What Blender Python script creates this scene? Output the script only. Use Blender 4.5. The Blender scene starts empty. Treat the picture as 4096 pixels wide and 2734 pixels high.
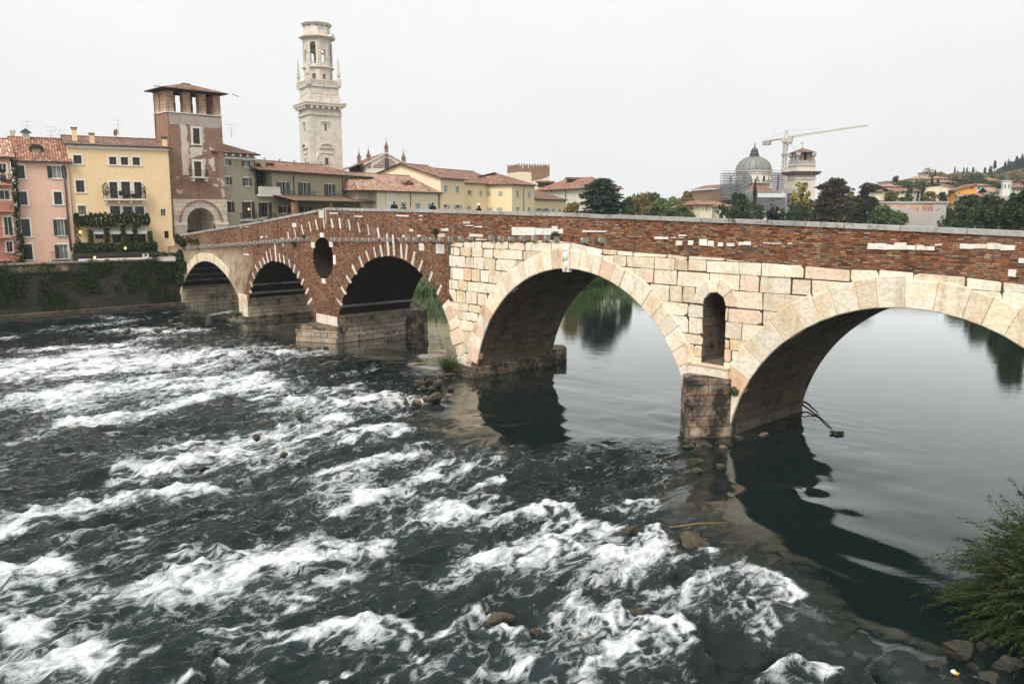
import bpy, bmesh, math, random
import numpy as np
from mathutils import Vector, Matrix
R = math.radians
random.seed(7); RNG = np.random.default_rng(7)
S = bpy.context.scene
COL = S.collection

# ------------------------------------------------------------------ camera
CAMH, FPX, UC, VC, HOR = 10.5, 3186.0, 2048.0, 1367.0, 845.0
PIT = math.atan((VC - HOR) / FPX)
CP, SP = math.cos(PIT), math.sin(PIT)
cd = bpy.data.cameras.new('camera'); cam = bpy.data.objects.new('camera', cd); COL.objects.link(cam)
cam.location = (0, 0, CAMH); cam.rotation_euler = (math.pi/2 - PIT, 0, 0)
cd.sensor_width = 36; cd.lens = 36 * FPX / 4096; cd.clip_end = 4000; cd.clip_start = .2
S.camera = cam
S.view_settings.view_transform = 'Standard'; S.view_settings.look = 'None'
S.view_settings.exposure = 0.2; S.view_settings.gamma = 1
S.cycles.use_denoising = True
S.cycles.max_bounces = 6; S.cycles.diffuse_bounces = 3; S.cycles.glossy_bounces = 3
S.cycles.transmission_bounces = 2; S.cycles.volume_bounces = 0; S.cycles.caustics_reflective = False

# ------------------------------------------------------------------ sky and sun
SUN_EL, SUN_AZ = R(50), R(206)      # azimuth clockwise from +Y (behind the viewer, a little to the left)
W = bpy.data.worlds.new('World'); S.world = W; W.use_nodes = True
nt = W.node_tree; nt.nodes.clear()
def nd(nt, t, ins=None, **at):
    n = nt.nodes.new(t)
    for k, v in at.items(): setattr(n, k, v)
    for k, v in (ins or {}).items():
        s = n.inputs[k]
        if isinstance(v, bpy.types.NodeSocket): nt.links.new(v, s)
        else: s.default_value = v
    return n
sky = nd(nt, 'ShaderNodeTexSky', sky_type='NISHITA', sun_disc=False, sun_elevation=SUN_EL, sun_rotation=SUN_AZ,
         air_density=1.5, dust_density=6.0, ozone_density=1.0)
bw = nd(nt, 'ShaderNodeHueSaturation', {'Saturation': .10, 'Value': 1.0, 'Color': sky.outputs[0]})
tc = nd(nt, 'ShaderNodeTexCoord')
sep = nd(nt, 'ShaderNodeSeparateXYZ', {0: tc.outputs['Generated']})
sq_ = nd(nt, 'ShaderNodeMath', {0: sep.outputs[2], 1: 2.0}, operation='POWER')
grad = nd(nt, 'ShaderNodeMapRange', {'Value': sq_.outputs[0], 'From Min': 0.0, 'From Max': 1.0, 'To Min': 8.7, 'To Max': 12.5})
grad.clamp = True
cn = nd(nt, 'ShaderNodeTexNoise', {'Vector': tc.outputs['Generated'], 'Scale': 1.7, 'Detail': 6.0, 'Roughness': .55, 'Distortion': .4})
cm = nd(nt, 'ShaderNodeMapRange', {'Value': cn.outputs[0], 'From Min': .3, 'From Max': .7, 'To Min': .94, 'To Max': 1.06})
gm = nd(nt, 'ShaderNodeMath', {0: grad.outputs[0], 1: cm.outputs[0]}, operation='MULTIPLY')
gc = nd(nt, 'ShaderNodeVectorMath', {0: (.985, 1.0, .99), 'Scale': gm.outputs[0]}, operation='SCALE')
mx = nd(nt, 'ShaderNodeMix', {'Factor': .9, 'A': bw.outputs[0], 'B': gc.outputs[0]}, data_type='RGBA')
mx.inputs[0].default_value = .92
for i in mx.inputs:
    pass
nt.links.new(bw.outputs[0], mx.inputs[6]); nt.links.new(gc.outputs[0], mx.inputs[7])
bg = nd(nt, 'ShaderNodeBackground', {'Color': mx.outputs[2], 'Strength': .1})
nd(nt, 'ShaderNodeOutputWorld', {'Surface': bg.outputs[0]})
sl = bpy.data.lights.new('sun', 'SUN'); sl.energy = 2.7; sl.angle = R(25); sl.color = (1.0, .95, .88)
so = bpy.data.objects.new('sun', sl); COL.objects.link(so)
so.rotation_euler = (math.pi/2 - SUN_EL, 0, math.pi - SUN_AZ)
sdir = Vector((math.sin(SUN_AZ)*math.cos(SUN_EL), math.cos(SUN_AZ)*math.cos(SUN_EL), math.sin(SUN_EL)))
so.rotation_euler = sdir.to_track_quat('Z', 'Y').to_euler()

# ------------------------------------------------------------------ photograph measurements -> world
def crop(x0, y0, k): return lambda x, y: (x0 + x*k, y0 + y*k)
VW = crop(0, 0, 1.74372)
K1 = crop(0, 480, .52278); K2 = crop(560, 300, .42088); K3 = crop(1100, 60, .40816); K4 = crop(880, 540, .28948)
K5 = crop(1440, 540, .45977); K6 = crop(2760, 480, .34057); K7 = crop(3400, 560, .2963)
Z1 = crop(700, 800, .51086); Z2 = crop(1700, 820, .51086); Z3 = crop(2600, 820, .63687)
N2 = crop(2580, 860, .34057); N1 = crop(3300, 860, .33887); N4 = crop(2600, 1300, .3189)
W4 = crop(0, 1180, .85143); W5 = crop(0, 2000, .894); W6 = crop(1500, 1500, .80886); W7 = crop(1700, 1950, .68114); W8 = crop(3200, 1800, .59574)
def ray(u, v):
    a = (u-UC)/FPX; b = (VC-v)/FPX
    return a, CP + b*SP, -SP + b*CP
def water(p, z=0.0):
    r = ray(*p); t = (z-CAMH)/r[2]
    return (r[0]*t, r[1]*t)
def at_y(p, Y):                        # the point of a sight line at distance Y ahead
    r = ray(*p); t = Y/r[1]
    return Vector((r[0]*t, Y, CAMH + r[2]*t))

# ------------------------------------------------------------------ scene helpers
def put(o, parent=None):
    COL.objects.link(o)
    if parent is not None: o.parent = parent
    return o
def tag(o, label=None, cat=None, group=None, kind=None):
    if label: o['label'] = label
    if cat: o['category'] = cat
    if group: o['group'] = group
    if kind: o['kind'] = kind
    return o
class MB:
    """collects shapes of one part"""
    def __init__(s): s.v = []; s.f = []; s.m = []; s.t = []; s.uv = {}; s.sm = []
    def face(s, pts, mi=0, tint=None, uv=None, smooth=False):
        b = len(s.v); s.v.extend(tuple(p) for p in pts)
        s.f.append(tuple(range(b, b+len(pts)))); s.m.append(mi); s.t.append(tint); s.sm.append(smooth)
        if uv: s.uv[len(s.f)-1] = uv
    def box(s, x0, x1, y0, y1, z0, z1, mi=0, tint=None):
        if x0 > x1: x0, x1 = x1, x0
        if y0 > y1: y0, y1 = y1, y0
        if z0 > z1: z0, z1 = z1, z0
        p = [(x, y, z) for x in (x0, x1) for y in (y0, y1) for z in (z0, z1)]
        for q in ((0,4,5,1),(6,2,3,7),(2,0,1,3),(4,6,7,5),(1,5,7,3),(2,6,4,0)): s.face([p[i] for i in q], mi, tint)
    def prism(s, poly, y0, y1, mi=0, tint=None, bev=0.0, back=True):
        """poly: (x,z) counter-clockwise seen from the front (-y)"""
        n = len(poly); cx = sum(p[0] for p in poly)/n; cz = sum(p[1] for p in poly)/n
        if bev:
            fr = []
            for x, z in poly:
                d = math.hypot(x-cx, z-cz) or 1
                k = max(0, 1-bev*1.4/d); fr.append((cx+(x-cx)*k, cz+(z-cz)*k))
            s.face([(x, y0, z) for x, z in fr], mi, tint)
            for i in range(n):
                j = (i+1) % n
                s.face([(fr[i][0], y0, fr[i][1]), (poly[i][0], y0+bev, poly[i][1]), (poly[j][0], y0+bev, poly[j][1]), (fr[j][0], y0, fr[j][1])], mi, tint)
            ya = y0+bev
        else:
            s.face([(x, y0, z) for x, z in poly], mi, tint); ya = y0
        for i in range(n):
            j = (i+1) % n
            s.face([(poly[i][0], ya, poly[i][1]), (poly[i][0], y1, poly[i][1]), (poly[j][0], y1, poly[j][1]), (poly[j][0], ya, poly[j][1])], mi, tint)
        if back: s.face([(x, y1, z) for x, z in reversed(poly)], mi, tint)
    def slab(s, poly, z0, z1, mi=0, tint=None, top_in=0.0):
        """poly: (x,y) counter-clockwise from above"""
        n = len(poly); cx = sum(p[0] for p in poly)/n; cy = sum(p[1] for p in poly)/n
        tp = [(cx+(x-cx)*(1-top_in), cy+(y-cy)*(1-top_in)) for x, y in poly]
        s.face([(x, y, z1) for x, y in tp], mi, tint)
        for i in range(n):
            j = (i+1) % n
            s.face([(poly[i][0], poly[i][1], z0), (poly[j][0], poly[j][1], z0), (tp[j][0], tp[j][1], z1), (tp[i][0], tp[i][1], z1)], mi, tint)
        s.face([(x, y, z0) for x, y in reversed(poly)], mi, tint)
    def tube(s, pts, rad, n=6, mi=0, tint=None, smooth=True):
        pts = [Vector(p) for p in pts]
        if not hasattr(rad, '__len__'): rad = [rad]*len(pts)
        rings = []
        for i, p in enumerate(pts):
            d = (pts[min(i+1, len(pts)-1)] - pts[max(i-1, 0)]).normalized()
            a = d.cross(Vector((0, 0, 1)) if abs(d.z) < .9 else Vector((1, 0, 0))).normalized(); b = d.cross(a)
            rings.append([p + (a*math.cos(2*math.pi*k/n) + b*math.sin(2*math.pi*k/n))*rad[i] for k in range(n)])
        for A, B in zip(rings, rings[1:]):
            for k in range(n):
                s.face([A[k], B[k], B[(k+1) % n], A[(k+1) % n]], mi, tint, smooth=smooth)
        s.face(rings[0], mi, tint); s.face(list(reversed(rings[-1])), mi, tint)
    def lathe(s, prof, n=12, c=(0, 0), mi=0, ph=0.0, smooth=False, tint=None):
        """prof: (r,z) from bottom to top"""
        for (r0, z0), (r1, z1) in zip(prof, prof[1:]):
            for k in range(n):
                a, b = ph+2*math.pi*k/n, ph+2*math.pi*(k+1)/n
                q = [(c[0]+r0*math.cos(a), c[1]+r0*math.sin(a), z0), (c[0]+r0*math.cos(b), c[1]+r0*math.sin(b), z0),
                     (c[0]+r1*math.cos(b), c[1]+r1*math.sin(b), z1), (c[0]+r1*math.cos(a), c[1]+r1*math.sin(a), z1)]
                if r1 < 1e-4: q = q[:3]
                if r0 < 1e-4: q = [q[0], q[2], q[3]]
                s.face(q, mi, tint, smooth=smooth)
        for (r, z, rev) in ((prof[0][0], prof[0][1], True), (prof[-1][0], prof[-1][1], False)):
            if r > 1e-4:
                q = [(c[0]+r*math.cos(ph+2*math.pi*k/n), c[1]+r*math.sin(ph+2*math.pi*k/n), z) for k in range(n)]
                s.face(q[::-1] if rev else q, mi, tint)
    def blob(s, c, r, n=8, mi=0, seed=0, rough=.2, tint=None):
        rg = random.Random(seed); ph = [[rg.uniform(1-rough, 1+rough) for _ in range(n)] for _ in range(n//2+1)]
        def P(i, k):
            t = math.pi*i/(n//2); q = ph[i][k % n] if 0 < i < n//2 else ph[i][0]
            return (c[0]+r[0]*q*math.sin(t)*math.cos(2*math.pi*k/n), c[1]+r[1]*q*math.sin(t)*math.sin(2*math.pi*k/n), c[2]+r[2]*q*math.cos(t))
        for i in range(n//2):
            for k in range(n):
                q = [P(i, k), P(i+1, k), P(i+1, k+1), P(i, k+1)]
                if i == 0: q = [q[0], q[1], q[2]]
                elif i == n//2-1: q = [q[0], q[1], q[3]]
                s.face(q, mi, tint, smooth=True)
    def build(s, name, mats, parent=None, merge=False):
        me = bpy.data.meshes.new(name); me.from_pydata(s.v, [], s.f)
        if not isinstance(mats, (list, tuple)): mats = [mats]
        for m in mats: me.materials.append(m)
        me.polygons.foreach_set('material_index', s.m); me.polygons.foreach_set('use_smooth', s.sm)
        uvl = me.uv_layers.new(name='UVMap'); uv = np.zeros((len(me.loops), 2), np.float32)
        tint = np.ones((len(me.loops), 4), np.float32)
        li = 0
        for i, f in enumerate(s.f):
            if i in s.uv: q = s.uv[i]
            else:
                P = [s.v[k] for k in f]
                nx = ny = nz = 0.0
                for k in range(len(P)):
                    a, b = P[k], P[(k+1) % len(P)]
                    nx += (a[1]-b[1])*(a[2]+b[2]); ny += (a[2]-b[2])*(a[0]+b[0]); nz += (a[0]-b[0])*(a[1]+b[1])
                ax, ay, az = abs(nx), abs(ny), abs(nz)
                if ay >= ax and ay >= az: q = [(p[0], p[2]) for p in P]
                elif ax >= az: q = [(p[1], p[2]) for p in P]
                else: q = [(p[0], p[1]) for p in P]
            uv[li:li+len(f)] = q
            t = s.t[i]
            if t is not None: tint[li:li+len(f), :3] = t
            li += len(f)
        uvl.data.foreach_set('uv', uv.ravel())
        ca = me.color_attributes.new('tint', 'FLOAT_COLOR', 'CORNER'); ca.data.foreach_set('color', tint.ravel())
        if merge or any(s.sm):
            bm = bmesh.new(); bm.from_mesh(me); bmesh.ops.remove_doubles(bm, verts=bm.verts, dist=1e-4); bm.to_mesh(me); bm.free()
        me.update()
        return put(bpy.data.objects.new(name, me), parent)
class Frame:
    """a thing with an upright reference plane: local x along it (to the right), y away from the viewer, z up"""
    def __init__(s, name, label, cat, X, Y, ang, group=None, z=0.0):
        s.O = (X, Y); s.ang = ang; c, t = math.cos(R(ang)), math.sin(R(ang)); s.e = (c, t); s.n = (-t, c)
        s.root = bpy.data.objects.new(name, None); put(s.root); tag(s.root, label, cat, group)
        s.root.location = (X, Y, z); s.root.rotation_euler = (0, 0, R(ang)); s.z = z; s.root.empty_display_size = .3
    def px(s, p, y=0.0):               # (x, z) on the plane local y
        r = ray(*p); ox, oy = s.O[0]+s.n[0]*y, s.O[1]+s.n[1]*y
        t = (ox*s.n[0]+oy*s.n[1])/(r[0]*s.n[0]+r[1]*s.n[1])
        X, Y, Z = r[0]*t, r[1]*t, CAMH+r[2]*t
        return ((X-ox)*s.e[0]+(Y-oy)*s.e[1], Z-s.z)
    def side(s, p, x=0.0):             # (y, z) on the side plane local x
        r = ray(*p); ox, oy = s.O[0]+s.e[0]*x, s.O[1]+s.e[1]*x
        t = (ox*s.e[0]+oy*s.e[1])/(r[0]*s.e[0]+r[1]*s.e[1])
        X, Y, Z = r[0]*t, r[1]*t, CAMH+r[2]*t
        return ((X-ox)*s.n[0]+(Y-oy)*s.n[1], Z-s.z)
    def loc(s, X, Y): return ((X-s.O[0])*s.e[0]+(Y-s.O[1])*s.e[1], (X-s.O[0])*s.n[0]+(Y-s.O[1])*s.n[1])
    def wor(s, x, y): return (s.O[0]+s.e[0]*x+s.n[0]*y, s.O[1]+s.e[1]*x+s.n[1]*y)

# ------------------------------------------------------------------ materials
def mat_base(name):
    m = bpy.data.materials.new(name); m.use_nodes = True; t = m.node_tree
    b = t.nodes['Principled BSDF']; return m, t, b
def mth(t, op, a, b=0.0, c=None):
    i = {0: a, 1: b}
    if c is not None: i[2] = c
    return nd(t, 'ShaderNodeMath', i, operation=op).outputs[0]
def mixc(t, f, a, b, mode='MIX'):
    n = nd(t, 'ShaderNodeMix', None, data_type='RGBA', blend_type=mode)
    for k, v in ((0, f), (6, a), (7, b)):
        if isinstance(v, bpy.types.NodeSocket): t.links.new(v, n.inputs[k])
        else: n.inputs[k].default_value = v if k == 0 else (tuple(v)+(1,))[:4]
    return n.outputs[2]
def ramp(t, f, stops, const=False):
    n = nd(t, 'ShaderNodeValToRGB', {0: f}); e = n.color_ramp.elements
    if const: n.color_ramp.interpolation = 'CONSTANT'
    while len(e) < len(stops): e.new(.5)
    for k, (p, c) in zip(e, stops): k.position = p; k.color = (tuple(c)+(1,))[:4] if hasattr(c, '__len__') else (c, c, c, 1)
    return n.outputs[0]
def noise(t, vec, scale, detail=5.0, rough=.55, dist=0.0):
    return nd(t, 'ShaderNodeTexNoise', {'Vector': vec, 'Scale': scale, 'Detail': detail, 'Roughness': rough, 'Distortion': dist}).outputs[0]
def mapr(t, v, a, b, c=0.0, d=1.0, smooth=False):
    n = nd(t, 'ShaderNodeMapRange', {'Value': v, 'From Min': a, 'From Max': b, 'To Min': c, 'To Max': d})
    if smooth: n.interpolation_type = 'SMOOTHSTEP'
    return n.outputs[0]
def uvn(t): return nd(t, 'ShaderNodeUVMap', None, uv_map='UVMap').outputs[0]
def objn(t): return nd(t, 'ShaderNodeTexCoord').outputs['Object']
def vscale(t, v, s): return nd(t, 'ShaderNodeVectorMath', {0: v, 1: s}, operation='MULTIPLY').outputs[0]
def bump(t, b, h, strength, dist=.02, normal=None):
    n = nd(t, 'ShaderNodeBump', {'Height': h, 'Strength': strength, 'Distance': dist})
    t.links.new(n.outputs[0], b.inputs['Normal']); return n
def tinted(t, col):
    a = nd(t, 'ShaderNodeVertexColor', None, layer_name='tint'); return mixc(t, 1.0, col, a.outputs[0], 'MULTIPLY')
def setc(t, b, col):
    if isinstance(col, bpy.types.NodeSocket): t.links.new(col, b.inputs['Base Color'])
    else: b.inputs['Base Color'].default_value = (tuple(col)+(1,))[:4]
def simple(name, c, rough=.7, var=.25, scale=2.0, bmp=.0, metal=0.0, emis=None, bscale=None):
    m, t, b = mat_base(name); v = objn(t)
    n = noise(t, v, scale); col = mixc(t, mapr(t, n, .3, .7), [x*(1-var) for x in c], [min(1, x*(1+var)) for x in c])
    setc(t, b, tinted(t, col)); b.inputs['Roughness'].default_value = rough; b.inputs['Metallic'].default_value = metal
    if bmp: bump(t, b, noise(t, v, bscale or scale*5), bmp, .03)
    if emis: b.inputs['Emission Color'].default_value = tuple(emis[:3])+(1,); b.inputs['Emission Strength'].default_value = emis[3]
    return m
def plaster(name, c, stain=(.25, .2, .15), amt=.35, rough=.9):
    m, t, b = mat_base(name); v = uvn(t)
    n1 = noise(t, v, .35, 6, .6); n2 = noise(t, vscale(t, v, (1.6, .25, 1)), 1.0, 5, .6); n3 = noise(t, v, 3.0, 4)
    col = mixc(t, mapr(t, n3, .3, .7), [x*.93 for x in c], [min(1, x*1.05) for x in c])
    f = mth(t, 'MULTIPLY', mapr(t, n1, .45, .8), mapr(t, n2, .35, .75))
    col = mixc(t, mth(t, 'MULTIPLY', f, amt*2.2), col, stain)
    setc(t, b, tinted(t, col)); b.inputs['Roughness'].default_value = rough
    bump(t, b, n3, .15, .02); return m
def bricks(t, v, bw_, bh, stops, mortar, mcol, jit=.006):
    """brick pattern from metre coordinates: returns colour, height"""
    nj = nd(t, 'ShaderNodeTexNoise', {'Vector': v, 'Scale': 2.3, 'Detail': 3.0}); 
    off = nd(t, 'ShaderNodeVectorMath', {0: nj.outputs[1], 1: (.5, .5, .5)}, operation='SUBTRACT').outputs[0]
    v = nd(t, 'ShaderNodeVectorMath', {0: v, 1: vscale(t, off, (jit*8, jit*5, 0))}, operation='ADD').outputs[0]
    s = nd(t, 'ShaderNodeSeparateXYZ', {0: v}); vy = mth(t, 'DIVIDE', s.outputs[1], bh); row = mth(t, 'FLOOR', vy)
    rn = nd(t, 'ShaderNodeTexWhiteNoise', {'W': row}, noise_dimensions='1D').outputs[0]
    ux = mth(t, 'ADD', mth(t, 'DIVIDE', s.outputs[0], bw_), mth(t, 'MULTIPLY', rn, 3.0)); colu = mth(t, 'FLOOR', ux)
    cid = nd(t, 'ShaderNodeCombineXYZ', {0: colu, 1: row, 2: 0.0}).outputs[0]
    wn = nd(t, 'ShaderNodeTexWhiteNoise', {'Vector': cid}, noise_dimensions='3D').outputs[0]
    fx = mth(t, 'MULTIPLY', mth(t, 'PINGPONG', ux, .5), bw_); fy = mth(t, 'MULTIPLY', mth(t, 'PINGPONG', vy, .5), bh)
    d = mth(t, 'MINIMUM', fx, fy); h = mapr(t, d, mortar*.4, mortar*1.2, 0, 1, True)
    col = ramp(t, wn, stops); return mixc(t, h, mcol, col), h, wn
BR_ST = [(0, (.045, .02, .012)), (.2, (.17, .05, .02)), (.42, (.29, .094, .036)), (.6, (.38, .142, .054)), (.74, (.34, .19, .095)), (.88, (.16, .11, .075)), (1, (.48, .34, .22))]
def brick_mat(name, dark=1.0, pale=False, dust=0.0, mort=(.05, .032, .022), gain=1.0, rows=.078, wid=.27):  # default joint colour is mortar plus painted shadow between the bricks
    m, t, b = mat_base(name); v = uvn(t)
    st = [(p, [c*dark for c in q]) for p, q in BR_ST]
    col, h, wn = bricks(t, v, wid, rows, st, .012, [c*dark for c in mort])
    big = noise(t, v, .22, 5, .6); med = noise(t, v, .9, 6, .65); fine = noise(t, v, 7, 4)
    col = mixc(t, mapr(t, med, .4, .72, 0, .6), col, mixc(t, .55, col, (.20*dark, .10*dark, .055*dark)))
    col = mixc(t, mapr(t, big, .52, .75, 0, .55), col, (.36*dark, .25*dark, .16*dark))          # worn, dusty patches
    st2 = noise(t, vscale(t, v, (1.2, .16, 1)), 1.3, 5, .6)
    col = mixc(t, mapr(t, st2, .52, .78, 0, .85), col, (.028, .018, .012))
    wh = noise(t, v, .45, 7, .7); col = mixc(t, mapr(t, wh, .6, .7, 0, .4), col, (.42*dark, .33*dark, .25*dark))                        # soot streaks
    if dust: col = mixc(t, mth(t, 'MULTIPLY', mapr(t, med, .3, .6, .4, 1), dust), col, (.47, .30, .215))
    if pale:
        s = nd(t, 'ShaderNodeSeparateXYZ', {0: v}); a = mapr(t, s.outputs[0], -41, -33, 1, 0, True); zt = mapr(t, s.outputs[1], 7.4, 5.8, 0, 1, True)
        k = mth(t, 'MULTIPLY', mth(t, 'MULTIPLY', a, zt), mapr(t, noise(t, v, .7, 7, .7), .30, .55, 0, .95))
        col = mixc(t, k, col, mixc(t, fine, (.52, .40, .25), (.68, .58, .43)))
    setc(t, b, tinted(t, col)); b.inputs['Roughness'].default_value = .92
    hh = mth(t, 'ADD', mth(t, 'MULTIPLY', h, .7), mth(t, 'ADD', mth(t, 'MULTIPLY', fine, .5), mth(t, 'MULTIPLY', wn, .3)))
    bump(t, b, hh, 1.0, .045); return m
def stone_mat(name, c=(.66, .58, .46), dark=.0, rust=.35, bl=None, bmp=.55, bmix=.8):
    m, t, b = mat_base(name); v = uvn(t); o = objn(t)
    n1 = noise(t, o, .9, 6, .6); n2 = noise(t, o, 6, 6, .65); st = noise(t, vscale(t, o, (2.2, 2.2, .35)), 1.0, 6, .6)
    col = mixc(t, mapr(t, n2, .3, .72), [x*.74 for x in c], [min(1, x*1.12) for x in c])
    h = n2
    if bl:
        st_ = [(0, [x*.62 for x in c]), (.4, [x*.9 for x in c]), (.6, c), (.8, (c[0]*1.0, c[1]*.78, c[2]*.62)), (1, [min(1, x*1.15) for x in c])]
        cb, hb, wn = bricks(t, v, bl[0], bl[1], st_, .02, [x*.2 for x in c], .012); col = mixc(t, bmix, col, cb)
        h = mth(t, 'ADD', mth(t, 'MULTIPLY', hb, 1.5), mth(t, 'ADD', mth(t, 'MULTIPLY', wn, .8), mth(t, 'MULTIPLY', n2, .6)))
    col = mixc(t, mapr(t, n1, .5, .78, 0, rust*2), col, (c[0]*.78, c[1]*.55, c[2]*.30))         # ochre weathering
    col = mixc(t, mapr(t, st, .54, .78, 0, .58), col, [x*.26 for x in c])
    if dark: col = mixc(t, mapr(t, noise(t, o, 1.1, 7, .7), .62-dark*.35, .74-dark*.22), col, (.028, .024, .02))
    setc(t, b, tinted(t, col)); b.inputs['Roughness'].default_value = .85
    bump(t, b, h, bmp, .05); return m
def tile_mat(name, c=(.31, .145, .09), moss=.0, dark=.4, pale=1.0):
    m, t, b = mat_base(name); v = uvn(t); s = nd(t, 'ShaderNodeSeparateXYZ', {0: v})
    ux = mth(t, 'DIVIDE', s.outputs[0], .26); vy = mth(t, 'DIVIDE', s.outputs[1], .42)
    cu, ro = mth(t, 'FLOOR', ux), mth(t, 'FLOOR', mth(t, 'ADD', vy, mth(t, 'MULTIPLY', nd(t, 'ShaderNodeTexWhiteNoise', {'W': mth(t, 'FLOOR', ux)}, noise_dimensions='1D').outputs[0], .5)))
    wn = nd(t, 'ShaderNodeTexWhiteNoise', {'Vector': nd(t, 'ShaderNodeCombineXYZ', {0: cu, 1: ro, 2: 0.}).outputs[0]}, noise_dimensions='3D').outputs[0]
    col = ramp(t, wn, [(0, [x*.38 for x in c]), (.3, [x*.75 for x in c]), (.6, c), (.82, (c[0]*1.25, c[1]*1.45, c[2]*1.5)), (1, (c[0]*1.45*pale, c[1]*2.0*pale, c[2]*2.2*pale))])
    arch = mth(t, 'PINGPONG', ux, .5); hgt = mapr(t, arch, 0, .42, 0, 1, True)
    col = mixc(t, mapr(t, hgt, 0, .5, .75, 0), col, [x*.22 for x in c])
    big = noise(t, v, .5, 6, .65); col = mixc(t, mapr(t, big, .45, .75, 0, dark*1.6), col, (.06, .045, .035))
    if moss: col = mixc(t, mapr(t, noise(t, v, .8, 6, .7), .62-moss*.3, .72-moss*.1, 0, .9), col, (.06, .075, .025))
    setc(t, b, tinted(t, col)); b.inputs['Roughness'].default_value = .9
    bump(t, b, mth(t, 'ADD', hgt, mth(t, 'MULTIPLY', wn, .4)), .7, .06); return m
def leaf_mat(name, a, c, rough=.6):
    m, t, b = mat_base(name); g = nd(t, 'ShaderNodeNewGeometry')
    o = objn(t); n = noise(t, o, 3.0, 3)
    f = mth(t, 'ADD', mth(t, 'MULTIPLY', g.outputs['Random Per Island'], .6), mth(t, 'MULTIPLY', mapr(t, n, .3, .7), .4))
    col = mixc(t, f, a, c); setc(t, b, col); b.inputs['Roughness'].default_value = rough
    b.inputs['Specular IOR Level'].default_value = .25
    return m
M = {}
M['brick'] = brick_mat('bridge brickwork', pale=True)
M['brick_ring'] = brick_mat('radial brickwork', .95)
M['brick_tower'] = brick_mat('tower brickwork', 1.15, dust=.5, mort=(.3, .2, .15))
M['stone'] = stone_mat('cream limestone', (.90, .80, .65), rust=.42, bmp=.9)
M['mortar'] = simple('dark mortar', (.085, .06, .042), .95, .3, 3)
M['brick_soffit_shaded'] = brick_mat('shade-darkened vault brickwork', .10)  # near-black copy of the brickwork; shade under the arches put into its colour
M['stone_white'] = stone_mat('white limestone', (.84, .80, .73), rust=.1)
M['stone_soffit_shaded'] = stone_mat('shade-darkened vault limestone', (.17, .138, .105), bl=(1.15, .5), rust=.35, dark=.35, bmp=.9)  # limestone darkened so its colour carries the shade of the vaults
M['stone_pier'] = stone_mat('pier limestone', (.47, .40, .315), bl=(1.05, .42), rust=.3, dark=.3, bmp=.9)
M['stone_dark'] = stone_mat('blackened limestone', (.50, .39, .28), dark=.86, bl=(1.0, .5), bmp=.8)
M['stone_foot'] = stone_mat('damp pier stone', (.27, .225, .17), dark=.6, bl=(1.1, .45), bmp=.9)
M['stone_grey'] = stone_mat('grey coping stone', (.42, .40, .37), dark=.22, rust=.05)
M['corbel'] = stone_mat('grey corbel stone', (.52, .49, .44), dark=.3, rust=.1)
M['tower_stone'] = stone_mat('pale tower stone', (.72, .66, .58), bl=(1.5, .62), rust=.08, bmp=.2, bmix=.45)
M['gate_stone'] = stone_mat('banded gate stone', (.76, .66, .56), bl=(1.6, .5), rust=.1, bmp=.2)
M['deck'] = simple('paved deck', (.25, .23, .21), .85, .3, 1.5, .3)
M['yellow'] = plaster('yellow plaster', (.80, .59, .34), (.6, .42, .24), .35)
M['pink'] = plaster('pink plaster', (.73, .47, .35), (.45, .3, .24), .45)
M['rose'] = plaster('rose plaster', (.62, .30, .20), (.3, .16, .1), .5)
M['olive'] = plaster('grey olive plaster', (.36, .32, .235), (.2, .17, .12), .45)
M['olive_long'] = plaster('olive plaster', (.37, .325, .215), (.22, .19, .12), .3)
M['cream'] = plaster('cream plaster', (.84, .72, .52), (.6, .4, .2), .3)
M['palace'] = plaster('yellow palace plaster', (.86, .70, .44), (.7, .42, .2), .3)
M['offwhite'] = plaster('off white plaster', (.74, .68, .58), (.5, .42, .33), .35)
M['old_plaster'] = plaster('worn pinkish plaster', (.66, .57, .50), (.40, .24, .17), .75)
M['villa'] = plaster('villa plaster', (.68, .62, .52), (.4, .35, .3), .3)
M['orange'] = plaster('orange plaster', (.78, .36, .06), (.6, .3, .1), .2)
M['concrete'] = plaster('grey concrete', (.46, .42, .38), (.3, .27, .24), .4)
M['white'] = simple('white paint', (.78, .75, .68), .6, .06)
M['trim'] = simple('white stone trim', (.74, .70, .62), .75, .12)
M['loggia_stone'] = stone_mat('reddish loggia stone', (.50, .37, .29), dark=.2, rust=.2, bl=(.9, .4))
M['glass'] = simple('dark window glass', (.018, .02, .022), .12, .3, .7)
M['glass_pale'] = simple('curtained window glass', (.22, .24, .25), .15, .5, 1.5)
M['shutter_dark'] = simple('dark shutter paint', (.022, .02, .018), .6, .2)
M['shutter_green'] = simple('blue green shutter paint', (.035, .065, .07), .6, .2)
M['shutter_grey'] = simple('grey shutter paint', (.33, .38, .38), .6, .1)
M['iron'] = simple('black iron', (.03, .03, .032), .55, .2)
M['rail'] = simple('grey green railing paint', (.12, .17, .17), .5, .2)
M['wood'] = simple('dark eave wood', (.035, .024, .018), .8, .3)
M['door_wood'] = simple('brown door wood', (.09, .04, .022), .6, .3)
M['pipe'] = simple('dark drainpipe', (.05, .045, .045), .5, .2)
M['tile'] = tile_mat('roof tiles'); M['tile_moss'] = tile_mat('mossy roof tiles', moss=.55)
M['tile_dark'] = tile_mat('weathered roof tiles', (.27, .13, .085), dark=.7)
M['tile_red'] = tile_mat('red roof tiles', (.36, .16, .095), dark=.35)
M['tile_pale'] = tile_mat('pale roof tiles', (.46, .25, .17), dark=.2)
M['copper'] = simple('grey green dome lead', (.20, .205, .185), .6, .15, .4)
M['lead'] = simple('dark lead', (.06, .07, .07), .5, .3)
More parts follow.
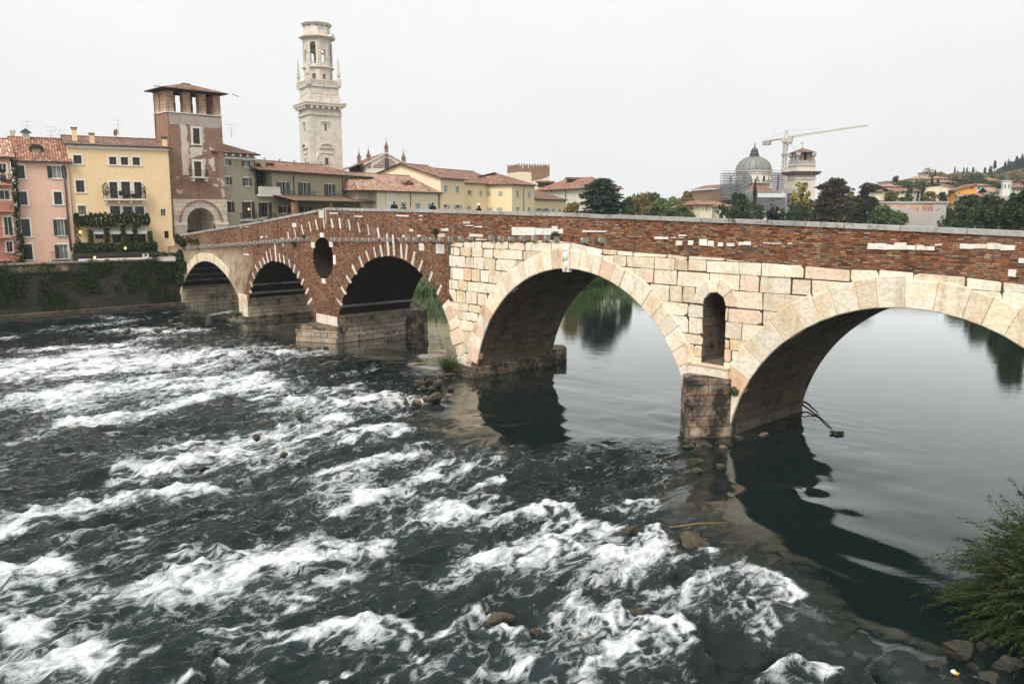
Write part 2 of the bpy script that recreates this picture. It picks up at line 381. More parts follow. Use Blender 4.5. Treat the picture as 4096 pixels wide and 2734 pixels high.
M['steel'] = simple('scaffold steel', (.38, .40, .43), .4, .2, metal=.3)
M['net'] = simple('white scaffold sheeting', (.72, .73, .74), .8, .1)
M['crane'] = simple('yellow crane paint', (.52, .46, .36), .5, .15)
M['ballast'] = simple('crane ballast concrete', (.35, .33, .3), .8, .2)
M['bark'] = simple('bark', (.06, .045, .032), .9, .4, 4, .5)
M['rock'] = stone_mat('wet mossy rock', (.085, .070, .040), dark=.6, rust=.4, bmp=1.0)
M['rock_pale'] = stone_mat('pale river stone', (.22, .165, .105), dark=.45, rust=.3, bmp=.8)
M['rock_bank_shaded'] = stone_mat('shade-darkened bank stone', (.034, .030, .018), dark=.5, rust=.3, bmp=.8)  # bank stones lie in shade, and that shade is part of this colour
M['leaf_dark'] = leaf_mat('dark evergreen leaves', (.012, .028, .012), (.06, .09, .03))
M['leaf_mid'] = leaf_mat('green leaves', (.025, .05, .014), (.09, .13, .035))
M['leaf_light'] = leaf_mat('light green leaves', (.05, .085, .02), (.16, .20, .05))
M['leaf_yellow'] = leaf_mat('yellow autumn leaves', (.20, .17, .03), (.42, .36, .07))
M['leaf_ochre'] = leaf_mat('ochre autumn leaves', (.16, .12, .04), (.30, .23, .08))
M['leaf_cedar'] = leaf_mat('cedar needles', (.012, .032, .022), (.045, .08, .05))
M['leaf_cedar_brown'] = leaf_mat('browning cedar needles', (.02, .024, .014), (.12, .085, .045))
M['leaf_cypress'] = leaf_mat('cypress needles', (.010, .022, .014), (.03, .05, .028))
M['leaf_ivy'] = leaf_mat('ivy leaves', (.010, .024, .008), (.05, .085, .022))
M['leaf_willow'] = leaf_mat('willow leaves', (.009, .021, .005), (.05, .078, .018))
M['grass'] = leaf_mat('grass blades', (.022, .05, .010), (.075, .12, .028))
M['flower'] = simple('white flowers', (.75, .73, .7), .7, .1)
M['terracotta'] = simple('terracotta pot', (.4, .15, .07), .8, .2)
M['canvas'] = simple('white awning canvas', (.72, .70, .66), .8, .1)
M['lamp'] = simple('glowing lamp glass', (.9, .6, .25), .4, .05, emis=(1.0, .55, .15, 6))
M['skin'] = simple('skin', (.52, .30, .21), .55, .06)
# ------------------------------------------------------------------ the bridge
TH = 47.6206
BRG = Frame('stone_arch_bridge', 'old arch bridge of red brick and cream stone with five arches crossing the river', 'bridge', 0.0, 47.9983, -TH)
ARC = [(-46.74, -4.38, 9.78), (-30.95, -.57, 6.73), (-13.11, -.63, 7.95), (4.92, -1.04, 8.38), (23.14, -1.11, 7.88)]
SPR = [2.0, 1.5, 1.2, .8, .5]          # height where each intrados turns into a pier
BW = 6.8
TOPP = [(-60, 7.55), (-52.23, 8.16), (-35.4, 9.49), (-21.8, 10.78), (-7.5, 10.6), (4.5, 10.4), (13.1, 10.2), (21.4, 9.98), (26.7, 9.81), (42, 9.3)]
def top(s):
    for (a, za), (b, zb) in zip(TOPP, TOPP[1:]):
        if s <= b: return za+(zb-za)*(s-a)/(b-a)
    return TOPP[-1][1]
def core():
    lo = []
    for (c, zc, r), zs in zip(ARC, SPR):
        hw = math.sqrt(r*r-(zs-zc)**2); a0 = math.atan2(zs-zc, -hw); a1 = math.atan2(zs-zc, hw); n = 36
        lo.append((c-hw, -2.0)); 
        for i in range(n+1):
            a = a0+(a1-a0)*i/n; lo.append((c+r*math.cos(a), zc+r*math.sin(a)))
        lo.append((c+hw, -2.0))
    lo = [(-60, -2.0)]+lo+[(42, -2.0)]
    ss = [42]+[x for x in np.arange(40, -60, -1.0)]+[-60]
    hi = [(s, top(s)-1.15) for s in ss]
    return lo+hi
prof = core()
mb = MB(); mb.prism(prof, 0.0, BW)
wall = mb.build('spandrel_wall', [M['brick'], M['stone_soffit_shaded'], M['stone_pier'], M['deck'], M['brick_soffit_shaded']], BRG.root, merge=True)
def cut(o, polys, y0, y1):
    for poly in polys:
        c = MB(); c.prism(poly, y0, y1); co = c.build('cutter', M['stone'], BRG.root, merge=True)
        bpy.context.view_layer.update()
        md = o.modifiers.new('b', 'BOOLEAN'); md.operation = 'DIFFERENCE'; md.object = co; md.solver = 'EXACT'
        dg = bpy.context.evaluated_depsgraph_get(); me = bpy.data.meshes.new_from_object(o.evaluated_get(dg))
        o.modifiers.clear(); old = o.data; o.data = me; bpy.data.meshes.remove(old); cm_ = co.data; bpy.data.objects.remove(co); bpy.data.meshes.remove(cm_)
OC = [(-22.72+1.62*math.cos(a), 6.76+1.66*math.sin(a)) for a in np.linspace(0, 2*math.pi, 40, endpoint=False)]
NX0, NX1, NZ0, NZS = 13.62, 14.86, 3.3, 6.12
NC = ((NX0+NX1)/2, NZS); NR = (NX1-NX0)/2
NI = [(NX0, NZ0), (NX1, NZ0)]+[(NC[0]+NR*math.cos(a), NC[1]+NR*math.sin(a)) for a in np.linspace(0, math.pi, 12)]
cut(wall, [OC, NI], -.5, BW+.5)
def reuv(o, side):
    me = o.data
    if 'UVMap' not in me.uv_layers: me.uv_layers.new(name='UVMap')
    ul = me.uv_layers['UVMap'].data
    ca = me.color_attributes.get('tint')
    if ca is None: ca = me.color_attributes.new('tint', 'FLOAT_COLOR', 'CORNER')
    ca.data.foreach_set('color', np.ones(len(me.loops)*4, np.float32))
    for p in me.polygons:
        n = p.normal; c = p.center
        p.material_index = side(n, c)
        for li in p.loop_indices:
            x, y, z = me.vertices[me.loops[li].vertex_index].co
            if abs(n.y) > .7: q = (x, z)
            else:
                k = min(ARC, key=lambda A: abs(c.x-A[0])); a = math.atan2(z-k[1], x-k[0])
                q = (y, a*k[2]) if (abs(n.z) > .02 and z > .2) else (y, z)
                if n.z > .9: q = (x, y)
            ul[li].uv = q
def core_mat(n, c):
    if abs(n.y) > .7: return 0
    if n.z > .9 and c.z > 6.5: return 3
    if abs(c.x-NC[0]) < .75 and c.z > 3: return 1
    if abs(c.x+22.72) < 1.8 and c.z > 4.5: return 4  # round opening gets the brick with shade painted in
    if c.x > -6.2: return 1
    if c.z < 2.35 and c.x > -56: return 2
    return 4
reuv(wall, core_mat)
# parapets and coping
def parapet(name, y0, y1, dz=0.0):
    top = lambda s: globals()['top'](s)+dz
    b = MB(); ss = list(np.arange(-55, 41, 1.0))+[-21.8]; ss = sorted(ss)
    for a, c in zip(ss, ss[1:]):
        p = [(a, top(a)-1.15), (c, top(c)-1.15), (c, top(c)-.2), (a, top(a)-.2)]
        b.face([(x, y0, z) for x, z in p]); b.face([(x, y1, z) for x, z in reversed(p)])
        b.face([(a, y0, top(a)-.2), (c, y0, top(c)-.2), (c, y1, top(c)-.2), (a, y1, top(a)-.2)])
    b.face([(-55, y0, top(-55)-1.15), (-55, y0, top(-55)-.2), (-55, y1, top(-55)-.2), (-55, y1, top(-55)-1.15)])
    return b.build(name, M['brick'], BRG.root)
parapet('parapet', 0.0, .42); parapet('parapet', BW-.42, BW, -.27)
def coping(y0, y1, seed, dz0=0.0):
    top = lambda s: globals()['top'](s)+dz0
    b = MB(); rg = random.Random(seed); s = -55.0
    while s < 40:
        L = rg.uniform(1.5, 2.6); e = min(s+L, 40.5)
        if s < -21.8 < e: e = -21.8
        g = .012; dz = rg.uniform(-.015, .015); dy = rg.uniform(-.015, .015); k = rg.uniform(.82, 1.12)
        p = [(s+g, top(s)-.2+dz), (e-g, top(e)-.2+dz), (e-g, top(e)+dz), (s+g, top(s)+dz)]
        b.prism(p, y0+dy, y1, tint=(k, k, k), bev=.025); s = e
    return b.build('coping', M['stone_grey'], BRG.root)
coping(-.06, .5, 1); coping(BW-.5, BW+.06, 2, -.27)

# ---- stone facing of the two large arches
def clip(poly, nx, nz, c):              # keep nx*x+nz*z <= c
    out = []
    for i in range(len(poly)):
        a, b = poly[i], poly[(i+1) % len(poly)]; da, db = nx*a[0]+nz*a[1]-c, nx*b[0]+nz*b[1]-c
        if da <= 0: out.append(a)
        if (da < 0 < db) or (db < 0 < da):
            k = da/(da-db); out.append((a[0]+(b[0]-a[0])*k, a[1]+(b[1]-a[1])*k))
    return out
def area(p): return .5*abs(sum(p[i][0]*p[(i+1) % len(p)][1]-p[(i+1) % len(p)][0]*p[i][1] for i in range(len(p))))
ST_T = [(1, 1, 1), (1.06, 1.05, 1.03), (.97, .94, .89), (1.0, .94, .84), (1.02, .93, .87), (.99, .97, .93), (1.04, 1.03, 1.0), (.94, .88, .79), (1.0, .85, .77), (.92, .74, .66), (.97, .84, .66), (.84, .77, .68), (1.03, 1.02, 1.0)]
def stint(rg): t = rg.choice(ST_T) if rg.random() < .8 else (1, 1, 1); k = rg.uniform(.9, 1.08); return tuple(min(1.15, x*k) for x in t)
TOPL = [BRG.px(Z2(*q)) for q in ((90, 395), (155, 380), (180, 300), (410, 285), (770, 292), (960, 270), (1125, 292), (1410, 345), (2160, 408))]+[BRG.px(Z3(*q)) for q in ((320, 325), (1190, 400), (1530, 412), (1820, 435), (2120, 470), (2349, 500))]+[(36, 7.2)]
def topl(s):
    if s <= TOPL[0][0]: return TOPL[0][1]
    for (a, za), (b, zb) in zip(TOPL, TOPL[1:]):
        if s <= b: return za+(zb-za)*(s-a)/max(b-a, 1e-6)
    return TOPL[-1][1]
RING = {3: 1.06, 4: 1.2}
def facing():
    b = MB(); rg = random.Random(11); z = -.6; row = 0
    while z < 9:
        h = rg.choice([.5, .58, .66, .74, .82, .54]); s = -7.6-rg.random()
        while s < 36:
            L = rg.uniform(.7, 1.25) if (s < -2 or rg.random() < .35) else rg.uniform(1.2, 2.2)
            hh = h; poly = [(s, z), (s+L, z), (s+L, z+hh), (s, z+hh)]; s0 = s; s += L
            mids = [(s0+L/2)]
            parts = [poly]
            if z+hh > NZ0-.05 and z < NZS+NR*.6:      # beside the niche
                x0, x1 = (NX0, NX1)
                parts = [clip(poly, 1, 0, x0), clip(poly, -1, 0, -x1)]
            for p in parts:
                if len(p) < 3: continue
                for k in (2, 3, 4):
                    c, zc, r = ARC[k]; rr = r+(RING[k]*.55 if k in RING else (1.2 if z > 4.2 else .5))
                    cx = sum(q[0] for q in p)/len(p); cz = sum(q[1] for q in p)/len(p)
                    dx, dz = cx-c, cz-zc; d = math.hypot(dx, dz)
                    if cz < SPR[k] and abs(dx) < r-.05: p = []; break
                    if d < r+3.0: p = clip(p, -dx/d, -dz/d, -(rr+(dx*c+dz*zc)/d))
                    if len(p) < 3: p = []; break
                if not p: continue
                cx = sum(q[0] for q in p)/len(p); e = .4
                za, zb = topl(cx-e), topl(cx+e); sl = (zb-za)/(2*e); zt = topl(cx)
                p = clip(p, -sl, 1, zt-sl*cx)
                lim = -6.2 if z > 4.2 else -7.5      # left edge of the stone part
                p = clip(p, -1, 0, -lim-rg.uniform(0, .25)) if len(p) > 2 else p
                if len(p) < 3 or area(p) < .05: continue
                if math.hypot(cx-NC[0], (sum(q[1] for q in p)/len(p))-NC[1]) < NR+.32 and z > NZS: continue
                dpt = rg.uniform(.015, .07)
                cc = (sum(q[0] for q in p)/len(p), sum(q[1] for q in p)/len(p))
                p = [(q[0]-math.copysign(.016, q[0]-cc[0])+rg.uniform(-.03, .03), q[1]-math.copysign(.014, q[1]-cc[1])+rg.uniform(-.03, .03)) for q in p]
                q = []
                for i_ in range(len(p)):                       # worn corners
                    A0, A1, A2 = p[i_-1], p[i_], p[(i_+1) % len(p)]; w0, w1 = rg.uniform(.01, .06), rg.uniform(.01, .06)
                    if rg.random() < .1: w0, w1 = rg.uniform(.1, .22), rg.uniform(.08, .16)
                    for B_, w_ in ((A0, w0), (A2, w1)):
                        L_ = math.hypot(B_[0]-A1[0], B_[1]-A1[1]) or 1; f_ = min(w_, L_*.3)/L_; q.append((A1[0]+(B_[0]-A1[0])*f_, A1[1]+(B_[1]-A1[1])*f_))
                b.prism(q, -dpt, .05, tint=stint(rg), bev=rg.uniform(.02, .045), back=False)
        z += h; row += 1
    return b.build('stone_block_facing', M['stone'], BRG.root)
facing()
def backing():
    b = MB(); xs = list(np.arange(-6.2, 36, .2))
    for a, e in zip(xs, xs[1:]):
        m_ = (a+e)/2; zl = -1.0
        for k in (2, 3, 4):
            c, zc, r = ARC[k]
            if abs(m_-c) < r and zc+math.sqrt(r*r-(m_-c)**2) > SPR[k]: zl = max(zl, zc+math.sqrt(max(r*r-(a-c)**2, r*r-(e-c)**2, 0))+.05)
        zh = topl(m_)
        if m_ < -5.3: zl = max(zl, 5.4 if m_ < -5.8 else 4.9)
        segs = [(zl, zh)]
        if NX0-.1 < m_ < NX1+.1: segs = [(zl, NZ0-.1), (NZS+NR+.02, zh)]
        for z0, z1 in segs:
            if z1 > z0: b.face([(a, -.008, z0), (e, -.008, z0), (e, -.008, z1), (a, -.008, z1)])
    return b.build('mortar_bed', M['mortar'], BRG.root)
backing()
def voussoirs(k, thick, step, mat, name, seed, a_lo=None, a_hi=None, out=.09, var=.25, inner=0.0, back=.3, zmin=None):
    c, zc, r = ARC[k] if isinstance(k, int) else k; b = MB(); rg = random.Random(seed)
    zs = SPR[k] if isinstance(k, int) else zc; hw = math.sqrt(max(0, r*r-(zs-zc)**2))
    a0 = math.atan2(zs-zc, hw) if a_lo is None else a_lo; a1 = math.pi-math.atan2(zs-zc, hw) if a_hi is None else a_hi; a = a0
    while a < a1-1e-3:
        da = rg.uniform(1-var, 1+var)*step/r; e = min(a+da, a1)
        if a1-e < step/r*.4: e = a1
        T = thick*rg.uniform(.92, 1.12); g = .006/r; i = r-inner+rg.uniform(0, .02)
        p = [(c+i*math.cos(e-g), zc+i*math.sin(e-g)), (c+i*math.cos(a+g), zc+i*math.sin(a+g)), (c+(r+T)*math.cos(a+g), zc+(r+T)*math.sin(a+g)), (c+(r+T)*math.cos((a+e)/2), zc+(r+T)*math.sin((a+e)/2)), (c+(r+T)*math.cos(e-g), zc+(r+T)*math.sin(e-g))]
        p[0], p[1] = p[0], p[1]
        b.prism(p, -out-rg.uniform(0, .05), back, tint=stint(rg), bev=.03); a = e
    return b.build(name, mat, BRG.root)
voussoirs(3, 1.06, .72, M['stone'], 'voussoir_edging', 3)
voussoirs(4, 1.2, .86, M['stone'], 'voussoir_edging', 4)
voussoirs((NC[0], NC[1], NR), .62, .42, M['stone'], 'niche_edging', 5, 0.0, math.pi, var=.1, out=.05, inner=0.0, back=.2)
voussoirs(0, .85, .32, M['stone'], 'voussoir_edging', 6, R(58), R(150), out=.03)
# large stones on the far side of the third pier
c, zc, r = ARC[2]
voussoirs((c, zc, r), .85, .75, M['stone'], 'voussoir_edging', 8, R(24.5), R(38), out=.1, var=.15, inner=.02)
voussoirs((c, zc, r), 1.0, .95, M['stone'], 'voussoir_edging', 9, R(17.5), R(24.3), out=.1, var=.05, inner=.2)
voussoirs((c, zc, r), .8, .7, M['stone'], 'voussoir_edging', 10, R(7), R(17.3), out=.08, var=.15, inner=.0)
def arch_ring(k, thick, name, a_lo, a_hi):
    c, zc, r = ARC[k] if isinstance(k, int) else k; b = MB(); n = 48
    for i in range(n):
        a, e = a_lo+(a_hi-a_lo)*i/n, a_lo+(a_hi-a_lo)*(i+1)/n
        q = [(r, a), (r, e), (r+thick, e), (r+thick, a)]
        P = [(c+x*math.cos(t), zc+x*math.sin(t)) for x, t in q]
        b.face([(P[j][0], -.03, P[j][1]) for j in (1, 0, 3, 2)], uv=[(q[j][0], q[j][1]*r) for j in (1, 0, 3, 2)])
        b.face([(P[0][0], -.03, P[0][1]), (P[1][0], -.03, P[1][1]), (P[1][0], .1, P[1][1]), (P[0][0], .1, P[0][1])], uv=[(0, a*r), (0, e*r), (.13, e*r), (.13, a*r)])
        b.face([(P[3][0], .1, P[3][1]), (P[2][0], .1, P[2][1]), (P[2][0], -.03, P[2][1]), (P[3][0], -.03, P[3][1])], uv=[(0, a*r), (0, e*r), (.13, e*r), (.13, a*r)])
    return b.build(name, M['brick_ring'], BRG.root)
arch_ring(1, 1.05, 'arch_ring', R(20), R(162)); arch_ring(2, 1.25, 'arch_ring', R(37.5), R(166))
RS = [(885,250,893,300),(935,220,950,295),(990,192,1008,267),(1052,165,1068,245),(1103,150,1118,232),(1163,145,1175,225),(1225,140,1240,220),(1288,140,1299,223),(1360,150,1375,235),(1435,167,1449,253),(1510,187,1524,275),(1588,217,1604,298),(1663,260,1676,330),(838,290,850,362)]
P_ = [BRG.px(Z1(q[2]-6, q[3])) for q in RS[1:12]]
A_ = np.c_[2*np.array(P_), np.ones(len(P_))]; cc_ = np.linalg.lstsq(A_, (np.array(P_)**2).sum(1), rcond=None)[0]
RA = (cc_[0], cc_[1], math.sqrt(cc_[2]+cc_[0]**2+cc_[1]**2))
half = math.asin(min(1, 9.0/RA[2])); arch_ring(RA, 1.2, 'relieving_arch', math.pi/2-half*.95, math.pi/2+half*.9)
WS3 = [(1270,770,1310,820),(1303,678,1340,735),(1342,590,1378,650),(1390,507,1420,577),(1443,440,1473,522),(1497,395,1523,475),(1558,365,1576,452),(1608,350,1626,440),(1663,262,1676,437),(1708,270,1720,437),(1770,330,1778,455),(1820,350,1808,472),(1880,405,1858,507),(1940,470,1912,553),(2018,565,1992,635),(2090,662,2055,738)]
WS2 = [(585,705,597,730),(588,632,608,675),(607,570,626,615),(630,505,653,562),(662,475,682,528),(690,445,708,503),(716,405,733,490),(745,378,759,480),(783,342,795,480),(817,420,827,485),(851,435,860,500),(893,460,903,528),(942,505,928,568),(976,560,960,610),(1010,618,990,665),(1047,690,1022,735),(1075,770,1042,812)]
b = MB(); rg = random.Random(5)
for q in WS2+WS3+RS:
    a, e = BRG.px(Z1(q[0], q[1])), BRG.px(Z1(q[2], q[3])); d = Vector((e[0]-a[0], e[1]-a[1])); L = d.length or 1; d /= L; w = rg.uniform(.09, .13)
    nx, nz = -d.y*w, d.x*w
    p = [(a[0]-nx, a[1]-nz), (a[0]+nx, a[1]+nz), (e[0]+nx, e[1]+nz), (e[0]-nx, e[1]-nz)]
    if sum(p[i][0]*p[(i+1) % 4][1]-p[(i+1) % 4][0]*p[i][1] for i in range(4)) < 0: p = p[::-1]
    kk = rg.uniform(.72, 1.0); p = [(x+rg.uniform(-.025, .025), z+rg.uniform(-.05, .05)) for x, z in p]; b.prism(p, -.035, .05, tint=(kk, kk*rg.uniform(.94, 1), kk*rg.uniform(.88, .98)), bev=.01)
# odd white stones set in the brickwork, drawn as (x0,y0,x1,y1)
def inlay(K, rects, tints=None, jag=.02):
    for r_ in rects:
        x0, z1 = BRG.px(K(r_[0], r_[1])); x1, z0 = BRG.px(K(r_[2], r_[3])); j = lambda: rg.uniform(-jag, jag)
        p = [(x0+j(), z0+j()), (x1+j(), z0+j()), (x1+j(), z1+j()), (x0+j(), z1+j())]
        b.prism(p, -.045, .05, tint=rg.choice([(1, 1, 1), (1.08, 1.08, 1.08), (.95, .9, .82), (1.02, .98, .92)]), bev=.02)
inlay(N1, [(505,335,597,405),(600,335,728,408),(732,348,815,410),(820,325,955,408),(962,352,1065,408),(1082,352,1168,412),(1172,365,1292,415),(1300,342,1390,362),(1598,335,1750,400),(1756,335,1908,402),(1912,335,2067,405),(2072,350,2238,418),(2285,510,2345,570),(2168,638,2252,735)])
inlay(N2, [(112,258,275,288),(305,263,365,275),(395,230,490,248),(400,262,462,275),(364,298,437,360),(505,298,568,355),(640,283,732,363),(742,303,810,367),(860,327,915,372),(960,327,1050,372),(1100,318,1158,355),(1163,315,1248,355),(1388,320,1488,335),(1492,326,1602,342),(1672,326,1732,346)])
inlay(Z2, [(680,170,860,238),(865,178,990,236),(995,165,1040,222),(1040,190,1080,222),(1232,198,1420,214),(1592,245,1703,252),(300,128,352,145),(325,158,380,166),(385,165,450,175),(350,225,455,248),(400,262,485,276),(126,185,150,205),(155,182,185,205),(100,228,158,245),(88,305,152,382)])
inlay(Z1, [(1912,340,1952,396),(2047,345,2110,420),(920,180,953,212),(507,210,525,216),(550,207,578,214),(668,283,690,297),(712,280,722,293),(1210,98,1278,108),(1402,122,1470,132),(1735,118,1830,130),(1912,120,1938,130),(1913,147,1935,158),(2260,165,2310,182),(1838,228,1866,248),(1780,275,1800,290),(1900,272,1922,290),(2085,228,2142,245),(2070,262,2115,280),(540,420,580,432),(1135,255,1167,292),(1150,613,1180,655),(1240,430,1262,505),(1068,330,1095,375),(1208,325,1238,368)])
x0, z1 = BRG.px(Z1(1130, 80)); x1, z0 = BRG.px(Z1(1170, 140)); b.box(x0, x1, -.06, .05, z0, z1, tint=(.8, .78, .74))
x0, z1 = BRG.px(Z1(1181, 52)); x1, z0 = BRG.px(Z1(1190, 185)); b.box(x0, x1, -.09, .05, z0, z1-.1, tint=(.85, .83, .8))
b.build('white_stone_inlay', M['stone_white'], BRG.root)  # radial strips and odd blocks are all white stone
# carved figure relief on the keystone of the fourth arch
b = MB(); kx, kz = BRG.px(Z2(1117, 420))
b.box(kx-.24, kx+.24, -.16, .1, kz-.72, kz+.72, tint=(1.05, 1.04, 1.02))
b.blob((kx-.02, -.2, kz+.5), (.11, .1, .14), 8, seed=1, rough=.1); b.blob((kx, -.2, kz+.12), (.15, .1, .3), 8, seed=2, rough=.12); b.blob((kx+.03, -.2, kz-.36), (.12, .09, .32), 8, seed=3, rough=.12); b.blob((kx-.14, -.2, kz+.1), (.05, .07, .25), 6, seed=4)
b.build('keystone_relief', M['stone_white'], BRG.root)
# pale stone courses laid across the brick vaults
b = MB(); rg = random.Random(12)
for k, zs, side in ((2, 2.95, -1), (1, 2.75, -1), (0, 2.9, -1), (0, 3.6, -1), (1, 3.6, -1), (0, 4.3, -1)):
    b = MB(); c, zc, r = ARC[k]; y = .0
    while y < BW-.05:
        e = min(y+rg.uniform(1.0, 2.0), BW); q = []
        for z in (zs, zs+.2):
            x = c+side*math.sqrt(r*r-(z-zc)**2); q.append((x, z))
        kk = rg.uniform(.3, .6); nx = -side*.025
        P = [(q[0][0]+nx, q[0][1]), (q[1][0]+nx, q[1][1])]
        b.face([(P[0][0], y+.01, P[0][1]), (P[0][0], e-.01, P[0][1]), (P[1][0], e-.01, P[1][1]), (P[1][0], y+.01, P[1][1])], tint=(kk, kk, kk)); y = e
    b.build('vault_stone_edging', M['stone_white'], BRG.root)
pass
# corbels
def corbel_mesh(seed):
    b = MB(); rg = random.Random(seed); w = .19+rg.uniform(-.02, .02); h = .36
    b.face([(-w, -.34, h/2), (w, -.34, h/2), (w, .1, h/2), (-w, .1, h/2)])
    P = [(-.34, h/2), (-.34, 0), (-.3, -h*.3), (-.18, -h/2), (.1, -h/2)]
    for (ya, za), (yb, zb) in zip(P, P[1:]): b.face([(-w, ya, za), (-w, yb, zb), (w, yb, zb), (w, ya, za)])
    for sx in (-w, w): b.face([(sx, y, z) for y, z in P]+[(sx, .1, h/2)])
    o = b.build('corbel', M['corbel'], BRG.root); return o
cm3 = [corbel_mesh(k) for k in range(3)]; first = [True]*3
spots = []
for s in np.arange(-53.4, -25, .66): spots.append((s, 6.5+(s+53.27)*.0615))
for x in (1245, 1268, 1312, 1356, 1405, 1448, 1490, 1535, 1580, 1640, 1688, 1775, 1832, 1893, 1958, 2022, 2093, 2165): spots.append(BRG.px(Z1(x, 312)))
for x, y in ((-60,270),(65,268),(135,265),(208,265),(290,265),(365,262),(530,264),(607,264),(685,266),(775,265),(868,268),(965,262),(1040,265),(1258,278),(1393,278)): 
    if x > -50: spots.append(BRG.px(Z2(x, y)))
for i, (s, z) in enumerate(spots):
    k = i % 3; o = cm3[k] if first[k] else put(cm3[k].copy(), BRG.root); first[k] = False
    o.location = (s, -.0, z); o.scale = (random.uniform(.78, .95), random.uniform(.5, .72), random.uniform(.8, 1.0)); o.rotation_euler = (0, random.uniform(-.05, .05), random.uniform(-.06, .06))
# cutwaters and pier feet
def foot(name, poly, z0, z1, mat, courses=1, ins=.0, cap=None):
    b = MB(); h = (z1-z0)/courses
    for i in range(courses):
        k = 1-ins*i; cx = sum(p[0] for p in poly)/len(poly); cy = sum(p[1] for p in poly)/len(poly)
        q = [(cx+(x-cx)*k, cy+(y-cy)*k) for x, y in poly]
        b.slab(q, z0+h*i, z0+h*(i+1)-.012, top_in=.008)
    return b.build(name, mat, BRG.root)
def wl(p): return BRG.loc(*water(p))
t4, l4 = wl((2740, 1750)), wl((2718, 1716)); r4 = wl((2925, 1745))
print('cutwater4', t4, l4, r4)
zt4 = BRG.px(N4(1070, 675))[1]
foot('cutwater', [(r4[0]+.02, .25), (13.0, .25), (l4[0], l4[1]), t4, (r4[0]+.02, r4[1]-.03)][::-1] if False else [t4, (15.5, -.05), (15.5, .3), (13.0, .3), l4], -1.5, zt4-.72, M['stone_dark'], 3, .008)
b = MB(); q = [t4, (15.45, -.05), (15.45, .3), (13.1, .3), l4]; cx = sum(p[0] for p in q)/5; cy = sum(p[1] for p in q)/5
b.slab([(cx+(x-cx)*1.0, cy+(y-cy)*1.0) for x, y in q], zt4-.72, zt4-.66, tint=(1.5, .8, .5)); b.slab([(cx+(x-cx)*.95, cy+(y-cy)*.95) for x, y in q], zt4-.66, zt4)
b.build('cutwater_cap', M['stone_dark'], BRG.root)
b = MB(); b.box(13.05, 15.25, -.25, .05, zt4-.2, zt4+.42); b.box(12.95, 15.3, -.3, .05, zt4+.43, NZ0-.02, tint=(1.0, .84, .74)); b.build('niche_sill', M['stone'], BRG.root)
t2 = wl((1184, 1364)); r2 = wl((1356, 1377)); zt2 = BRG.px(Z1(1285, 990))[1]; print('c2', t2, r2, zt2)
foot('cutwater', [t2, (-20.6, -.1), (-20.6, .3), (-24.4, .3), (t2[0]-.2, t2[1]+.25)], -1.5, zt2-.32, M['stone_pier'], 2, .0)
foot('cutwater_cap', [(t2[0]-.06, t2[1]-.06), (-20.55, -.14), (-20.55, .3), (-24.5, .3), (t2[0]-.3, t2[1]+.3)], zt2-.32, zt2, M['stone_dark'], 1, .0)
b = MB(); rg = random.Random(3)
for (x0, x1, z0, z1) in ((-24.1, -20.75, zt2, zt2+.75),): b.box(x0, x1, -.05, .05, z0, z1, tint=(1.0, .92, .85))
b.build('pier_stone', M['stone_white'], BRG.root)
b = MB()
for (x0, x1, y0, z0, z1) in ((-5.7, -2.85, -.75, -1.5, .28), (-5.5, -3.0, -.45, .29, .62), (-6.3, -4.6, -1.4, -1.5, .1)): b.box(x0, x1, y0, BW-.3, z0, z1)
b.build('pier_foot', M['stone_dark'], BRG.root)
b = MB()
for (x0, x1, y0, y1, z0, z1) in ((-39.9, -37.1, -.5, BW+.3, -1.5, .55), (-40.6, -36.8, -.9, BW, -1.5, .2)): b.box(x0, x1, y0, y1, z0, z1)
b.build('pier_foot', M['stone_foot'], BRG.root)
b = MB(); z = .56; rg = random.Random(8)                 # pale blocks on the first pier
while z < 2.6:
    h = rg.uniform(.35, .5); x = -39.35
    while x < -37.5:
        L = rg.uniform(.5, .95); b.box(x, min(x+L-.015, -37.4), -.05, .05, z, z+h-.015, tint=stint(rg)); x += L
    z += h
b.build('stone_block_facing', M['stone'], BRG.root)
foot('rear_cutwater', [(-24.3, BW-.1), (-20.7, BW-.1), (-20.9, BW+2.2), (-22.5, BW+3.4)], -1.5, 2.0, M['stone_dark'], 2)
b = MB(); b.v = []; 
q = [(-24.2, BW-.1, 2.0), (-20.8, BW-.1, 2.0), (-21.1, BW+1.9, 2.0), (-22.5, BW+2.9, 2.0)]; ap = (-22.4, BW-.05, 4.4)
for i in range(4): b.face([q[i], q[(i+1) % 4], ap])
b.build('rear_cutwater_cap', M['stone_dark'], BRG.root)
foot('rear_cutwater', [(-5.3, BW-.4), (-3.0, BW-.4), (-3.0, BW+1.2), (-4.2, BW+2.0)], -1.5, 1.0, M['stone_dark'], 2)
foot('rear_cutwater', [(13.1, BW-.1), (15.4, BW-.1), (14.4, BW+2.0)], -1.5, 1.8, M['stone_dark'], 2)
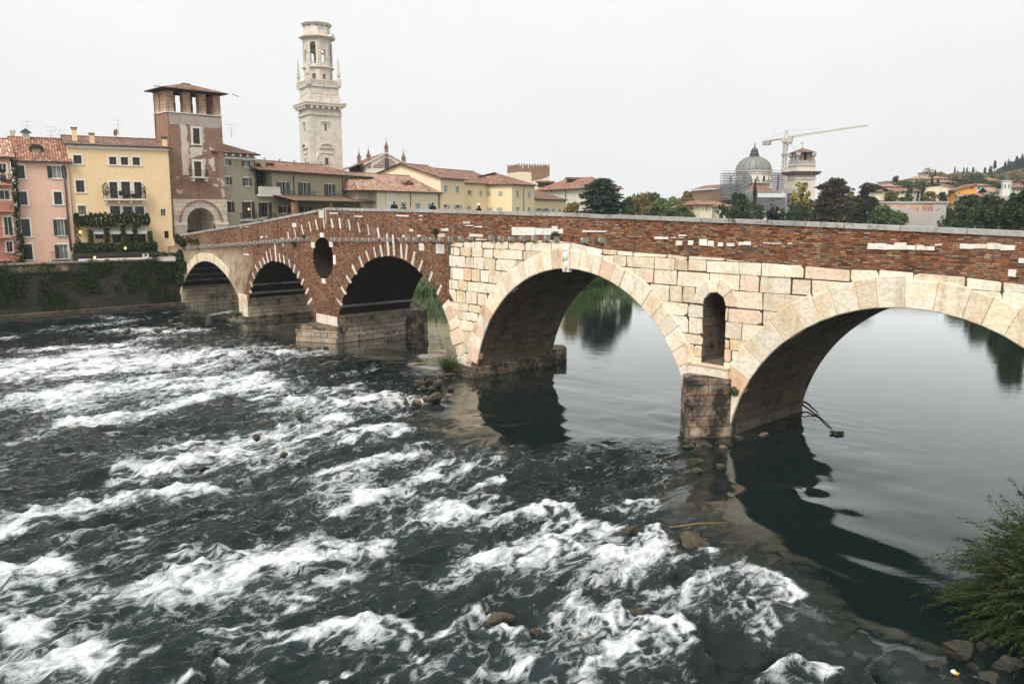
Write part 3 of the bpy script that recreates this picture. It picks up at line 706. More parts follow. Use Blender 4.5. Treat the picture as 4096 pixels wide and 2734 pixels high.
# ------------------------------------------------------------------ buildings
def angle_to(v): return math.degrees(math.atan2(v[1], v[0]))
def frame_at(name, label, cat, u, Y, ang, group=None, z=0.0):
    a = (u-UC)/FPX; return Frame(name, label, cat, a*Y*CP, Y, ang, group, z)
def rect(fr, K, q, y=0.0):
    xa, za = fr.px(K((q[0]+q[2])/2, q[1]), y); xb, zb = fr.px(K((q[0]+q[2])/2, q[3]), y)
    x0 = fr.px(K(q[0], (q[1]+q[3])/2), y)[0]; x1 = fr.px(K(q[2], (q[1]+q[3])/2), y)[0]
    return x0, x1, zb, za
def wall_grid(mb, x0, x1, z0, z1, holes, y=0.0, dep=.25, mi=0):
    hs = [(max(a, x0), min(b, x1), max(c, z0), min(d, z1)) for a, b, c, d in holes if b > x0 and a < x1 and d > z0 and c < z1]
    xs = sorted({x0, x1} | {h[0] for h in hs} | {h[1] for h in hs}); zs = sorted({z0, z1} | {h[2] for h in hs} | {h[3] for h in hs})
    for a, b in zip(xs, xs[1:]):
        for c, d in zip(zs, zs[1:]):
            mx_, mz = (a+b)/2, (c+d)/2
            if any(h[0] < mx_ < h[1] and h[2] < mz < h[3] for h in hs): continue
            mb.face([(a, y, c), (b, y, c), (b, y, d), (a, y, d)], mi)
    for a, b, c, d in hs:
        e = y+dep
        mb.face([(a, y, c), (a, e, c), (b, e, c), (b, y, c)], mi); mb.face([(a, y, d), (b, y, d), (b, e, d), (a, e, d)], mi)
        mb.face([(a, y, c), (a, y, d), (a, e, d), (a, e, c)], mi); mb.face([(b, y, c), (b, e, c), (b, e, d), (b, y, d)], mi)
def shell(fr, name, x0, x1, z0, z1, D, mat, holes=(), y=0.0):
    b = MB(); wall_grid(b, x0, x1, z0, z1, list(holes), y)
    b.face([(x0, y, z0), (x0, y, z1), (x0, y+D, z1), (x0, y+D, z0)]); b.face([(x1, y, z0), (x1, y+D, z0), (x1, y+D, z1), (x1, y, z1)])
    b.face([(x1, y+D, z0), (x0, y+D, z0), (x0, y+D, z1), (x1, y+D, z1)]); b.face([(x0, y, z1), (x1, y, z1), (x1, y+D, z1), (x0, y+D, z1)])
    return b.build(name, mat, fr.root)
def window(fr, r, sur=.14, trim='trim', sh=None, shc='shutter_dark', pane='glass', name='window', y=0.0, sill=True, bars=True, lit=None, frame='white'):
    """sh: None, 'o' both shutters open, 'r'/'l' one leaf open, 'c' closed"""
    x0, x1, z0, z1 = r; b = MB()
    if sur:
        t = -.035
        b.box(x0-sur, x0, y+t, y+.05, z0, z1); b.box(x1, x1+sur, y+t, y+.05, z0, z1)
        b.box(x0-sur, x1+sur, y+t-.01, y+.05, z1, z1+sur)
        if sill: b.box(x0-sur-.05, x1+sur+.05, y-.09, y+.05, z0-max(.09, sur*.7), z0)
    else: b.box(x0, x1, y-.03, y+.05, z0-.07, z0-.002)
    w = b.build(name, M[trim], fr.root)
    p = MB(); p.box(x0+.003, x1-.003, y+.2, y+.24, z0+.003, z1-.003); p.build('pane', M[pane], w)
    if bars and sh != 'c':
        q = MB(); f = min(.06, (x1-x0)*.08); m = (x0+x1)/2
        for a, c in ((x0+.004, x0+f), (m-f/2, m+f/2), (x1-f, x1-.004)): q.box(a, c, y+.15, y+.19, z0+.004, z1-.004)
        q.box(x0+f, m-f/2, y+.155, y+.185, z0+.004, z0+f); q.box(m+f/2, x1-f, y+.155, y+.185, z0+.004, z0+f)
        q.build('sash', M[frame], w)
    hw = (x1-x0)/2
    def leaf(a, c, yy):
        k = MB(); k.box(a, c, yy-.05, yy-.004, z0+.02, z1-.02); k.box(a+.05, c-.05, yy-.062, yy-.05, z0+.1, (z0+z1)/2-.04); k.box(a+.05, c-.05, yy-.062, yy-.05, (z0+z1)/2+.04, z1-.1)
        k.build('shutter', M[shc], w)
    if sh in ('o', 'l'): leaf(x0-hw-.02, x0-.01, y-.04)
    if sh in ('o', 'r'): leaf(x1+.01, x1+hw+.02, y-.04)
    if sh == 'c': leaf(x0+.01, (x0+x1)/2-.006, y+.12); leaf((x0+x1)/2+.006, x1-.01, y+.12)
    if lit:
        k = MB(); k.blob(((x0+x1)/2+hw*.3, y+.1, z0+(z1-z0)*lit), (.09, .07, .12), 6); k.build('lamp_bulb', M['lamp'], w)
    return w
def roof(fr, x0, x1, y0, y1, ze, zr, mat, hl=0.0, hr=0.0, over=.4, name='roof', ridge=None, thick=.14, tiles=True, ends=None):
    """gable or hipped roof, ridge along x; hl/hr pull the ridge ends in"""
    X0, X1, Y0, Y1 = x0-over, x1+over, y0-over, y1+over; ym = ridge if ridge is not None else (Y0+Y1)/2
    sl = (zr-ze)/max(ym-y0, .1); z = ze-sl*over*.6; b = MB(); A, B = (x0+hl if hl else X0), (x1-hr if hr else X1)
    a = [(X0, Y0, z), (X1, Y0, z), (X1, Y1, z), (X0, Y1, z)]; r0, r1 = (A, ym, zr), (B, ym, zr)
    Lf = math.hypot(ym-Y0, zr-z); Lb = math.hypot(Y1-ym, zr-z)
    b.face([a[0], a[1], r1, r0], 0, uv=[(X0, 0), (X1, 0), (B, Lf), (A, Lf)])
    b.face([a[2], a[3], r0, r1], 0, uv=[(X1, 0), (X0, 0), (A, Lb), (B, Lb)])
    if hr: b.face([a[1], a[2], r1], 0, uv=[(Y0, 0), (Y1, 0), (ym, math.hypot(X1-B, zr-z))])
    if hl: b.face([a[3], a[0], r0], 0, uv=[(Y1, 0), (Y0, 0), (ym, math.hypot(A-X0, zr-z))])
    lo = [(p[0], p[1], p[2]-thick) for p in a]
    for i in range(4):
        j = (i+1) % 4
        if i in (0, 2) or (i == 1 and hr) or (i == 3 and hl): b.face([lo[i], lo[j], a[j], a[i]], 1)
    for i, rr, hp in ((1, r1, hr), (3, r0, hl)):
        if not hp:
            rl = (rr[0], rr[1], rr[2]-thick); j = (i+1) % 4
            b.face([lo[i], rl, rr, a[i]], 1); b.face([rl, lo[j], a[j], rr], 1)
    if hl or hr: b.face(lo[::-1], 1)
    else:
        ra, rb = (r0[0], r0[1], r0[2]-thick), (r1[0], r1[1], r1[2]-thick)
        b.face([lo[1], lo[0], ra, rb], 1); b.face([lo[3], lo[2], rb, ra], 1)
    # ridge capping
    n = max(2, int((B-A)/.5))
    for i in range(n):
        s, e = A+(B-A)*i/n, A+(B-A)*(i+.96)/n
        b.prism([(s, zr-.06), (e, zr-.06), (e, zr+.09), (s, zr+.09)], ym-.12, ym+.12, 0)
    o = b.build(name, [mat, M['wood']], fr.root)
    return o
def gable(fr, x, y0, y1, ze, zr, mat, ridge=None, name='gable', t=.3):
    ym = ridge if ridge is not None else (y0+y1)/2; b = MB()
    P = [(y0, ze), (y1, ze), (ym, zr-.05)]
    b.face([(x, y, z) for y, z in P]); b.face([(x+t, y, z) for y, z in reversed(P)])
    for i in range(3):
        j = (i+1) % 3; b.face([(x, *P[i]), (x+t, *P[i]), (x+t, *P[j]), (x, *P[j])])
    return b.build(name, mat, fr.root)
def chimney(fr, K, q, y, mat='yellow', parent=None):
    x0, x1, z0, z1 = rect(fr, K, q, y); b = MB(); w = x1-x0; c = z1-w*.5
    b.box(x0, x1, y, y+w, z0-.6, c); b.box(x0-.05, x1+.05, y-.05, y+w+.05, c+.005, c+w*.12, 1)
    for xx in (x0, x1-w*.2, (x0+x1)/2-w*.1): b.box(xx, xx+w*.2, y+.005, y+w-.005, c+w*.12, c+w*.36, 1)
    b.box(x0-.1, x1+.1, y-.1, y+w+.1, c+w*.36, c+w*.5, 1)
    return b.build('chimney', [M[mat], M['tile_dark']], parent or fr.root)
def pipe(fr, K, pts, y=-.08, r=.055, mat='pipe'):
    b = MB(); P = []
    for p in pts: x, z = fr.px(K(*p), y); P.append((x, y, z))
    b.tube(P, r, 6); return b.build('drainpipe', M[mat], fr.root)
def railing(fr, x0, x1, z0, z1, yf, mat='iron', name='balcony', slab='trim', gap=.13, depth_from=0.0, thick=.12, parent=None, posts=True):
    b = MB(); b.box(x0, x1, yf, depth_from, z0-thick, z0)
    s = b.build(name, M[slab], parent or fr.root); k = MB(); r = .014
    k.box(x0, x1, yf+.02, yf+.05, z1-.03, z1); k.box(x0, x0+.03, yf+.05, depth_from, z1-.03, z1); k.box(x1-.03, x1, yf+.05, depth_from, z1-.03, z1)
    n = max(2, int((x1-x0)/gap))
    for i in range(n+1):
        x = x0+.015+(x1-x0-.03)*i/n; k.box(x-r, x+r, yf+.025, yf+.045, z0, z1-.03)
    for i in range(1, max(2, int((depth_from-yf)/gap))):
        y = yf+i*gap
        for x in (x0+.015, x1-.015): k.box(x-r, x+r, y-r, y+r, z0, z1-.03)
    k.build('railing', M[mat], s); return s
def leaves(name, boxes, n, size, mat, parent=None, seed=0, droop=0.0, shape=None):
    """many small leaf quads; boxes: list of (centre, half extents[, share])"""
    rg = np.random.default_rng(seed); tot = sum(b[2] if len(b) > 2 else 1 for b in boxes); cs = []
    for bx in boxes:
        k = max(3, int(n*(bx[2] if len(bx) > 2 else 1)/tot)); d = rg.normal(size=(k, 3)); d /= np.linalg.norm(d, axis=1, keepdims=True)
        rr = rg.uniform(.35, 1.0, (k, 1))**.5
        if shape == 'box': q = rg.uniform(-1, 1, (k, 3))
        else: q = d*rr
        cs.append(np.array(bx[0])+q*np.array(bx[1]))
    c = np.concatenate(cs); N = len(c); sz = size*rg.uniform(.6, 1.3, (N, 1))
    a = rg.normal(size=(N, 3)); a[:, 2] = a[:, 2]*.6-droop; a /= np.linalg.norm(a, axis=1, keepdims=True)
    u = rg.normal(size=(N, 3)); u -= (u*a).sum(1, keepdims=True)*a; u /= np.linalg.norm(u, axis=1, keepdims=True)
    A, U = a*sz, u*sz*.5
    v = np.stack([c-A, c+U, c+A, c-U], 1).reshape(-1, 3)
    return quadmesh(name, v, mat, parent)
def quadmesh(name, v, mat, parent=None):
    N = len(v)//4; me = bpy.data.meshes.new(name); me.vertices.add(4*N); me.vertices.foreach_set('co', v.astype(np.float32).ravel())
    me.loops.add(4*N); me.loops.foreach_set('vertex_index', np.arange(4*N, dtype=np.int32)); me.polygons.add(N)
    me.polygons.foreach_set('loop_start', np.arange(0, 4*N, 4, dtype=np.int32)); me.polygons.foreach_set('loop_total', np.full(N, 4, np.int32))
    me.materials.append(mat); me.update(calc_edges=True); me.validate()
    return put(bpy.data.objects.new(name, me), parent)
def antenna(p, K, fr, y, h, label, arms=3):
    x, z = fr.px(K(*p), y); X, Y = fr.wor(x, y); b = MB()
    b.tube([(0, 0, -1.5), (0, 0, h)], .025, 5)
    for i in range(arms):
        w = .7-.12*i; zz = h-.1-i*.45
        b.tube([(-w, .02*i, zz), (w, .02*i, zz)], .015, 4)
    o = b.build('roof_antenna', M['steel']); o.location = (X, Y, z); tag(o, label, 'antenna', 'roof antennas'); return o

ROW = angle_to((.86, .51))
# --- yellow house
YB = frame_at('yellow_house', 'bright yellow four storey house with planted balconies beside the brick gate tower', 'house', 690, 91.0, ROW)
yx0 = YB.px(K1(530, 400))[0]; yx1 = 0.0; yze = YB.px(K1(900, 200))[1]; zg = 5.0
wins = [(563,270,624,335),(835,282,890,340),(925,284,980,344),(1015,286,1070,346),(582,462,645,552),(840,474,900,598),(930,472,998,602),(1028,474,1085,600),(598,655,658,722),(843,658,918,722),(942,660,1014,722),(1034,662,1102,722),(1230,682,1268,736),(1258,848,1292,905),(730,858,792,908),(860,862,930,940),(960,862,1030,940),(1050,870,1115,940)]
H_ = [rect(YB, K1, q) for q in wins]
shell(YB, 'wall', yx0, yx1, zg, yze, 9.0, M['yellow'], H_)
for i, (q, r) in enumerate(zip(wins, H_)):
    window(YB, r, sur=0 if i in (12, 13, 14, 15, 16, 17) else .16, pane='glass_pale' if i == 8 else 'glass', frame='door_wood' if i not in (12,) else 'white', trim='trim')
b = MB(); b.box(yx0-.1, yx1+.05, -.18, .02, yze-.32, yze+.02); b.build('cornice', M['trim'], YB.root)
ry = 5.0; yzr = YB.px(K1(900, 137), ry)[1]
ro = roof(YB, yx0, yx1, 0, 10, yze+.12, yzr, M['tile_dark'], over=.35, ridge=ry)
for q, y in (((550,55,588,145),1.6), ((686,98,722,180),.4), ((1244,128,1278,205),.3)): chimney(YB, K1, q, y, 'yellow', ro)
pipe(YB, K1, [(1290, 212), (1308, 500), (1322, 760), (1328, 900)]); 
bx = [YB.px(K1(x, 605), -.9)[0] for x in (795, 1118)]; bz0, bz1 = YB.px(K1(950, 605), -.9)[1], YB.px(K1(950, 545), -.9)[1]
bal = railing(YB, bx[0], bx[1], bz0, bz1, -.9)
b = MB()
for k in range(4):
    x = bx[0]+.25+(bx[1]-bx[0]-.5)*k/3; b.prism([(x-.09, bz0-.45), (x+.09, bz0-.45), (x+.09, bz0-.12), (x-.09, bz0-.12)], -.7, 0)
b.build('bracket', M['trim'], bal)
def pot(fr, K, p, y, h, lab, grp='balcony plants', leafh=.5, wide=.28, mat='leaf_ivy', pm='trim', nn=220):
    x, z = fr.px(K(*p), y); t = Frame('potted_plant', lab, 'plant', *fr.wor(x, y), fr.ang, grp, z)
    b = MB(); b.lathe([(.11, 0), (.16, h), (.17, h+.03)], 10, smooth=False); b.build('pot', M[pm], t.root)
    leaves('foliage', [((0, 0, h+leafh*.5), (wide, wide, leafh*.6))], nn, .09, M[mat], t.root, seed=int(x*10) % 999)
    return t
pot(YB, K1, (815, 600), -.7, .3, 'leafy shrub in a white pot at the near end of the yellow house balcony', leafh=1.3, wide=.4)
pot(YB, K1, (1095, 602), -.7, .32, 'tall leafy shrub in a white pot at the far end of the yellow house balcony', leafh=1.2, wide=.38)
pot(YB, K1, (932, 602), -.7, .35, 'green plant in a tall white pot on the middle of the yellow house balcony', leafh=.5)
pot(YB, K1, (1025, 602), -.7, .2, 'low plant in a terracotta trough on the yellow house balcony', leafh=.3, pm='terracotta')
pot(YB, K1, (985, 602), -.7, .2, 'small plant in a terracotta pot on the yellow house balcony', leafh=.22, pm='terracotta')
# planted lower balcony and restaurant terrace
x0, x1 = [YB.px(K1(x, 790), -1.3)[0] for x in (570, 1145)]; z0, z1 = YB.px(K1(900, 792), -1.3)[1], YB.px(K1(900, 740), -1.3)[1]
lb = railing(YB, x0, x1, z0, z1, -1.3)
hg = Frame('hanging_hedge', 'trailing green hedge with white flowers along the lower balcony of the yellow house', 'hedge', *YB.wor(x0, -1.35), YB.ang, z=z1)
L_ = x1-x0
leaves('foliage', [((L_*(i+.5)/16, 0, -.2-.25*random.random()), (L_/22, .22, .55+.35*random.random())) for i in range(16)], 6500, .11, M['leaf_ivy'], hg.root, 3, .3)
leaves('flowers', [((L_*x, -.15, .05), (.4, .15, .3)) for x in (.06, .17, .24, .93)], 160, .05, M['flower'], hg.root, 4)
for i, q in enumerate(((705,842,798,862),(832,840,930,862),(950,838,1030,860),(1045,836,1130,860))):
    a0, a1, c0, c1 = rect(YB, K1, q, -1.0); b = MB(); n = 7
    b.face([(a0, -1.1, c0), (a1, -1.1, c0), (a1, -.1, c1+.35), (a0, -.1, c1+.35)]); b.face([(a0, -1.1, c0), (a0, -.1, c1+.35), (a0, -.1, c0+.1)]); b.face([(a1, -1.1, c0), (a1, -.1, c0+.1), (a1, -.1, c1+.35)])
    for k in range(n):
        xa, xb = a0+(a1-a0)*k/n, a0+(a1-a0)*(k+1)/n
        b.face([(xa, -1.1, c0), (xa+(xb-xa)*.15, -1.1, c0-.16), (xb-(xb-xa)*.15, -1.1, c0-.16), (xb, -1.1, c0)])
    b.build('awning', M['canvas'], YB.root)
x0, x1 = [YB.px(K1(x, 980), -2.6)[0] for x in (565, 1200)]; zz = YB.px(K1(880, 1020), -2.6)[1]; zt = YB.px(K1(880, 945), -2.6)[1]; L_ = x1-x0
hg = Frame('terrace_hedge', 'clipped green hedge in front of the restaurant terrace below the yellow house', 'hedge', *YB.wor(x0, -2.6), YB.ang, z=zz)
leaves('foliage', [((L_*(i+.5)/20, random.uniform(-.1, .1), (zt-zz)*.5+random.uniform(-.1, .2)), (L_/26, .4, (zt-zz)*.62)) for i in range(20)], 8000, .12, M['leaf_ivy'], hg.root, 5)
b = MB(); b.box(-.2, L_+.2, -.5, .5, zz and -.9, .12); b.build('planter_box', M['shutter_dark'], hg.root)
for p, lab in (((612, 853), 'small glowing wall lamp under the planted balcony of the yellow house'), ((955, 978), 'small glowing lamp hung in the terrace hedge'), ((722, 1045), 'glowing table lamp below the terrace hedge')):
    x, z = YB.px(K1(*p), -2.75 if p[1] > 900 else -.4); X, Y = YB.wor(x, -3.2 if p[1] > 900 else -.4); t = Frame('wall_lamp', lab, 'lamp', X, Y, YB.ang, 'glowing terrace lamps', z)
    b = MB(); b.blob((0, 0, 0), (.1, .1, .13), 8); b.build('bulb', M['lamp'], t.root); b = MB(); b.lathe([(.16, .1), (.05, .24)], 8); b.build('shade', M['iron'], t.root)
for i, (x, ya, yb) in enumerate(((815, 830, 940), (940, 800, 940), (1030, 810, 940), (1145, 850, 950), (580, 720, 950), (690, 840, 940))):
    a, za = YB.px(K1(x, ya), -1.2); _, zb = YB.px(K1(x, yb), -1.2); v = Frame('climbing_vine', 'green vine climbing the terrace posts of the yellow house', 'vine', *YB.wor(a, -1.2), YB.ang, 'vines climbing the terrace posts', zb)
    leaves('foliage', [((0, 0, (za-zb)*(k+.5)/5), (.3, .25, (za-zb)/8)) for k in range(5)], 420, .1, M['leaf_ivy'], v.root, i+20)
    b = MB(); b.tube([(0, .1, 0), (.04, .12, (za-zb)*.5), (0, .1, za-zb)], .03, 5); b.build('stem', M['bark'], v.root)
# --- pink house
PK = Frame('pink_house', 'pink plastered house with white framed dark windows left of the yellow house', 'house', *YB.wor(yx0-.05, -.25), ROW)
px0 = PK.px(K1(112, 420))[0]; px1 = -.0; pze = PK.px(K1(300, 312))[1]
wins = [(128,348,188,448,None),(400,352,470,445,'o'),(140,548,208,648,None),(414,550,474,645,None),(165,758,230,890,None),(440,760,494,884,'o'),(185,950,248,1068,None),(455,952,520,1062,'l')]
H_ = [rect(PK, K1, q[:4]) for q in wins]
shell(PK, 'wall', px0, px1, zg, pze, 9.0, M['pink'], H_)
for q, r in zip(wins, H_): window(PK, r, sur=.16, sh=q[4], pane='glass' if q[4] is None else 'glass_pale', bars=q[4] is not None)
rq = rect(PK, K1, (436, 825, 500, 885), -.15); railing(PK, rq[0]-.1, rq[1]+.15, rq[2], rq[3], -.15, 'rail', thick=.05)
rq = rect(PK, K1, (415, 1005, 522, 1062), -.5); railing(PK, rq[0]-.3, rq[1], rq[2], rq[3], -.5, 'iron', thick=.05)
ry = 4.6; pzr = PK.px(K1(400, 142), ry)[1]
ro = roof(PK, px0, px1, 0, 9.2, pze+.1, pzr, M['tile_red'], over=.4, ridge=ry)
pipe(PK, K1, [(484, 345), (505, 560), (528, 860), (545, 1000)], r=.09)
x0, x1, z0, z1 = rect(PK, K1, (245, 215, 312, 275), 1.4); b = MB(); b.box(x0, x1, 1.4, 2.4, z0-.3, z1); b.prism([(x0-.25, z1), (x1+.25, z1), (x1+.05, z1+.38), (x0+.05, z1+.38)], 1.2, 2.6, 1); b.box(x0+.25, x1-.3, 1.38, 1.41, z1-.22, z1-.04, 2)
b.build('dormer_chimney', [M['olive'], M['wood'], M['glass_pale']], ro)
x0, x1, z0, z1 = rect(PK, K1, (172, 75, 225, 160), 4.2); b = MB(); b.box(x0, x1, 4.2, 5.2, z0-.8, z1-.25); b.prism([(x0-.2, z1-.25), (x1+.2, z1-.25), ((x0+x1)/2, z1+.15)], 4.0, 5.4, 1); b.build('chimney', [M['concrete'], M['lead']], ro)
x0, x1, z0, z1 = rect(PK, K1, (80, 80, 112, 135), 5.2); b = MB(); b.box(x0, x1, 5.2, 5.9, z0-.8, z1-.2); b.lathe([(.13, z1-.2), (.12, z1+.05)], 8, ((x0+x1)/2-.15, 5.5)); b.lathe([(.13, z1-.2), (.12, z1+.05)], 8, ((x0+x1)/2+.15, 5.5)); b.build('chimney', M['concrete'], ro)
# --- rose house at the left edge
RH = Frame('rose_house', 'rose coloured house with iron balconies at the left edge of the embankment', 'house', *PK.wor(px0-.3, -.6), ROW+4)
rx0 = -9.0; rze = RH.px(K1(40, 282))[1]
wins = [(-10,335,50,400),(0,420,50,480),(-5,540,75,610),(32,742,95,882),(50,930,95,1010)]
H_ = [rect(RH, K1, q) for q in wins]
shell(RH, 'wall', rx0, 0, zg, rze, 8.0, M['rose'], H_)
for r in H_: window(RH, r, sur=.14, pane='glass', frame='white')
rzr = RH.px(K1(60, 145), 4.4)[1]; roof(RH, rx0, 0.1, 0, 8.8, rze+.1, rzr, M['tile_pale'], over=.35, ridge=4.4)
for (za, zb, xr) in ((488, 445, 95), (690, 640, 85), (893, 825, 90), (1070, 1015, 80)):
    x1 = RH.px(K1(xr, za), -.8)[0]; z0, z1 = RH.px(K1(30, za), -.8)[1], RH.px(K1(30, zb), -.8)[1]; railing(RH, x1-4.5, x1, z0, z1, -.8, 'iron' if za != 893 else 'door_wood', slab='rose')
for p, lab in (((20, 408), 'white flowers in a window box on the rose house balcony'), ((25, 470), 'small terracotta pot on the rose house balcony'), ((62, 480), 'small green pot plant at the rose house balcony end')):
    pot(RH, K1, (p[0], p[1]+12), -.6, .2, lab, leafh=.3, mat='flower' if p[1] < 420 else 'leaf_ivy', pm='terracotta', nn=90)
# ivy column between rose and pink house
iv = Frame('ivy', 'dense dark ivy climbing between the rose house and the pink house', 'ivy', *PK.wor(px0, -.25), ROW)
bxs = []
for (x, y, w, h) in ((112,380,20,60),(110,460,22,60),(112,560,28,70),(118,640,30,80),(118,740,32,80),(122,840,36,80),(130,930,48,80),(132,1020,60,70),(128,1080,60,40)):
    a, z = iv.px(K1(x, y)); k = .52*88/3186; bxs.append(((a, -.15, z), (w*k, .3, h*k), w*h))
leaves('foliage', bxs, 4200, .12, M['leaf_ivy'], iv.root, 31)
# --- gate tower
TA = angle_to((.70, .714))
TW = frame_at('gate_tower', 'old brick gate tower with an open tiled loggia at the far bridge end', 'tower', 694, 92.6, TA)
tx0, tx1 = 0.0, TW.px(K2(808, 1000))[0]; tw = tx1-tx0; tz0 = 4.5
zA = TW.px(K2(560, 1180))[1]; zB = TW.px(K2(520, 375))[1]; zC = TW.px(K2(520, 172))[1]; print('tower', tw, zA, zB, zC)
acx, acz = TW.px(K2(580, 1400)); ar = (TW.px(K2(715, 1400))[0]-TW.px(K2(447, 1400))[0])/2; acx = (TW.px(K2(715, 1400))[0]+TW.px(K2(447, 1400))[0])/2
poly = [(0, tz0), (acx-ar, tz0), (acx-ar, acz)]+[(acx+ar*math.cos(a), acz+ar*math.sin(a)) for a in np.linspace(math.pi, 0, 24)]+[(acx+ar, tz0), (tw, tz0), (tw, zA), (0, zA)]
b = MB(); b.prism(poly, -.06, tw*.56); b.build('gate_base', M['gate_stone'], TW.root)
b = MB()
for rr, hh in ((ar*1.42, .1), (ar*1.5, .16)):
    for i in range(30):
        a, e = math.pi*i/30, math.pi*(i+1)/30; b.prism([(acx+rr*math.cos(a), acz+rr*math.sin(a)), (acx+(rr+.07)*math.cos(a), acz+(rr+.07)*math.sin(a)), (acx+(rr+.07)*math.cos(e), acz+(rr+.07)*math.sin(e)), (acx+rr*math.cos(e), acz+rr*math.sin(e))], -.06-hh, -.03, tint=(.8, .5, .4))
b.build('arch_edging', M['gate_stone'], TW.root)
b = MB(); b.box(-.08, acx-ar-.01, -.16, .1, acz-.3, acz-.04); b.box(acx+ar+.01, tw+.08, -.16, .1, acz-.3, acz-.04); b.build('impost_band', M['trim'], TW.root)
wins = [(502,507,567,655),(516,822,584,965)]; H_ = [rect(TW, K2, q) for q in wins]
shell(TW, 'wall', 0, tw, zA, zB, tw*.56, M['brick_tower'], H_)
for i, r in enumerate(H_): window(TW, r, sur=.22, bars=True, frame='door_wood', pane='glass' if i == 0 else 'door_wood')
rq = rect(TW, K2, (490, 900, 652, 968), -.8); bl = railing(TW, rq[0], rq[1], rq[2], rq[3], -.8, 'iron', slab='trim')
b = MB()
for x in (rq[0]+.2, rq[1]-.3): b.prism([(x, rq[2]-.5), (x+.25, rq[2]-.5), (x+.25, rq[2]-.12), (x, rq[2]-.12)], -.6, 0)
b.build('bracket', M['trim'], bl)
# worn plaster left on the brick, as thin irregular sheets
b = MB(); rg = random.Random(4)
def patch(K, pts, y, mi=0, t=(1, 1, 1)):
    P = []
    for p, q in zip(pts, pts[1:]+pts[:1]):
        n = 4
        for i in range(n):
            f = i/n; P.append((p[0]+(q[0]-p[0])*f+rg.uniform(-7, 7), p[1]+(q[1]-p[1])*f+rg.uniform(-9, 9)))
    Q = [TW.px(K(*p), 0) for p in P][::-1]
    Q = [(min(max(x, .02), tw-.02), z) for x, z in Q]; k = rg.uniform(.85, 1.05)
    b.prism(Q, y-rg.uniform(.012, .02), .02, mi, tuple(c*k for c in t))
patch(K2, [(272,362),(772,408),(775,500),(700,510),(600,500),(520,495),(430,470),(285,475)], 0, t=(.66, .64, .64))
patch(K2, [(380,470),(445,480),(450,650),(470,640),(460,760),(600,760),(470,790),(462,900),(485,950),(400,955),(395,700)], 0)
patch(K2, [(480,500),(500,500),(500,655),(485,650)], 0); patch(K2, [(570,500),(600,500),(615,640),(590,660),(570,655)], 0)
patch(K2, [(490,800),(514,800),(514,960),(495,960)], 0); patch(K2, [(586,800),(625,800),(625,860),(612,960),(588,960)], 0)
patch(K2, [(470,690),(600,680),(590,755),(480,760)], 0)
for q in ([(655,800),(700,780),(715,850),(690,880),(655,850)], [(680,880),(720,880),(715,910),(690,910)], [(690,1035),(740,1035),(740,1065),(700,1060)], [(765,1000),(800,1000),(805,1060),(780,1055)], [(775,1080),(806,1085),(810,1165),(782,1160)], [(340,1095),(400,1090),(405,1120),(360,1125)], [(660,690),(700,700),(700,720),(665,715)], [(740,735),(770,735),(765,755),(745,750)], [(345,965),(370,968),(366,985),(350,985)], [(600,715),(630,715),(630,735),(600,732)], [(730,980),(765,985),(760,1000),(732,998)]): patch(K2, q, 0)
b.build('plaster_patch', M['old_plaster'], TW.root)
b = MB(); b.box(-.1, tw+.1, -.1, tw*.56+.1, zB, zB+.1); b.build('sill_band', M['trim'], TW.root)
# loggia: stone pillars, tie beam and roof
pil = []
b0 = MB(); rg = random.Random(2); zz = zB+.1
while zz < zC:
    h = min(rg.uniform(.35, .5), zC-zz); k = rg.uniform(.8, 1.05); b0.box(-.42+rg.uniform(-.02, .02), .42+rg.uniform(-.02, .02), -.42, .42, zz, zz+h-.02, tint=(k, k*rg.uniform(.85, 1), k*rg.uniform(.8, 1))); zz += h
po = b0.build('pillar', M['loggia_stone'], TW.root); dp = tw*.56; first_ = True
for (x, y) in [(.45, .45), (tw*.37, .45), (tw*.66, .45), (tw-.45, .45), (.45, dp*.36), (.45, dp*.68), (.45, dp-.45), (tw-.45, dp*.36), (tw-.45, dp*.68), (tw-.45, dp-.45), (tw*.28, dp-.45), (tw*.60, dp-.45)]:
    o = po if first_ else put(po.copy(), TW.root); first_ = False; o.location = (x, y, 0)
b = MB()
for (a, c, d, e) in ((0, tw, 0, .5), (0, tw, dp-.5, dp), (0, .5, .5, dp-.5), (tw-.5, tw, .5, dp-.5)): b.box(a, c, d, e, zC, zC+.4)
b.build('tie_beam', M['wood'], TW.root)
zr = TW.px(K2(400, 92), dp/2)[1]+.1
ro = roof(TW, 0, tw, 0, dp, zC+.42, zr, M['tile_dark'], hl=tw*.42, hr=tw*.42, over=.7, thick=.1)
b = MB(); b.tube([(-1.0, -1.0, zC+.2), (-1.9, -1.5, zC+.05)], .04, 5); b.tube([(tw+1.0, -1.0, zC+.2), (tw+1.6, -1.4, zC-.1)], .04, 5); b.build('gutter_spout', M['iron'], ro)
pipe(TW, K2, [(130, 210), (145, 380), (152, 600)], y=.5)
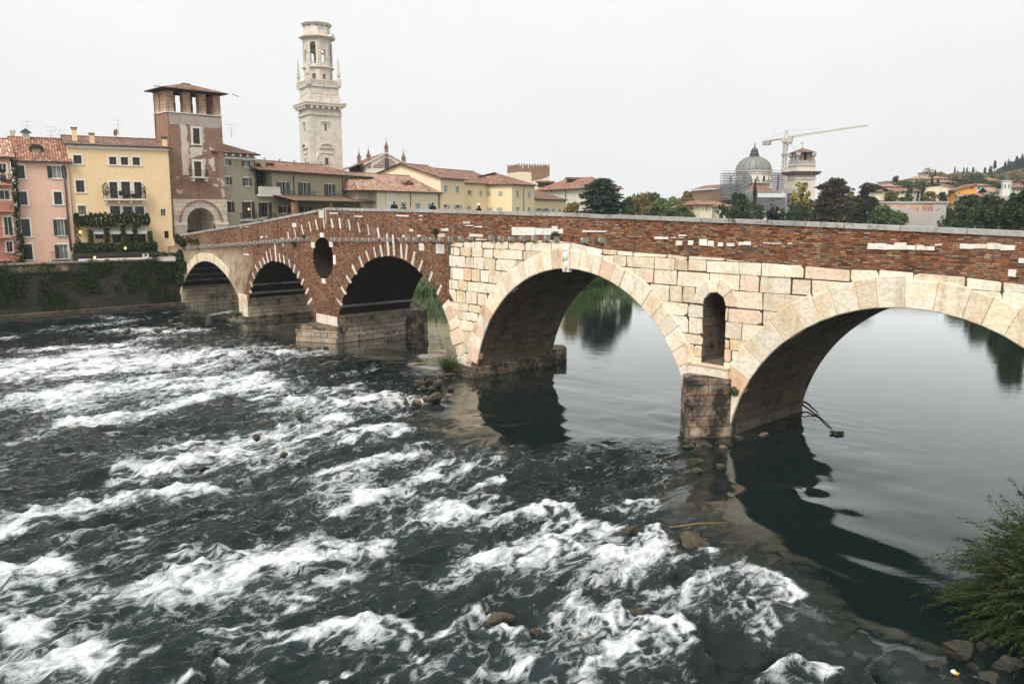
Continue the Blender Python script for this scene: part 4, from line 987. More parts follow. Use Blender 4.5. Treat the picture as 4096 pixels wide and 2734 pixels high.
# --- grey olive house
OH = frame_at('grey_olive_house', 'tall grey olive house with blue green shutters and mossy roof right of the gate tower', 'house', 897, 97.5, angle_to((.60, .80)))
ox1 = OH.px(K4(492, 500))[0]; oze = OH.px(K4(280, 250))[1]
wins = [(62,332,118,420,'r'),(330,352,385,440,'o'),(72,578,130,690,'r'),(342,592,400,705,'o'),(95,918,160,1070,'r'),(350,922,432,1150,'o'),(580,932,668,1130,'o')]
H_ = [rect(OH, K4, q[:4]) for q in wins]; ox2 = OH.px(K4(800, 950))[0]; zm = OH.px(K4(650, 850))[1]
shell(OH, 'wall', -.0, ox1, 4.5, oze, 8, M['olive'], H_[:6]); shell(OH, 'wing_wall', ox1+.01, ox2, 4.5, zm, 8, M['olive'], H_[6:])
for i, (q, r) in enumerate(zip(wins, H_)): window(OH, r, sur=.12 if i < 4 else .1, sh=q[4], shc='shutter_green' if i < 4 else 'shutter_dark', pane='glass_pale' if i < 2 else 'glass', lit=.55 if i == 5 else None, frame='white' if i < 4 else 'door_wood')
b = MB(); b.box(-.1, ox1+.2, -.15, .02, oze-.75, oze-.55); b.box(-.1, ox1+.2, -.1, .02, oze-.1, oze)
for k in range(5): x = .4+(ox1-.7)*k/4; b.box(x-.12, x+.12, -.45, .0, oze-.42, oze-.12)
b.build('cornice', M['trim'], OH.root)
zr = OH.px(K4(120, 97), 4.0)[1]; roof(OH, -1.0, ox1, 0, 8, oze+.08, zr, M['tile_moss'], hr=3.0, over=.5)
pipe(OH, K4, [(485, 240), (475, 300), (482, 500), (495, 820)])
b = MB(); b.box(ox1+.01, ox2+.3, -.5, 8, zm, zm+.3); b.build('terrace_slab', M['trim'], OH.root)
zq = OH.px(K4(640, 712), -.45)[1]; b = MB(); b.box(ox1+.03, ox2+.1, -.48, -.3, zm+.31, zq); b.build('terrace_parapet', M['offwhite'], OH.root)
t = Frame('terrace_shrub', 'dark green shrub on the roof terrace between the two olive houses', 'shrub', *OH.wor(ox1+.2, 1.2), OH.ang, z=zq-.3)
leaves('foliage', [((1.3, 0, .6), (1.3, .8, 1.2)), ((.8, .2, 2.2), (.9, .6, .9)), ((2.0, 0, 1.4), (.8, .5, .9))], 1500, .13, M['leaf_dark'], t.root, 41); leaves('leaves', [((.6, -.2, 2.9), (.7, .5, .3))], 260, .13, M['leaf_mid'], t.root, 42)
shell(OH, 'back_wall', ox1+.02, ox2+2, zm+.32, OH.px(K4(520, 340), 4)[1], 3, M['olive'], y=4.0)
for q in ((300,1070,510,1170),(545,1075,780,1150)):
    r = rect(OH, K4, q, -.5); railing(OH, r[0], r[1], r[2], r[3], -.5, 'iron')
# --- long olive house with the tiled loggia roof
LH = frame_at('long_olive_house', 'long olive house with tiled roof and four balcony windows behind the top of the bridge', 'house', 1094, 103.0, angle_to((.40, .917)))
lx1 = LH.px(K4(2058, 700))[0]; lze = LH.px(K4(740, 490))[1]; print('long house', lx1, lze)
wins = [(830,650,915,838,'o'),(1125,660,1205,850,'o'),(1478,680,1550,865,'o'),(1835,700,1900,880,'o')]
H_ = [rect(LH, K4, q[:4]) for q in wins]
H2 = [rect(LH, K4, q) for q in ((845,985,930,1080),(1140,985,1225,1080))]
shell(LH, 'wall', 0, lx1, 4.5, lze, 9, M['olive_long'], H_+H2)
for q, r in zip(wins, H_):
    window(LH, r, sur=.1, sh='o', shc='shutter_green'); rr = (r[0]-.35, r[1]+1.2, r[2], r[2]+(r[3]-r[2])*.38); rl = railing(LH, rr[0], rr[1], rr[2], rr[3], -.55, 'rail', slab='tile_dark', thick=.08)
    f = Frame('flower_box', 'dark planted window box below a balcony of the long olive house', 'flower box', *LH.wor(rr[0], -.7), LH.ang, 'window boxes on the long olive house', rr[2]-.35)
    leaves('foliage', [(((rr[1]-rr[0])*(k+.5)/5, 0, .12), (.3, .18, .18)) for k in range(5)], 380, .08, M['leaf_dark'], f.root, 7); b = MB(); b.box(0, rr[1]-rr[0], -.15, .15, -.12, .08); b.build('trough', M['iron'], f.root)
for r in H2: window(LH, r, sur=.08, sh='o', shc='shutter_dark')
zr = LH.px(K4(560, 360), 5.5)[1]; zr2 = LH.px(K4(1300, 400), 5.5)[1]; print(zr, zr2)
ro = roof(LH, -2.5, lx1, 0, 11, lze+.1, (zr+zr2)/2, M['tile'], hr=4.0, over=.6, ridge=5.5)
chimney(LH, K4, (695, 385, 745, 480), 1.2, 'olive', ro)
b = MB()
for k in range(6): b.lathe([(.09, zr-.2), (.09, zr+.35), (.16, zr+.36), (.16, zr+.5)], 8, (-1+k*3.1, 5.5))
b.build('vent_pipes', M['steel'], ro)
pipe(LH, K4, [(1045, 540), (1018, 570), (1028, 860)]); pipe(LH, K4, [(1720, 580), (1690, 600), (1700, 890)])
x0, z = LH.px(K4(800, 880), -2.2); z2 = LH.px(K4(1400, 895), -.1)[1]; x1 = LH.px(K4(2130, 940), -2.2)[0]
b = MB(); zf = LH.px(K4(1300, 905), -3.5)[1]; Lr = 3.6
b.face([(-.3, -3.6, zf), (lx1+1, -3.6, zf), (lx1+1, 0, zf+.75), (-.3, 0, zf+.75)], 0, uv=[(0, 0), (lx1, 0), (lx1, Lr), (0, Lr)]); b.face([(-.3, -3.6, zf-.12), (-.3, 0, zf+.6), (lx1+1, 0, zf+.6), (lx1+1, -3.6, zf-.12)], 1); b.face([(-.3, -3.6, zf-.12), (lx1+1, -3.6, zf-.12), (lx1+1, -3.6, zf), (-.3, -3.6, zf)], 1)
b.build('loggia_roof', [M['tile_moss'], M['wood']], LH.root)
b = MB()
for k in range(4): x = .3+(lx1-.2)*k/3; b = MB(); b.box(x-.3, x+.3, -3.4, -2.8, 4.5, zf-.1); b.build('loggia_pillar', M['brick_tower'], LH.root)
# --- houses seen through the gate arch
GH = Frame('courtyard_house', 'dark olive house front with balcony seen through the gate arch', 'house', *TW.wor(-1, 12), TA)
r = [(1.2, 2.0, 8.6, 10.6), (3.4, 4.3, 8.4, 10.7), (5.6, 6.4, 8.4, 10.7), (7.6, 8.4, 8.6, 10.6), (1.0, 2.0, 5.2, 7.4), (3.6, 4.8, 5.2, 7.4), (6.2, 7.2, 5.2, 7.4)]; shell(GH, 'wall', -4, 13, 4.5, 16, 6, M['olive'], r)
for q in r: window(GH, q, sur=.1, sh='o')
railing(GH, 1.8, 7.5, 8.4, 9.3, -.7, 'iron'); roof(GH, -4, 13, 0, 6, 16, 18, M['tile_dark'])

# --- cathedral bell tower
CA = 31.5
CT = frame_at('bell_tower', 'tall white stone cathedral bell tower with octagonal belfry above the olive roofs', 'tower', 1290, 190.0, CA)
mtx, mtz = CT.px(K3(635, 1200)); 
def cpx(x, y): return CT.px(K3(x, y))
kz = lambda y: CT.px(K3(440, y))[1]
hs = 3.72
cx_ = cpx(440, 1000)[0]; OXC = cx_
def sq(mb, h, z0, z1, mi=0): mb.box(OXC-h, OXC+h, -h, h, z0, z1, mi)
b = MB(); sq(b, hs, 4, kz(985)); 
for sx in (-1, 1):                       # corner pilasters
    for sy in (-1, 1): b.box(OXC+sx*(hs-.55)-.62, OXC+sx*(hs-.55)+.62, sy*(hs-.55)-.62, sy*(hs-.55)+.62, 4, kz(1000))
tower_shaft = b.build('shaft', M['tower_stone'], CT.root)
b = MB()
for h, za, zb in ((hs+.28, 1000, 985), (hs+.18, 985, 965), (hs+.02, 965, 925), (hs+.5, 925, 912), (hs+1.0, 912, 890), (hs+1.12, 890, 878)): sq(b, h, kz(za), kz(zb))
for k in range(6):
    x = -hs+.4+(2*hs-.8)*k/5
    b.box(OXC+x-.25, OXC+x+.25, -hs-.9, -hs, kz(940), kz(915)); b.box(OXC-hs-.9, OXC-hs, x-.25, x+.25, kz(940), kz(915))
b.build('cornice', M['tower_stone'], CT.root)
b = MB(); h2 = hs*.93; sq(b, h2+.25, kz(872), kz(815)); sq(b, h2, kz(815), kz(725)); sq(b, h2+.35, kz(725), kz(712))
for k in range(3):
    x = -h2*.62+h2*.62*k; b.box(OXC+x-.8, OXC+x+.8, -h2-.07, -h2, kz(795), kz(738)); b.box(OXC-h2-.07, OXC-h2, x-.8, x+.8, kz(795), kz(738))
b.build('attic_block', M['tower_stone'], CT.root)
b = MB(); h3 = h2+.1; z0, z1 = kz(712), kz(668)
for sx in (-1, 1):
    for sy in (-1, 1): b.box(OXC+sx*h3-.45, OXC+sx*h3+.45, sy*h3-.45, sy*h3+.45, z0, kz(655))
for side in range(4):
    for k in range(14):
        t_ = -h3+.7+(2*h3-1.4)*k/13
        x, y = ((t_, -h3), (t_, h3), (-h3, t_), (h3, t_))[side]
        b.box(OXC+x-.11, OXC+x+.11, y-.11, y+.11, z0, z1)
    xa, xb, ya, yb = ((-h3+.5, h3-.5, -h3-.16, -h3+.16), (-h3+.5, h3-.5, h3-.16, h3+.16), (-h3-.16, -h3+.16, -h3+.5, h3-.5), (h3-.16, h3+.16, -h3+.5, h3-.5))[side]
    b.box(OXC+xa, OXC+xb, ya, yb, z1, z1+.28)
b.build('balustrade', M['tower_stone'], CT.root)
ob = MB(); zb_ = kz(655); ob.lathe([(.5, 0), (.5, .35), (.36, .4), (.3, .8), (.52, .95), (.5, 1.2), (.16, 4.9), (.0, 5.2)], 4, ph=math.pi/4, smooth=False)
oo = ob.build('obelisk', M['tower_stone'], CT.root); ff = True
for sx in (-1, 1):
    for sy in (-1, 1):
        o = oo if ff else put(oo.copy(), CT.root); ff = False; o.location = (OXC+sx*h3, sy*h3, zb_)
ro_ = (cpx(550, 400)[0]-cpx(275, 400)[0])/2*.98; PH8 = math.pi/8+R(8)
b = MB(); b.lathe([(ro_, kz(712)), (ro_, kz(545)), (ro_+.45, kz(535)), (ro_+.5, kz(525)), (ro_, kz(515)), (ro_, kz(262)), (ro_+.3, kz(255)), (ro_+.9, kz(240)), (ro_+.95, kz(232)), (ro_*.93, kz(215)), (ro_*.9, kz(125)), (ro_+.15, kz(110)), (ro_+.3, kz(98)), (ro_*.9, kz(88)), (.5, kz(86))], 8, (OXC, 0), ph=PH8)
b.lathe([(ro_-1.0, kz(515)+.2), (ro_-1.0, kz(262)-.3)], 8, (OXC, 0), ph=PH8) if False else None
oct_ = b.build('belfry', M['tower_stone'], CT.root, merge=True)
cuts = []
for k in range(8):
    a = PH8+math.pi/8+k*math.pi/4; big = k % 2 == 0; ap = ro_*math.cos(math.pi/8)
    def arch(w, zb, zs, y0, y1, a=a):
        P = [(-w, zb), (w, zb)]+[(w*math.cos(t_), zs+w*math.sin(t_)) for t_ in np.linspace(0, math.pi, 9)]
        c = MB(); c.prism(P, y0, y1); o = c.build('cutter', M['lead'], CT.root, merge=True); o.location = (OXC, 0, 0); o.rotation_euler = (0, 0, a+math.pi/2); return o
    cuts.append(arch(.82 if big else .5, kz(500 if big else 485), kz(325 if big else 380), -ro_-1, -ap+1.1))
    cuts.append(arch(.42, kz(680), kz(612), -ro_-1, -ap+.8))
core_ = MB(); core_.lathe([(ro_*.72, kz(510)), (ro_*.72, kz(290))], 8, (OXC, 0), ph=PH8); cuts.append(core_.build('cutter', M['lead'], CT.root, merge=True))
bpy.context.view_layer.update()
for o in cuts:
    md = oct_.modifiers.new('b', 'BOOLEAN'); md.operation = 'DIFFERENCE'; md.object = o; md.solver = 'EXACT'
dg = bpy.context.evaluated_depsgraph_get(); me = bpy.data.meshes.new_from_object(oct_.evaluated_get(dg)); oct_.modifiers.clear(); oct_.data = me
for o in cuts: d = o.data; bpy.data.objects.remove(o); bpy.data.meshes.remove(d)
ca = me.color_attributes.get('tint')
if ca is None: ca = me.color_attributes.new('tint', 'FLOAT_COLOR', 'CORNER')
ca.data.foreach_set('color', np.ones(len(me.loops)*4, np.float32))
b = MB()
for k in range(8):
    a = PH8+math.pi/8+k*math.pi/4; ap = ro_*math.cos(math.pi/8); big = k % 2 == 0
    cs, sn = math.cos(a), math.sin(a); tx_, ty_ = -sn, cs
    def P3(t_, d, z): return (OXC+cs*d+tx_*t_, sn*d+ty_*t_, z)
    for e in (-1, 1):                    # pilasters at the belfry corners
        for (d0, w) in ((ap+.14, .22),):
            t0 = e*(ap*math.tan(math.pi/8)-.35); q = [P3(t0-w, d0, 0), P3(t0+w, d0, 0)]
            b.face([P3(t0-w, d0, kz(512)), P3(t0+w, d0, kz(512)), P3(t0+w, d0, kz(285)), P3(t0-w, d0, kz(285))])
            for s_ in (-w, w): b.face([P3(t0+s_, d0, kz(512)), P3(t0+s_, ap-.05, kz(512)), P3(t0+s_, ap-.05, kz(285)), P3(t0+s_, d0, kz(285))])
    if big:                              # pediment
        w = 1.75; d = ap+.85
        for d_, dd in ((d, 0),):
            b.face([P3(-w, d, kz(235)), P3(w, d, kz(235)), P3(0, d, kz(190))]); b.face([P3(-w, d, kz(235)), P3(0, d, kz(190)), P3(0, ap-.3, kz(190)), P3(-w, ap-.3, kz(235))]); b.face([P3(w, d, kz(235)), P3(w, ap-.3, kz(235)), P3(0, ap-.3, kz(190)), P3(0, d, kz(190))])
        for k2 in range(5):
            t0 = -.65+.32*k2; c0 = P3(t0, ap-.15, 0); b.lathe([(.07, kz(498)), (.09, kz(480)), (.06, kz(472))], 5, (c0[0], c0[1]))
    e_ = P3(0, ap*.91+.02, kz(120))
b.build('belfry_trim', M['tower_stone'], CT.root)
b = MB()
for k in range(8):
    a = PH8+math.pi/8+k*math.pi/4
    for t_ in ((-1.1, .0, 1.1) if k % 2 else (-.8, .8)):
        d = ro_*.905*math.cos(math.pi/8)+.05; c = (OXC+math.cos(a)*d-math.sin(a)*t_, math.sin(a)*d+math.cos(a)*t_); z = kz(118)
        b.tube([(c[0]-math.cos(a)*.1, c[1]-math.sin(a)*.1, z), (c[0]+math.cos(a)*.03, c[1]+math.sin(a)*.03, z)], .3, 10)
b.build('round_openings', M['lead'], CT.root)
bell = Frame('church_bell', 'bronze church bell hanging in the tall belfry opening of the white bell tower', 'bell', *CT.wor(OXC, 0), CA, z=kz(420))
b = MB(); b.lathe([(.95, -.9), (.85, -.7), (.6, .1), (.5, .5), (.2, .75)], 14, smooth=True); b.build('bell_body', M['lead'], bell.root); b = MB(); b.box(-2.2, 2.2, -.15, .15, .8, 1.05); b.build('headstock', M['iron'], bell.root)
# shaft windows on the front and left faces
def face_feature(mb, face, t_, z0, z1, w, d, mi=0):
    if face == 0: mb.box(OXC+t_-w, OXC+t_+w, -hs-d, -hs+.02, z0, z1, mi)
    else: mb.box(OXC-hs-d, OXC-hs+.02, t_-w, t_+w, z0, z1, mi)
for f_ in (0, 1):
    w = MB(); face_feature(w, f_, 0, kz(1148), kz(1085), .2, .03); wo = w.build('slit_window', M['lead'], CT.root)
    w = MB(); face_feature(w, f_, 0, kz(1085), kz(1075), .6, .1); face_feature(w, f_, 0, kz(1065), kz(1055), .95, .28); face_feature(w, f_, .48, kz(1085), kz(1065), .12, .2); face_feature(w, f_, -.48, kz(1085), kz(1065), .12, .2); w.build('window_hood', M['tower_stone'], wo)
    w = MB(); face_feature(w, f_, 0, kz(1475), kz(1410), .38, .03)
    wo = w.build('arched_window', M['lead'], CT.root)
    w = MB(); face_feature(w, f_, .62, kz(1475), kz(1410), .2, .15); face_feature(w, f_, -.62, kz(1475), kz(1410), .2, .15); face_feature(w, f_, 0, kz(1408), kz(1395), .8, .15); face_feature(w, f_, 0, kz(1368), kz(1355), 1.5, .2); face_feature(w, f_, 0, kz(1318), kz(1306), 1.75, .35)
    n = 10
    for i in range(n):
        a, e = math.pi*i/n, math.pi*(i+1)/n; P = [(1.7*math.cos(a), kz(1306)+.95*math.sin(a)), (1.7*math.cos(e), kz(1306)+.95*math.sin(e)), (1.4*math.cos(e), kz(1306)+.72*math.sin(e)), (1.4*math.cos(a), kz(1306)+.72*math.sin(a))]
        if f_ == 0: w.prism([(OXC+x, z) for x, z in P], -hs-.35, -hs+.02)
        else:
            for q in (P,): w.face([(OXC-hs-.35, x, z) for x, z in q]); w.face([(OXC-hs-.35, q[0][0], q[0][1]), (OXC-hs, q[0][0], q[0][1]), (OXC-hs, q[1][0], q[1][1]), (OXC-hs-.35, q[1][0], q[1][1])])
    w.build('window_hood', M['tower_stone'], wo)
# --- cathedral nave with brick pinnacles
NA = angle_to((.30, .95))
CN = frame_at('cathedral', 'pale cathedral gable with striped brick bands and red roof right of the bell tower', 'church', 1440+60*.46, 180.0, angle_to((.93, .37)))
gx0, gx1 = CN.px(K5(62, 250))[0], CN.px(K5(395, 250))[0]; gza = CN.px(K5(70, 240))[1]; gzr = CN.px(K5(230, 160))[1]; gxm = CN.px(K5(230, 200))[0]
b = MB(); b.prism([(gx0, 4), (gx1, 4), (gx1, gza), (gxm, gzr), (gx0, gza)], 0, .8); b.build('gable_wall', M['offwhite'], CN.root)
b = MB()
for (xa, xb, y) in ((190,215,210),(250,280,213),(175,300,226),(150,310,240),(130,310,255),(112,300,268),(112,240,282)):
    x0, z = CN.px(K5(xa, y)); x1 = CN.px(K5(xb, y))[0]; b.box(x0, x1, -.04, .02, z-.12, z+.12)
b.build('brick_band', M['brick_tower'], CN.root)
b = MB(); x, z = CN.px(K5(232, 212)); b.box(x-.1, x+.1, -.06, .0, z-.7, z+.7); b.box(x-.45, x+.45, -.055, .0, z+.05, z+.25); b.build('cross_opening', M['lead'], CN.root)
for xx in (226, 242):
    x, z = CN.px(K5(xx, 258)); b = MB(); b.box(x-.28, x+.28, -.05, .02, z-1.2, z+1.2); b.build('lancet_window', M['lead'], CN.root)
b = MB(); D = 22
for sx, xa in ((0, gx0), (1, gx1)):
    q = [(xa+(-.8 if sx == 0 else .8), -.3, gza-.35), (gxm, -.3, gzr+.25), (gxm, D, gzr+.25), (xa+(-.8 if sx == 0 else .8), D, gza-.35)]; L = math.hypot(gxm-xa, gzr-gza)
    b.face(q if sx == 0 else q[::-1], 0, uv=[(0, 0), (0, L), (D, L), (D, 0)] if sx == 0 else [(D, 0), (D, L), (0, L), (0, 0)])
    b.face([(p[0], p[1], p[2]-.25) for p in (q[::-1] if sx == 0 else q)], 1)
    b.face([q[0], (q[0][0], q[0][1], q[0][2]-.25), (q[1][0], q[1][1], q[1][2]-.25), q[1]], 1)
b.build('roof', [M['tile_red'], M['trim']], CN.root)
b = MB(); b.box(gx0, gx0+.8, .8, D, 4, gza-.3); b.box(gx1-.8, gx1, .8, D, 4, gza-.3); b.box(gx0-6, gx0, 3, D+8, 4, gza-2.2); b.build('nave_wall', M['offwhite'], CN.root)
b = MB(); b.face([(gx0-6.5, 2.6, gza-2.3), (gx0, 2.6, gza+.2), (gx0, D+8, gza+.2), (gx0-6.5, D+8, gza-2.3)], 0, uv=[(0, 0), (0, 7), (28, 7), (28, 0)]); b.build('aisle_roof', M['tile_red'], CN.root)
def pinnacle(p, y, h, w):
    h *= .52; w *= .62
    x, z = CN.px(K5(*p), y); b = MB(); b.box(x-w, x+w, y-w, y+w, z-1.2, z+h*.5); b.box(x-w-.15, x+w+.15, y-w-.15, y+w+.15, z+h*.5, z+h*.56)
    pn = b.build('pinnacle', M['brick_tower'], CN.root); b = MB(); b.lathe([(w*1.25, z+h*.56), (.06, z+h), (.0, z+h+.1)], 4, (x, y), ph=math.pi/4); b.tube([(x, y, z+h), (x, y, z+h+.9)], .05, 4); b.build('spire', M['tile_dark'], pn)
for p, y, h, w in (((230, 160), .2, 5.2, .55), ((75, 235), .2, 5.2, .6), ((380, 250), .2, 5.0, .6), ((75-82, 240), 8, 4.6, .6)): pinnacle(p, y, h, w)
# --- cream wing
PA = angle_to((.50, .866))
CW = frame_at('cream_wing', 'low cream building with pinkish tiled roof behind the bridge top', 'building', 1440+150*.46, 118, PA)
x1 = CW.px(K5(688, 560))[0]; ze = CW.px(K5(160, 480))[1]; print('wing', x1, ze)
wins = [(357,590,400,640),(482,592,522,640),(592,598,625,640)]; H_ = [rect(CW, K5, q) for q in wins]
shell(CW, 'wall', 0, x1, 4, ze, 10, M['cream'], H_)
for r in H_: window(CW, r, sur=.1, sh='c', shc='shutter_grey')
xa = CW.px(K5(80, 600))[0]; shell(CW, 'side_wall', -2.5, -.01, 4, ze+1.0, 10, M['offwhite'], y=1.5)
ro = roof(CW, -3, x1, 0, 12, ze+.1, CW.px(K5(250, 345), 6)[1], M['tile_pale'], hr=0, hl=1.0, over=.5)
b = MB(); x, z = CW.px(K5(405, 420), 2.5); b.box(x-1.3, x+1.3, 2.2, 5, z-.9, z-.1, 1); b.prism([(x-1.5, z-.1), (x+1.5, z-.1), (x, z+.5)], 2.0, 5.2, 1); b.build('dormer', [M['tile_dark'], M['tile_dark']], ro)
pipe(CW, K5, [(448, 492), (440, 515), (442, 630)]); pipe(CW, K5, [(685, 505), (687, 640)])
b = MB(); x, z = CW.px(K5(262, 600), -.1); b.prism([(x-.9, z-2), (x+.9, z-2), (x+.9, z+1.2)]+[(x+.9*math.cos(t_), z+1.2+.9*math.sin(t_)) for t_ in np.linspace(.3, math.pi-.3, 6)]+[(x-.9, z+1.2)], -.12, .02); b.build('arched_niche', M['trim'], CW.root)
# --- yellow palace, three fronts
YP = Frame('yellow_palace', 'long yellow palace with grey shutters and stepped tiled roofs upstream of the bridge', 'palace', *CW.wor(x1+.1, -.3), angle_to((.50, .866)))
xb = YP.px(K5(910, 500))[0]; ze = YP.px(K5(780, 378))[1]
wins = [(728,442,760,490,'c'),(832,448,860,498,'c'),(728,605,760,636,'r'),(835,608,866,640,'o')]; H_ = [rect(YP, K5, q[:4]) for q in wins]
shell(YP, 'wall', 0, xb, 4, ze, 12, M['palace'], H_)
for q, r in zip(wins, H_): window(YP, r, sur=.14, sh=q[4], shc='shutter_grey')
zg_ = YP.px(K5(330, 250), 8)[1]
b = MB(); yL = 16.0; b.face([(-.02, 0, ze), (-.02, 0, 4), (-.02, yL, 4), (-.02, yL, ze), (-.02, yL*.5, zg_)]); b.build('gable_wall', M['cream'], YP.root)
roof(YP, 0, xb, 0, yL, ze+.1, zg_+.1, M['tile'], over=.5, ridge=yL*.5)
y2 = 1.2; xc = YP.px(K5(1108, 500), y2)[0]; ze2 = YP.px(K5(1000, 420), y2)[1]
wins = [(938,480,960,522,'r'),(1038,485,1060,528,'c'),(935,620,962,645,'c')]; H_ = [rect(YP, K5, q[:4], y2) for q in wins]
shell(YP, 'wall', xb+.01, xc+3, 4, ze2, 12, M['palace'], H_, y=y2)
for q, r in zip(wins, H_): window(YP, r, sur=.14, sh=q[4], shc='shutter_grey', y=y2)
roof(YP, xb, xc+6, y2, y2+14, ze2+.1, YP.px(K5(1000, 318), y2+7)[1], M['tile'], over=.45, ridge=y2+7)
# projecting bay: left-facing side and river front
bx_, bz_ = YP.px(K5(1110, 560), y2); dep_ = 4.2
X0, Y0 = YP.wor(bx_, y2)
q = ray(*K5(1322, 560)); 
BY = Frame('palace_bay', 'projecting corner bay of the yellow palace with hipped tiled roof', 'palace', 0, 0, 0); bpy.data.objects.remove(BY.root)
lo_, hi_ = 0, 30
for _ in range(40):                      # where the bay's left side, square to the front, meets its corner's sight line
    m_ = (lo_+hi_)/2; Xp, Yp = YP.wor(bx_, y2-m_); 
    if Xp/Yp < q[0]/q[1]: lo_ = m_
    else: hi_ = m_
dep_ = m_; print('bay depth', dep_)
yb = y2-dep_; xd = YP.px(K5(1518, 560), yb)[0]; ze3 = YP.px(K5(1322, 425), yb)[1]
wins = [(1360,488,1382,532,'c'),(1462,496,1482,540,'c'),(1357,628,1382,660,'c'),(1460,630,1482,662,'c')]; H_ = [rect(YP, K5, q_[:4], yb) for q_ in wins]
shell(YP, 'wall', bx_, xd, 4, ze3, dep_+10, M['palace'], H_, y=yb)
for q_, r in zip(wins, H_): window(YP, r, sur=.14, sh=q_[4], shc='shutter_grey', y=yb)
b = MB()
for (xa_, ya_, xb_, yb_) in ((1107,490,1137,530),(1206,488,1240,528),(1100,632,1150,655),(1190,632,1240,655)):
    y0_, z1_ = YP.side(K5(xa_, ya_), bx_); y1_, z0_ = YP.side(K5(xb_, yb_), bx_); b = MB(); b.box(bx_-.06, bx_+.02, min(y0_, y1_), max(y0_, y1_), z0_, z1_); b.build('side_window', M['shutter_grey'], YP.root)
pass
roof(YP, bx_, xd, yb, yb+dep_+10, ze3+.1, YP.px(K5(1300, 335), yb+5)[1], M['tile'], hl=4.5, hr=5, over=.5, ridge=yb+6)
pipe(YP, K5, [(1440, 440), (1425, 480), (1425, 660)], y=yb-.08)
LW = Frame('low_palace_wing', 'low yellow wing with sloping tiled roof at the river end of the palace', 'building', *YP.wor(xd+.1, yb+.4), YP.ang)
xe = LW.px(K5(1790, 620))[0]; ze = LW.px(K5(1530, 556))[1]
wins = [(1545,638,1575,664,'o'),(1605,640,1632,666,'o'),(1672,642,1692,668,'c'),(1728,645,1746,670,'c')]; H_ = [rect(LW, K5, q_[:4]) for q_ in wins]
shell(LW, 'wall', 0, xe, 4, ze, 8, M['palace'], H_)
for q_, r in zip(wins, H_): window(LW, r, sur=.12, sh=q_[4], shc='shutter_grey')
roof(LW, 0, xe, 0, 10, ze+.1, LW.px(K5(1560, 470), 5)[1], M['tile_dark'], hr=5, over=.4)
# --- crenellated tower
BT = frame_at('battlement_tower', 'square medieval tower with swallowtail battlements behind the yellow palace', 'tower', 1440+1380*.46, 215, angle_to((.93, .36)))
xt = BT.px(K5(1648, 350))[0]; zt, zm = BT.px(K5(1500, 290))[1], BT.px(K5(1510, 250))[1]; dt = xt*.95
shell(BT, 'wall', 0, xt, 4, BT.px(K5(1500, 320))[1], dt, M['cream'])
b = MB(); b.box(-.05, xt+.05, -.05, dt+.05, BT.px(K5(1500, 320))[1], zt); b.prism([(xt*.42, BT.px(K5(1500, 400))[1]), (xt*.8, BT.px(K5(1500, 375))[1]), (xt+.04, BT.px(K5(1500, 350))[1]), (xt+.04, zt), (xt*.4, zt)], -.06, .3); b.build('brick_top', M['brick_tower'], BT.root)
b = MB()
for i in range(6):
    w = xt/8.5; x = (xt-w)*i/5
    for (y0, y1) in ((-.05, .6), (dt-.6, dt+.05)): b.prism([(x, zt), (x+w, zt), (x+w, zm), (x+w*.5, zm-.7), (x, zm)], y0, y1)
    if 0 < i < 5:
        y = (dt-w)*i/5
        for x0 in (-.05, xt-.55): b.box(x0, x0+.6, y, y+w, zt, zm-.2)
b.build('battlement_edging', M['brick_tower'], BT.root)
# --- large palace with red hipped roof
RP = frame_at('red_roof_palace', 'large pale palace with broad red hipped roof and dormers beside the dark cedar', 'palace', 1440+1540*.46, 200, angle_to((.40, -.917)))
xr = RP.px(K5(1945, 500))[0]; ze = RP.px(K5(1600, 475))[1]; zr = RP.px(K5(1800, 385), 4.5)[1]
H_ = []; shell(RP, 'wall', 0, xr, 4, ze, 9, M['offwhite'])
ro = roof(RP, 0, xr, 0, 9, ze+.1, zr, M['tile_red'], hl=6, hr=4, over=.8)
for q_ in ((1815,378,1850,412),(1562,408,1600,438)):
    x0, x1, z0, z1 = rect(RP, K5, q_, 3); b = MB(); b.box(x0, x1, 2.5, 6, z0-.5, z1-.2); b.prism([(x0-.4, z1-.2), (x1+.4, z1-.2), (x1+.1, z1+.25), (x0+.1, z1+.25)], 2, 6, 1); b.build('dormer', [M['wood'], M['tile_dark']], ro)
pipe(RP, K5, [(1790, 470), (1788, 600)], r=.12); pipe(RP, K5, [(1655, 475), (1672, 500)], r=.1)
# antennas, dish
antenna((205, 20), K1, PK, 5, .2, 'tall thin aerial above the grey chimney of the pink house', 2); antenna((385, 60), K1, PK, 5, .2, 'aerial with short arms on the pink house ridge'); antenna((460, 85), K1, PK, 5, .2, 'lowest aerial on the pink house ridge')
antenna((900, 10), K1, YB, 5, .2, 'tall aerial with a dish on the yellow house ridge', 2); antenna((865, 480), K2, OH, 3, .2, 'thin aerial above the mossy roof of the grey olive house', 3)
antenna((382, 150), K5, YP, 8, .2, 'aerial on the yellow palace gable')
x, z = YB.px(K1(893, 98), 4.6); X, Y = YB.wor(x, 4.6); d = Frame('satellite_dish', 'dark red satellite dish on the yellow house roof', 'satellite dish', X, Y, 20, z=z)
b = MB(); b.lathe([(.02, 0), (.22, .04), (.4, .14)], 14, smooth=True); o = b.build('dish', simple('dark red dish', (.14, .04, .035), .5), d.root); o.rotation_euler = (R(80), 0, R(-50)); b = MB(); b.tube([(0, 0, 0), (.0, .3, -.9)], .03, 5); b.build('arm', M['steel'], d.root)
x, z = LH.px(K4(1360, 300), 6); X, Y = LH.wor(x, 6); d = Frame('satellite_dish', 'white satellite dish on the ridge of the long olive house', 'satellite dish', X, Y, 0, z=z)
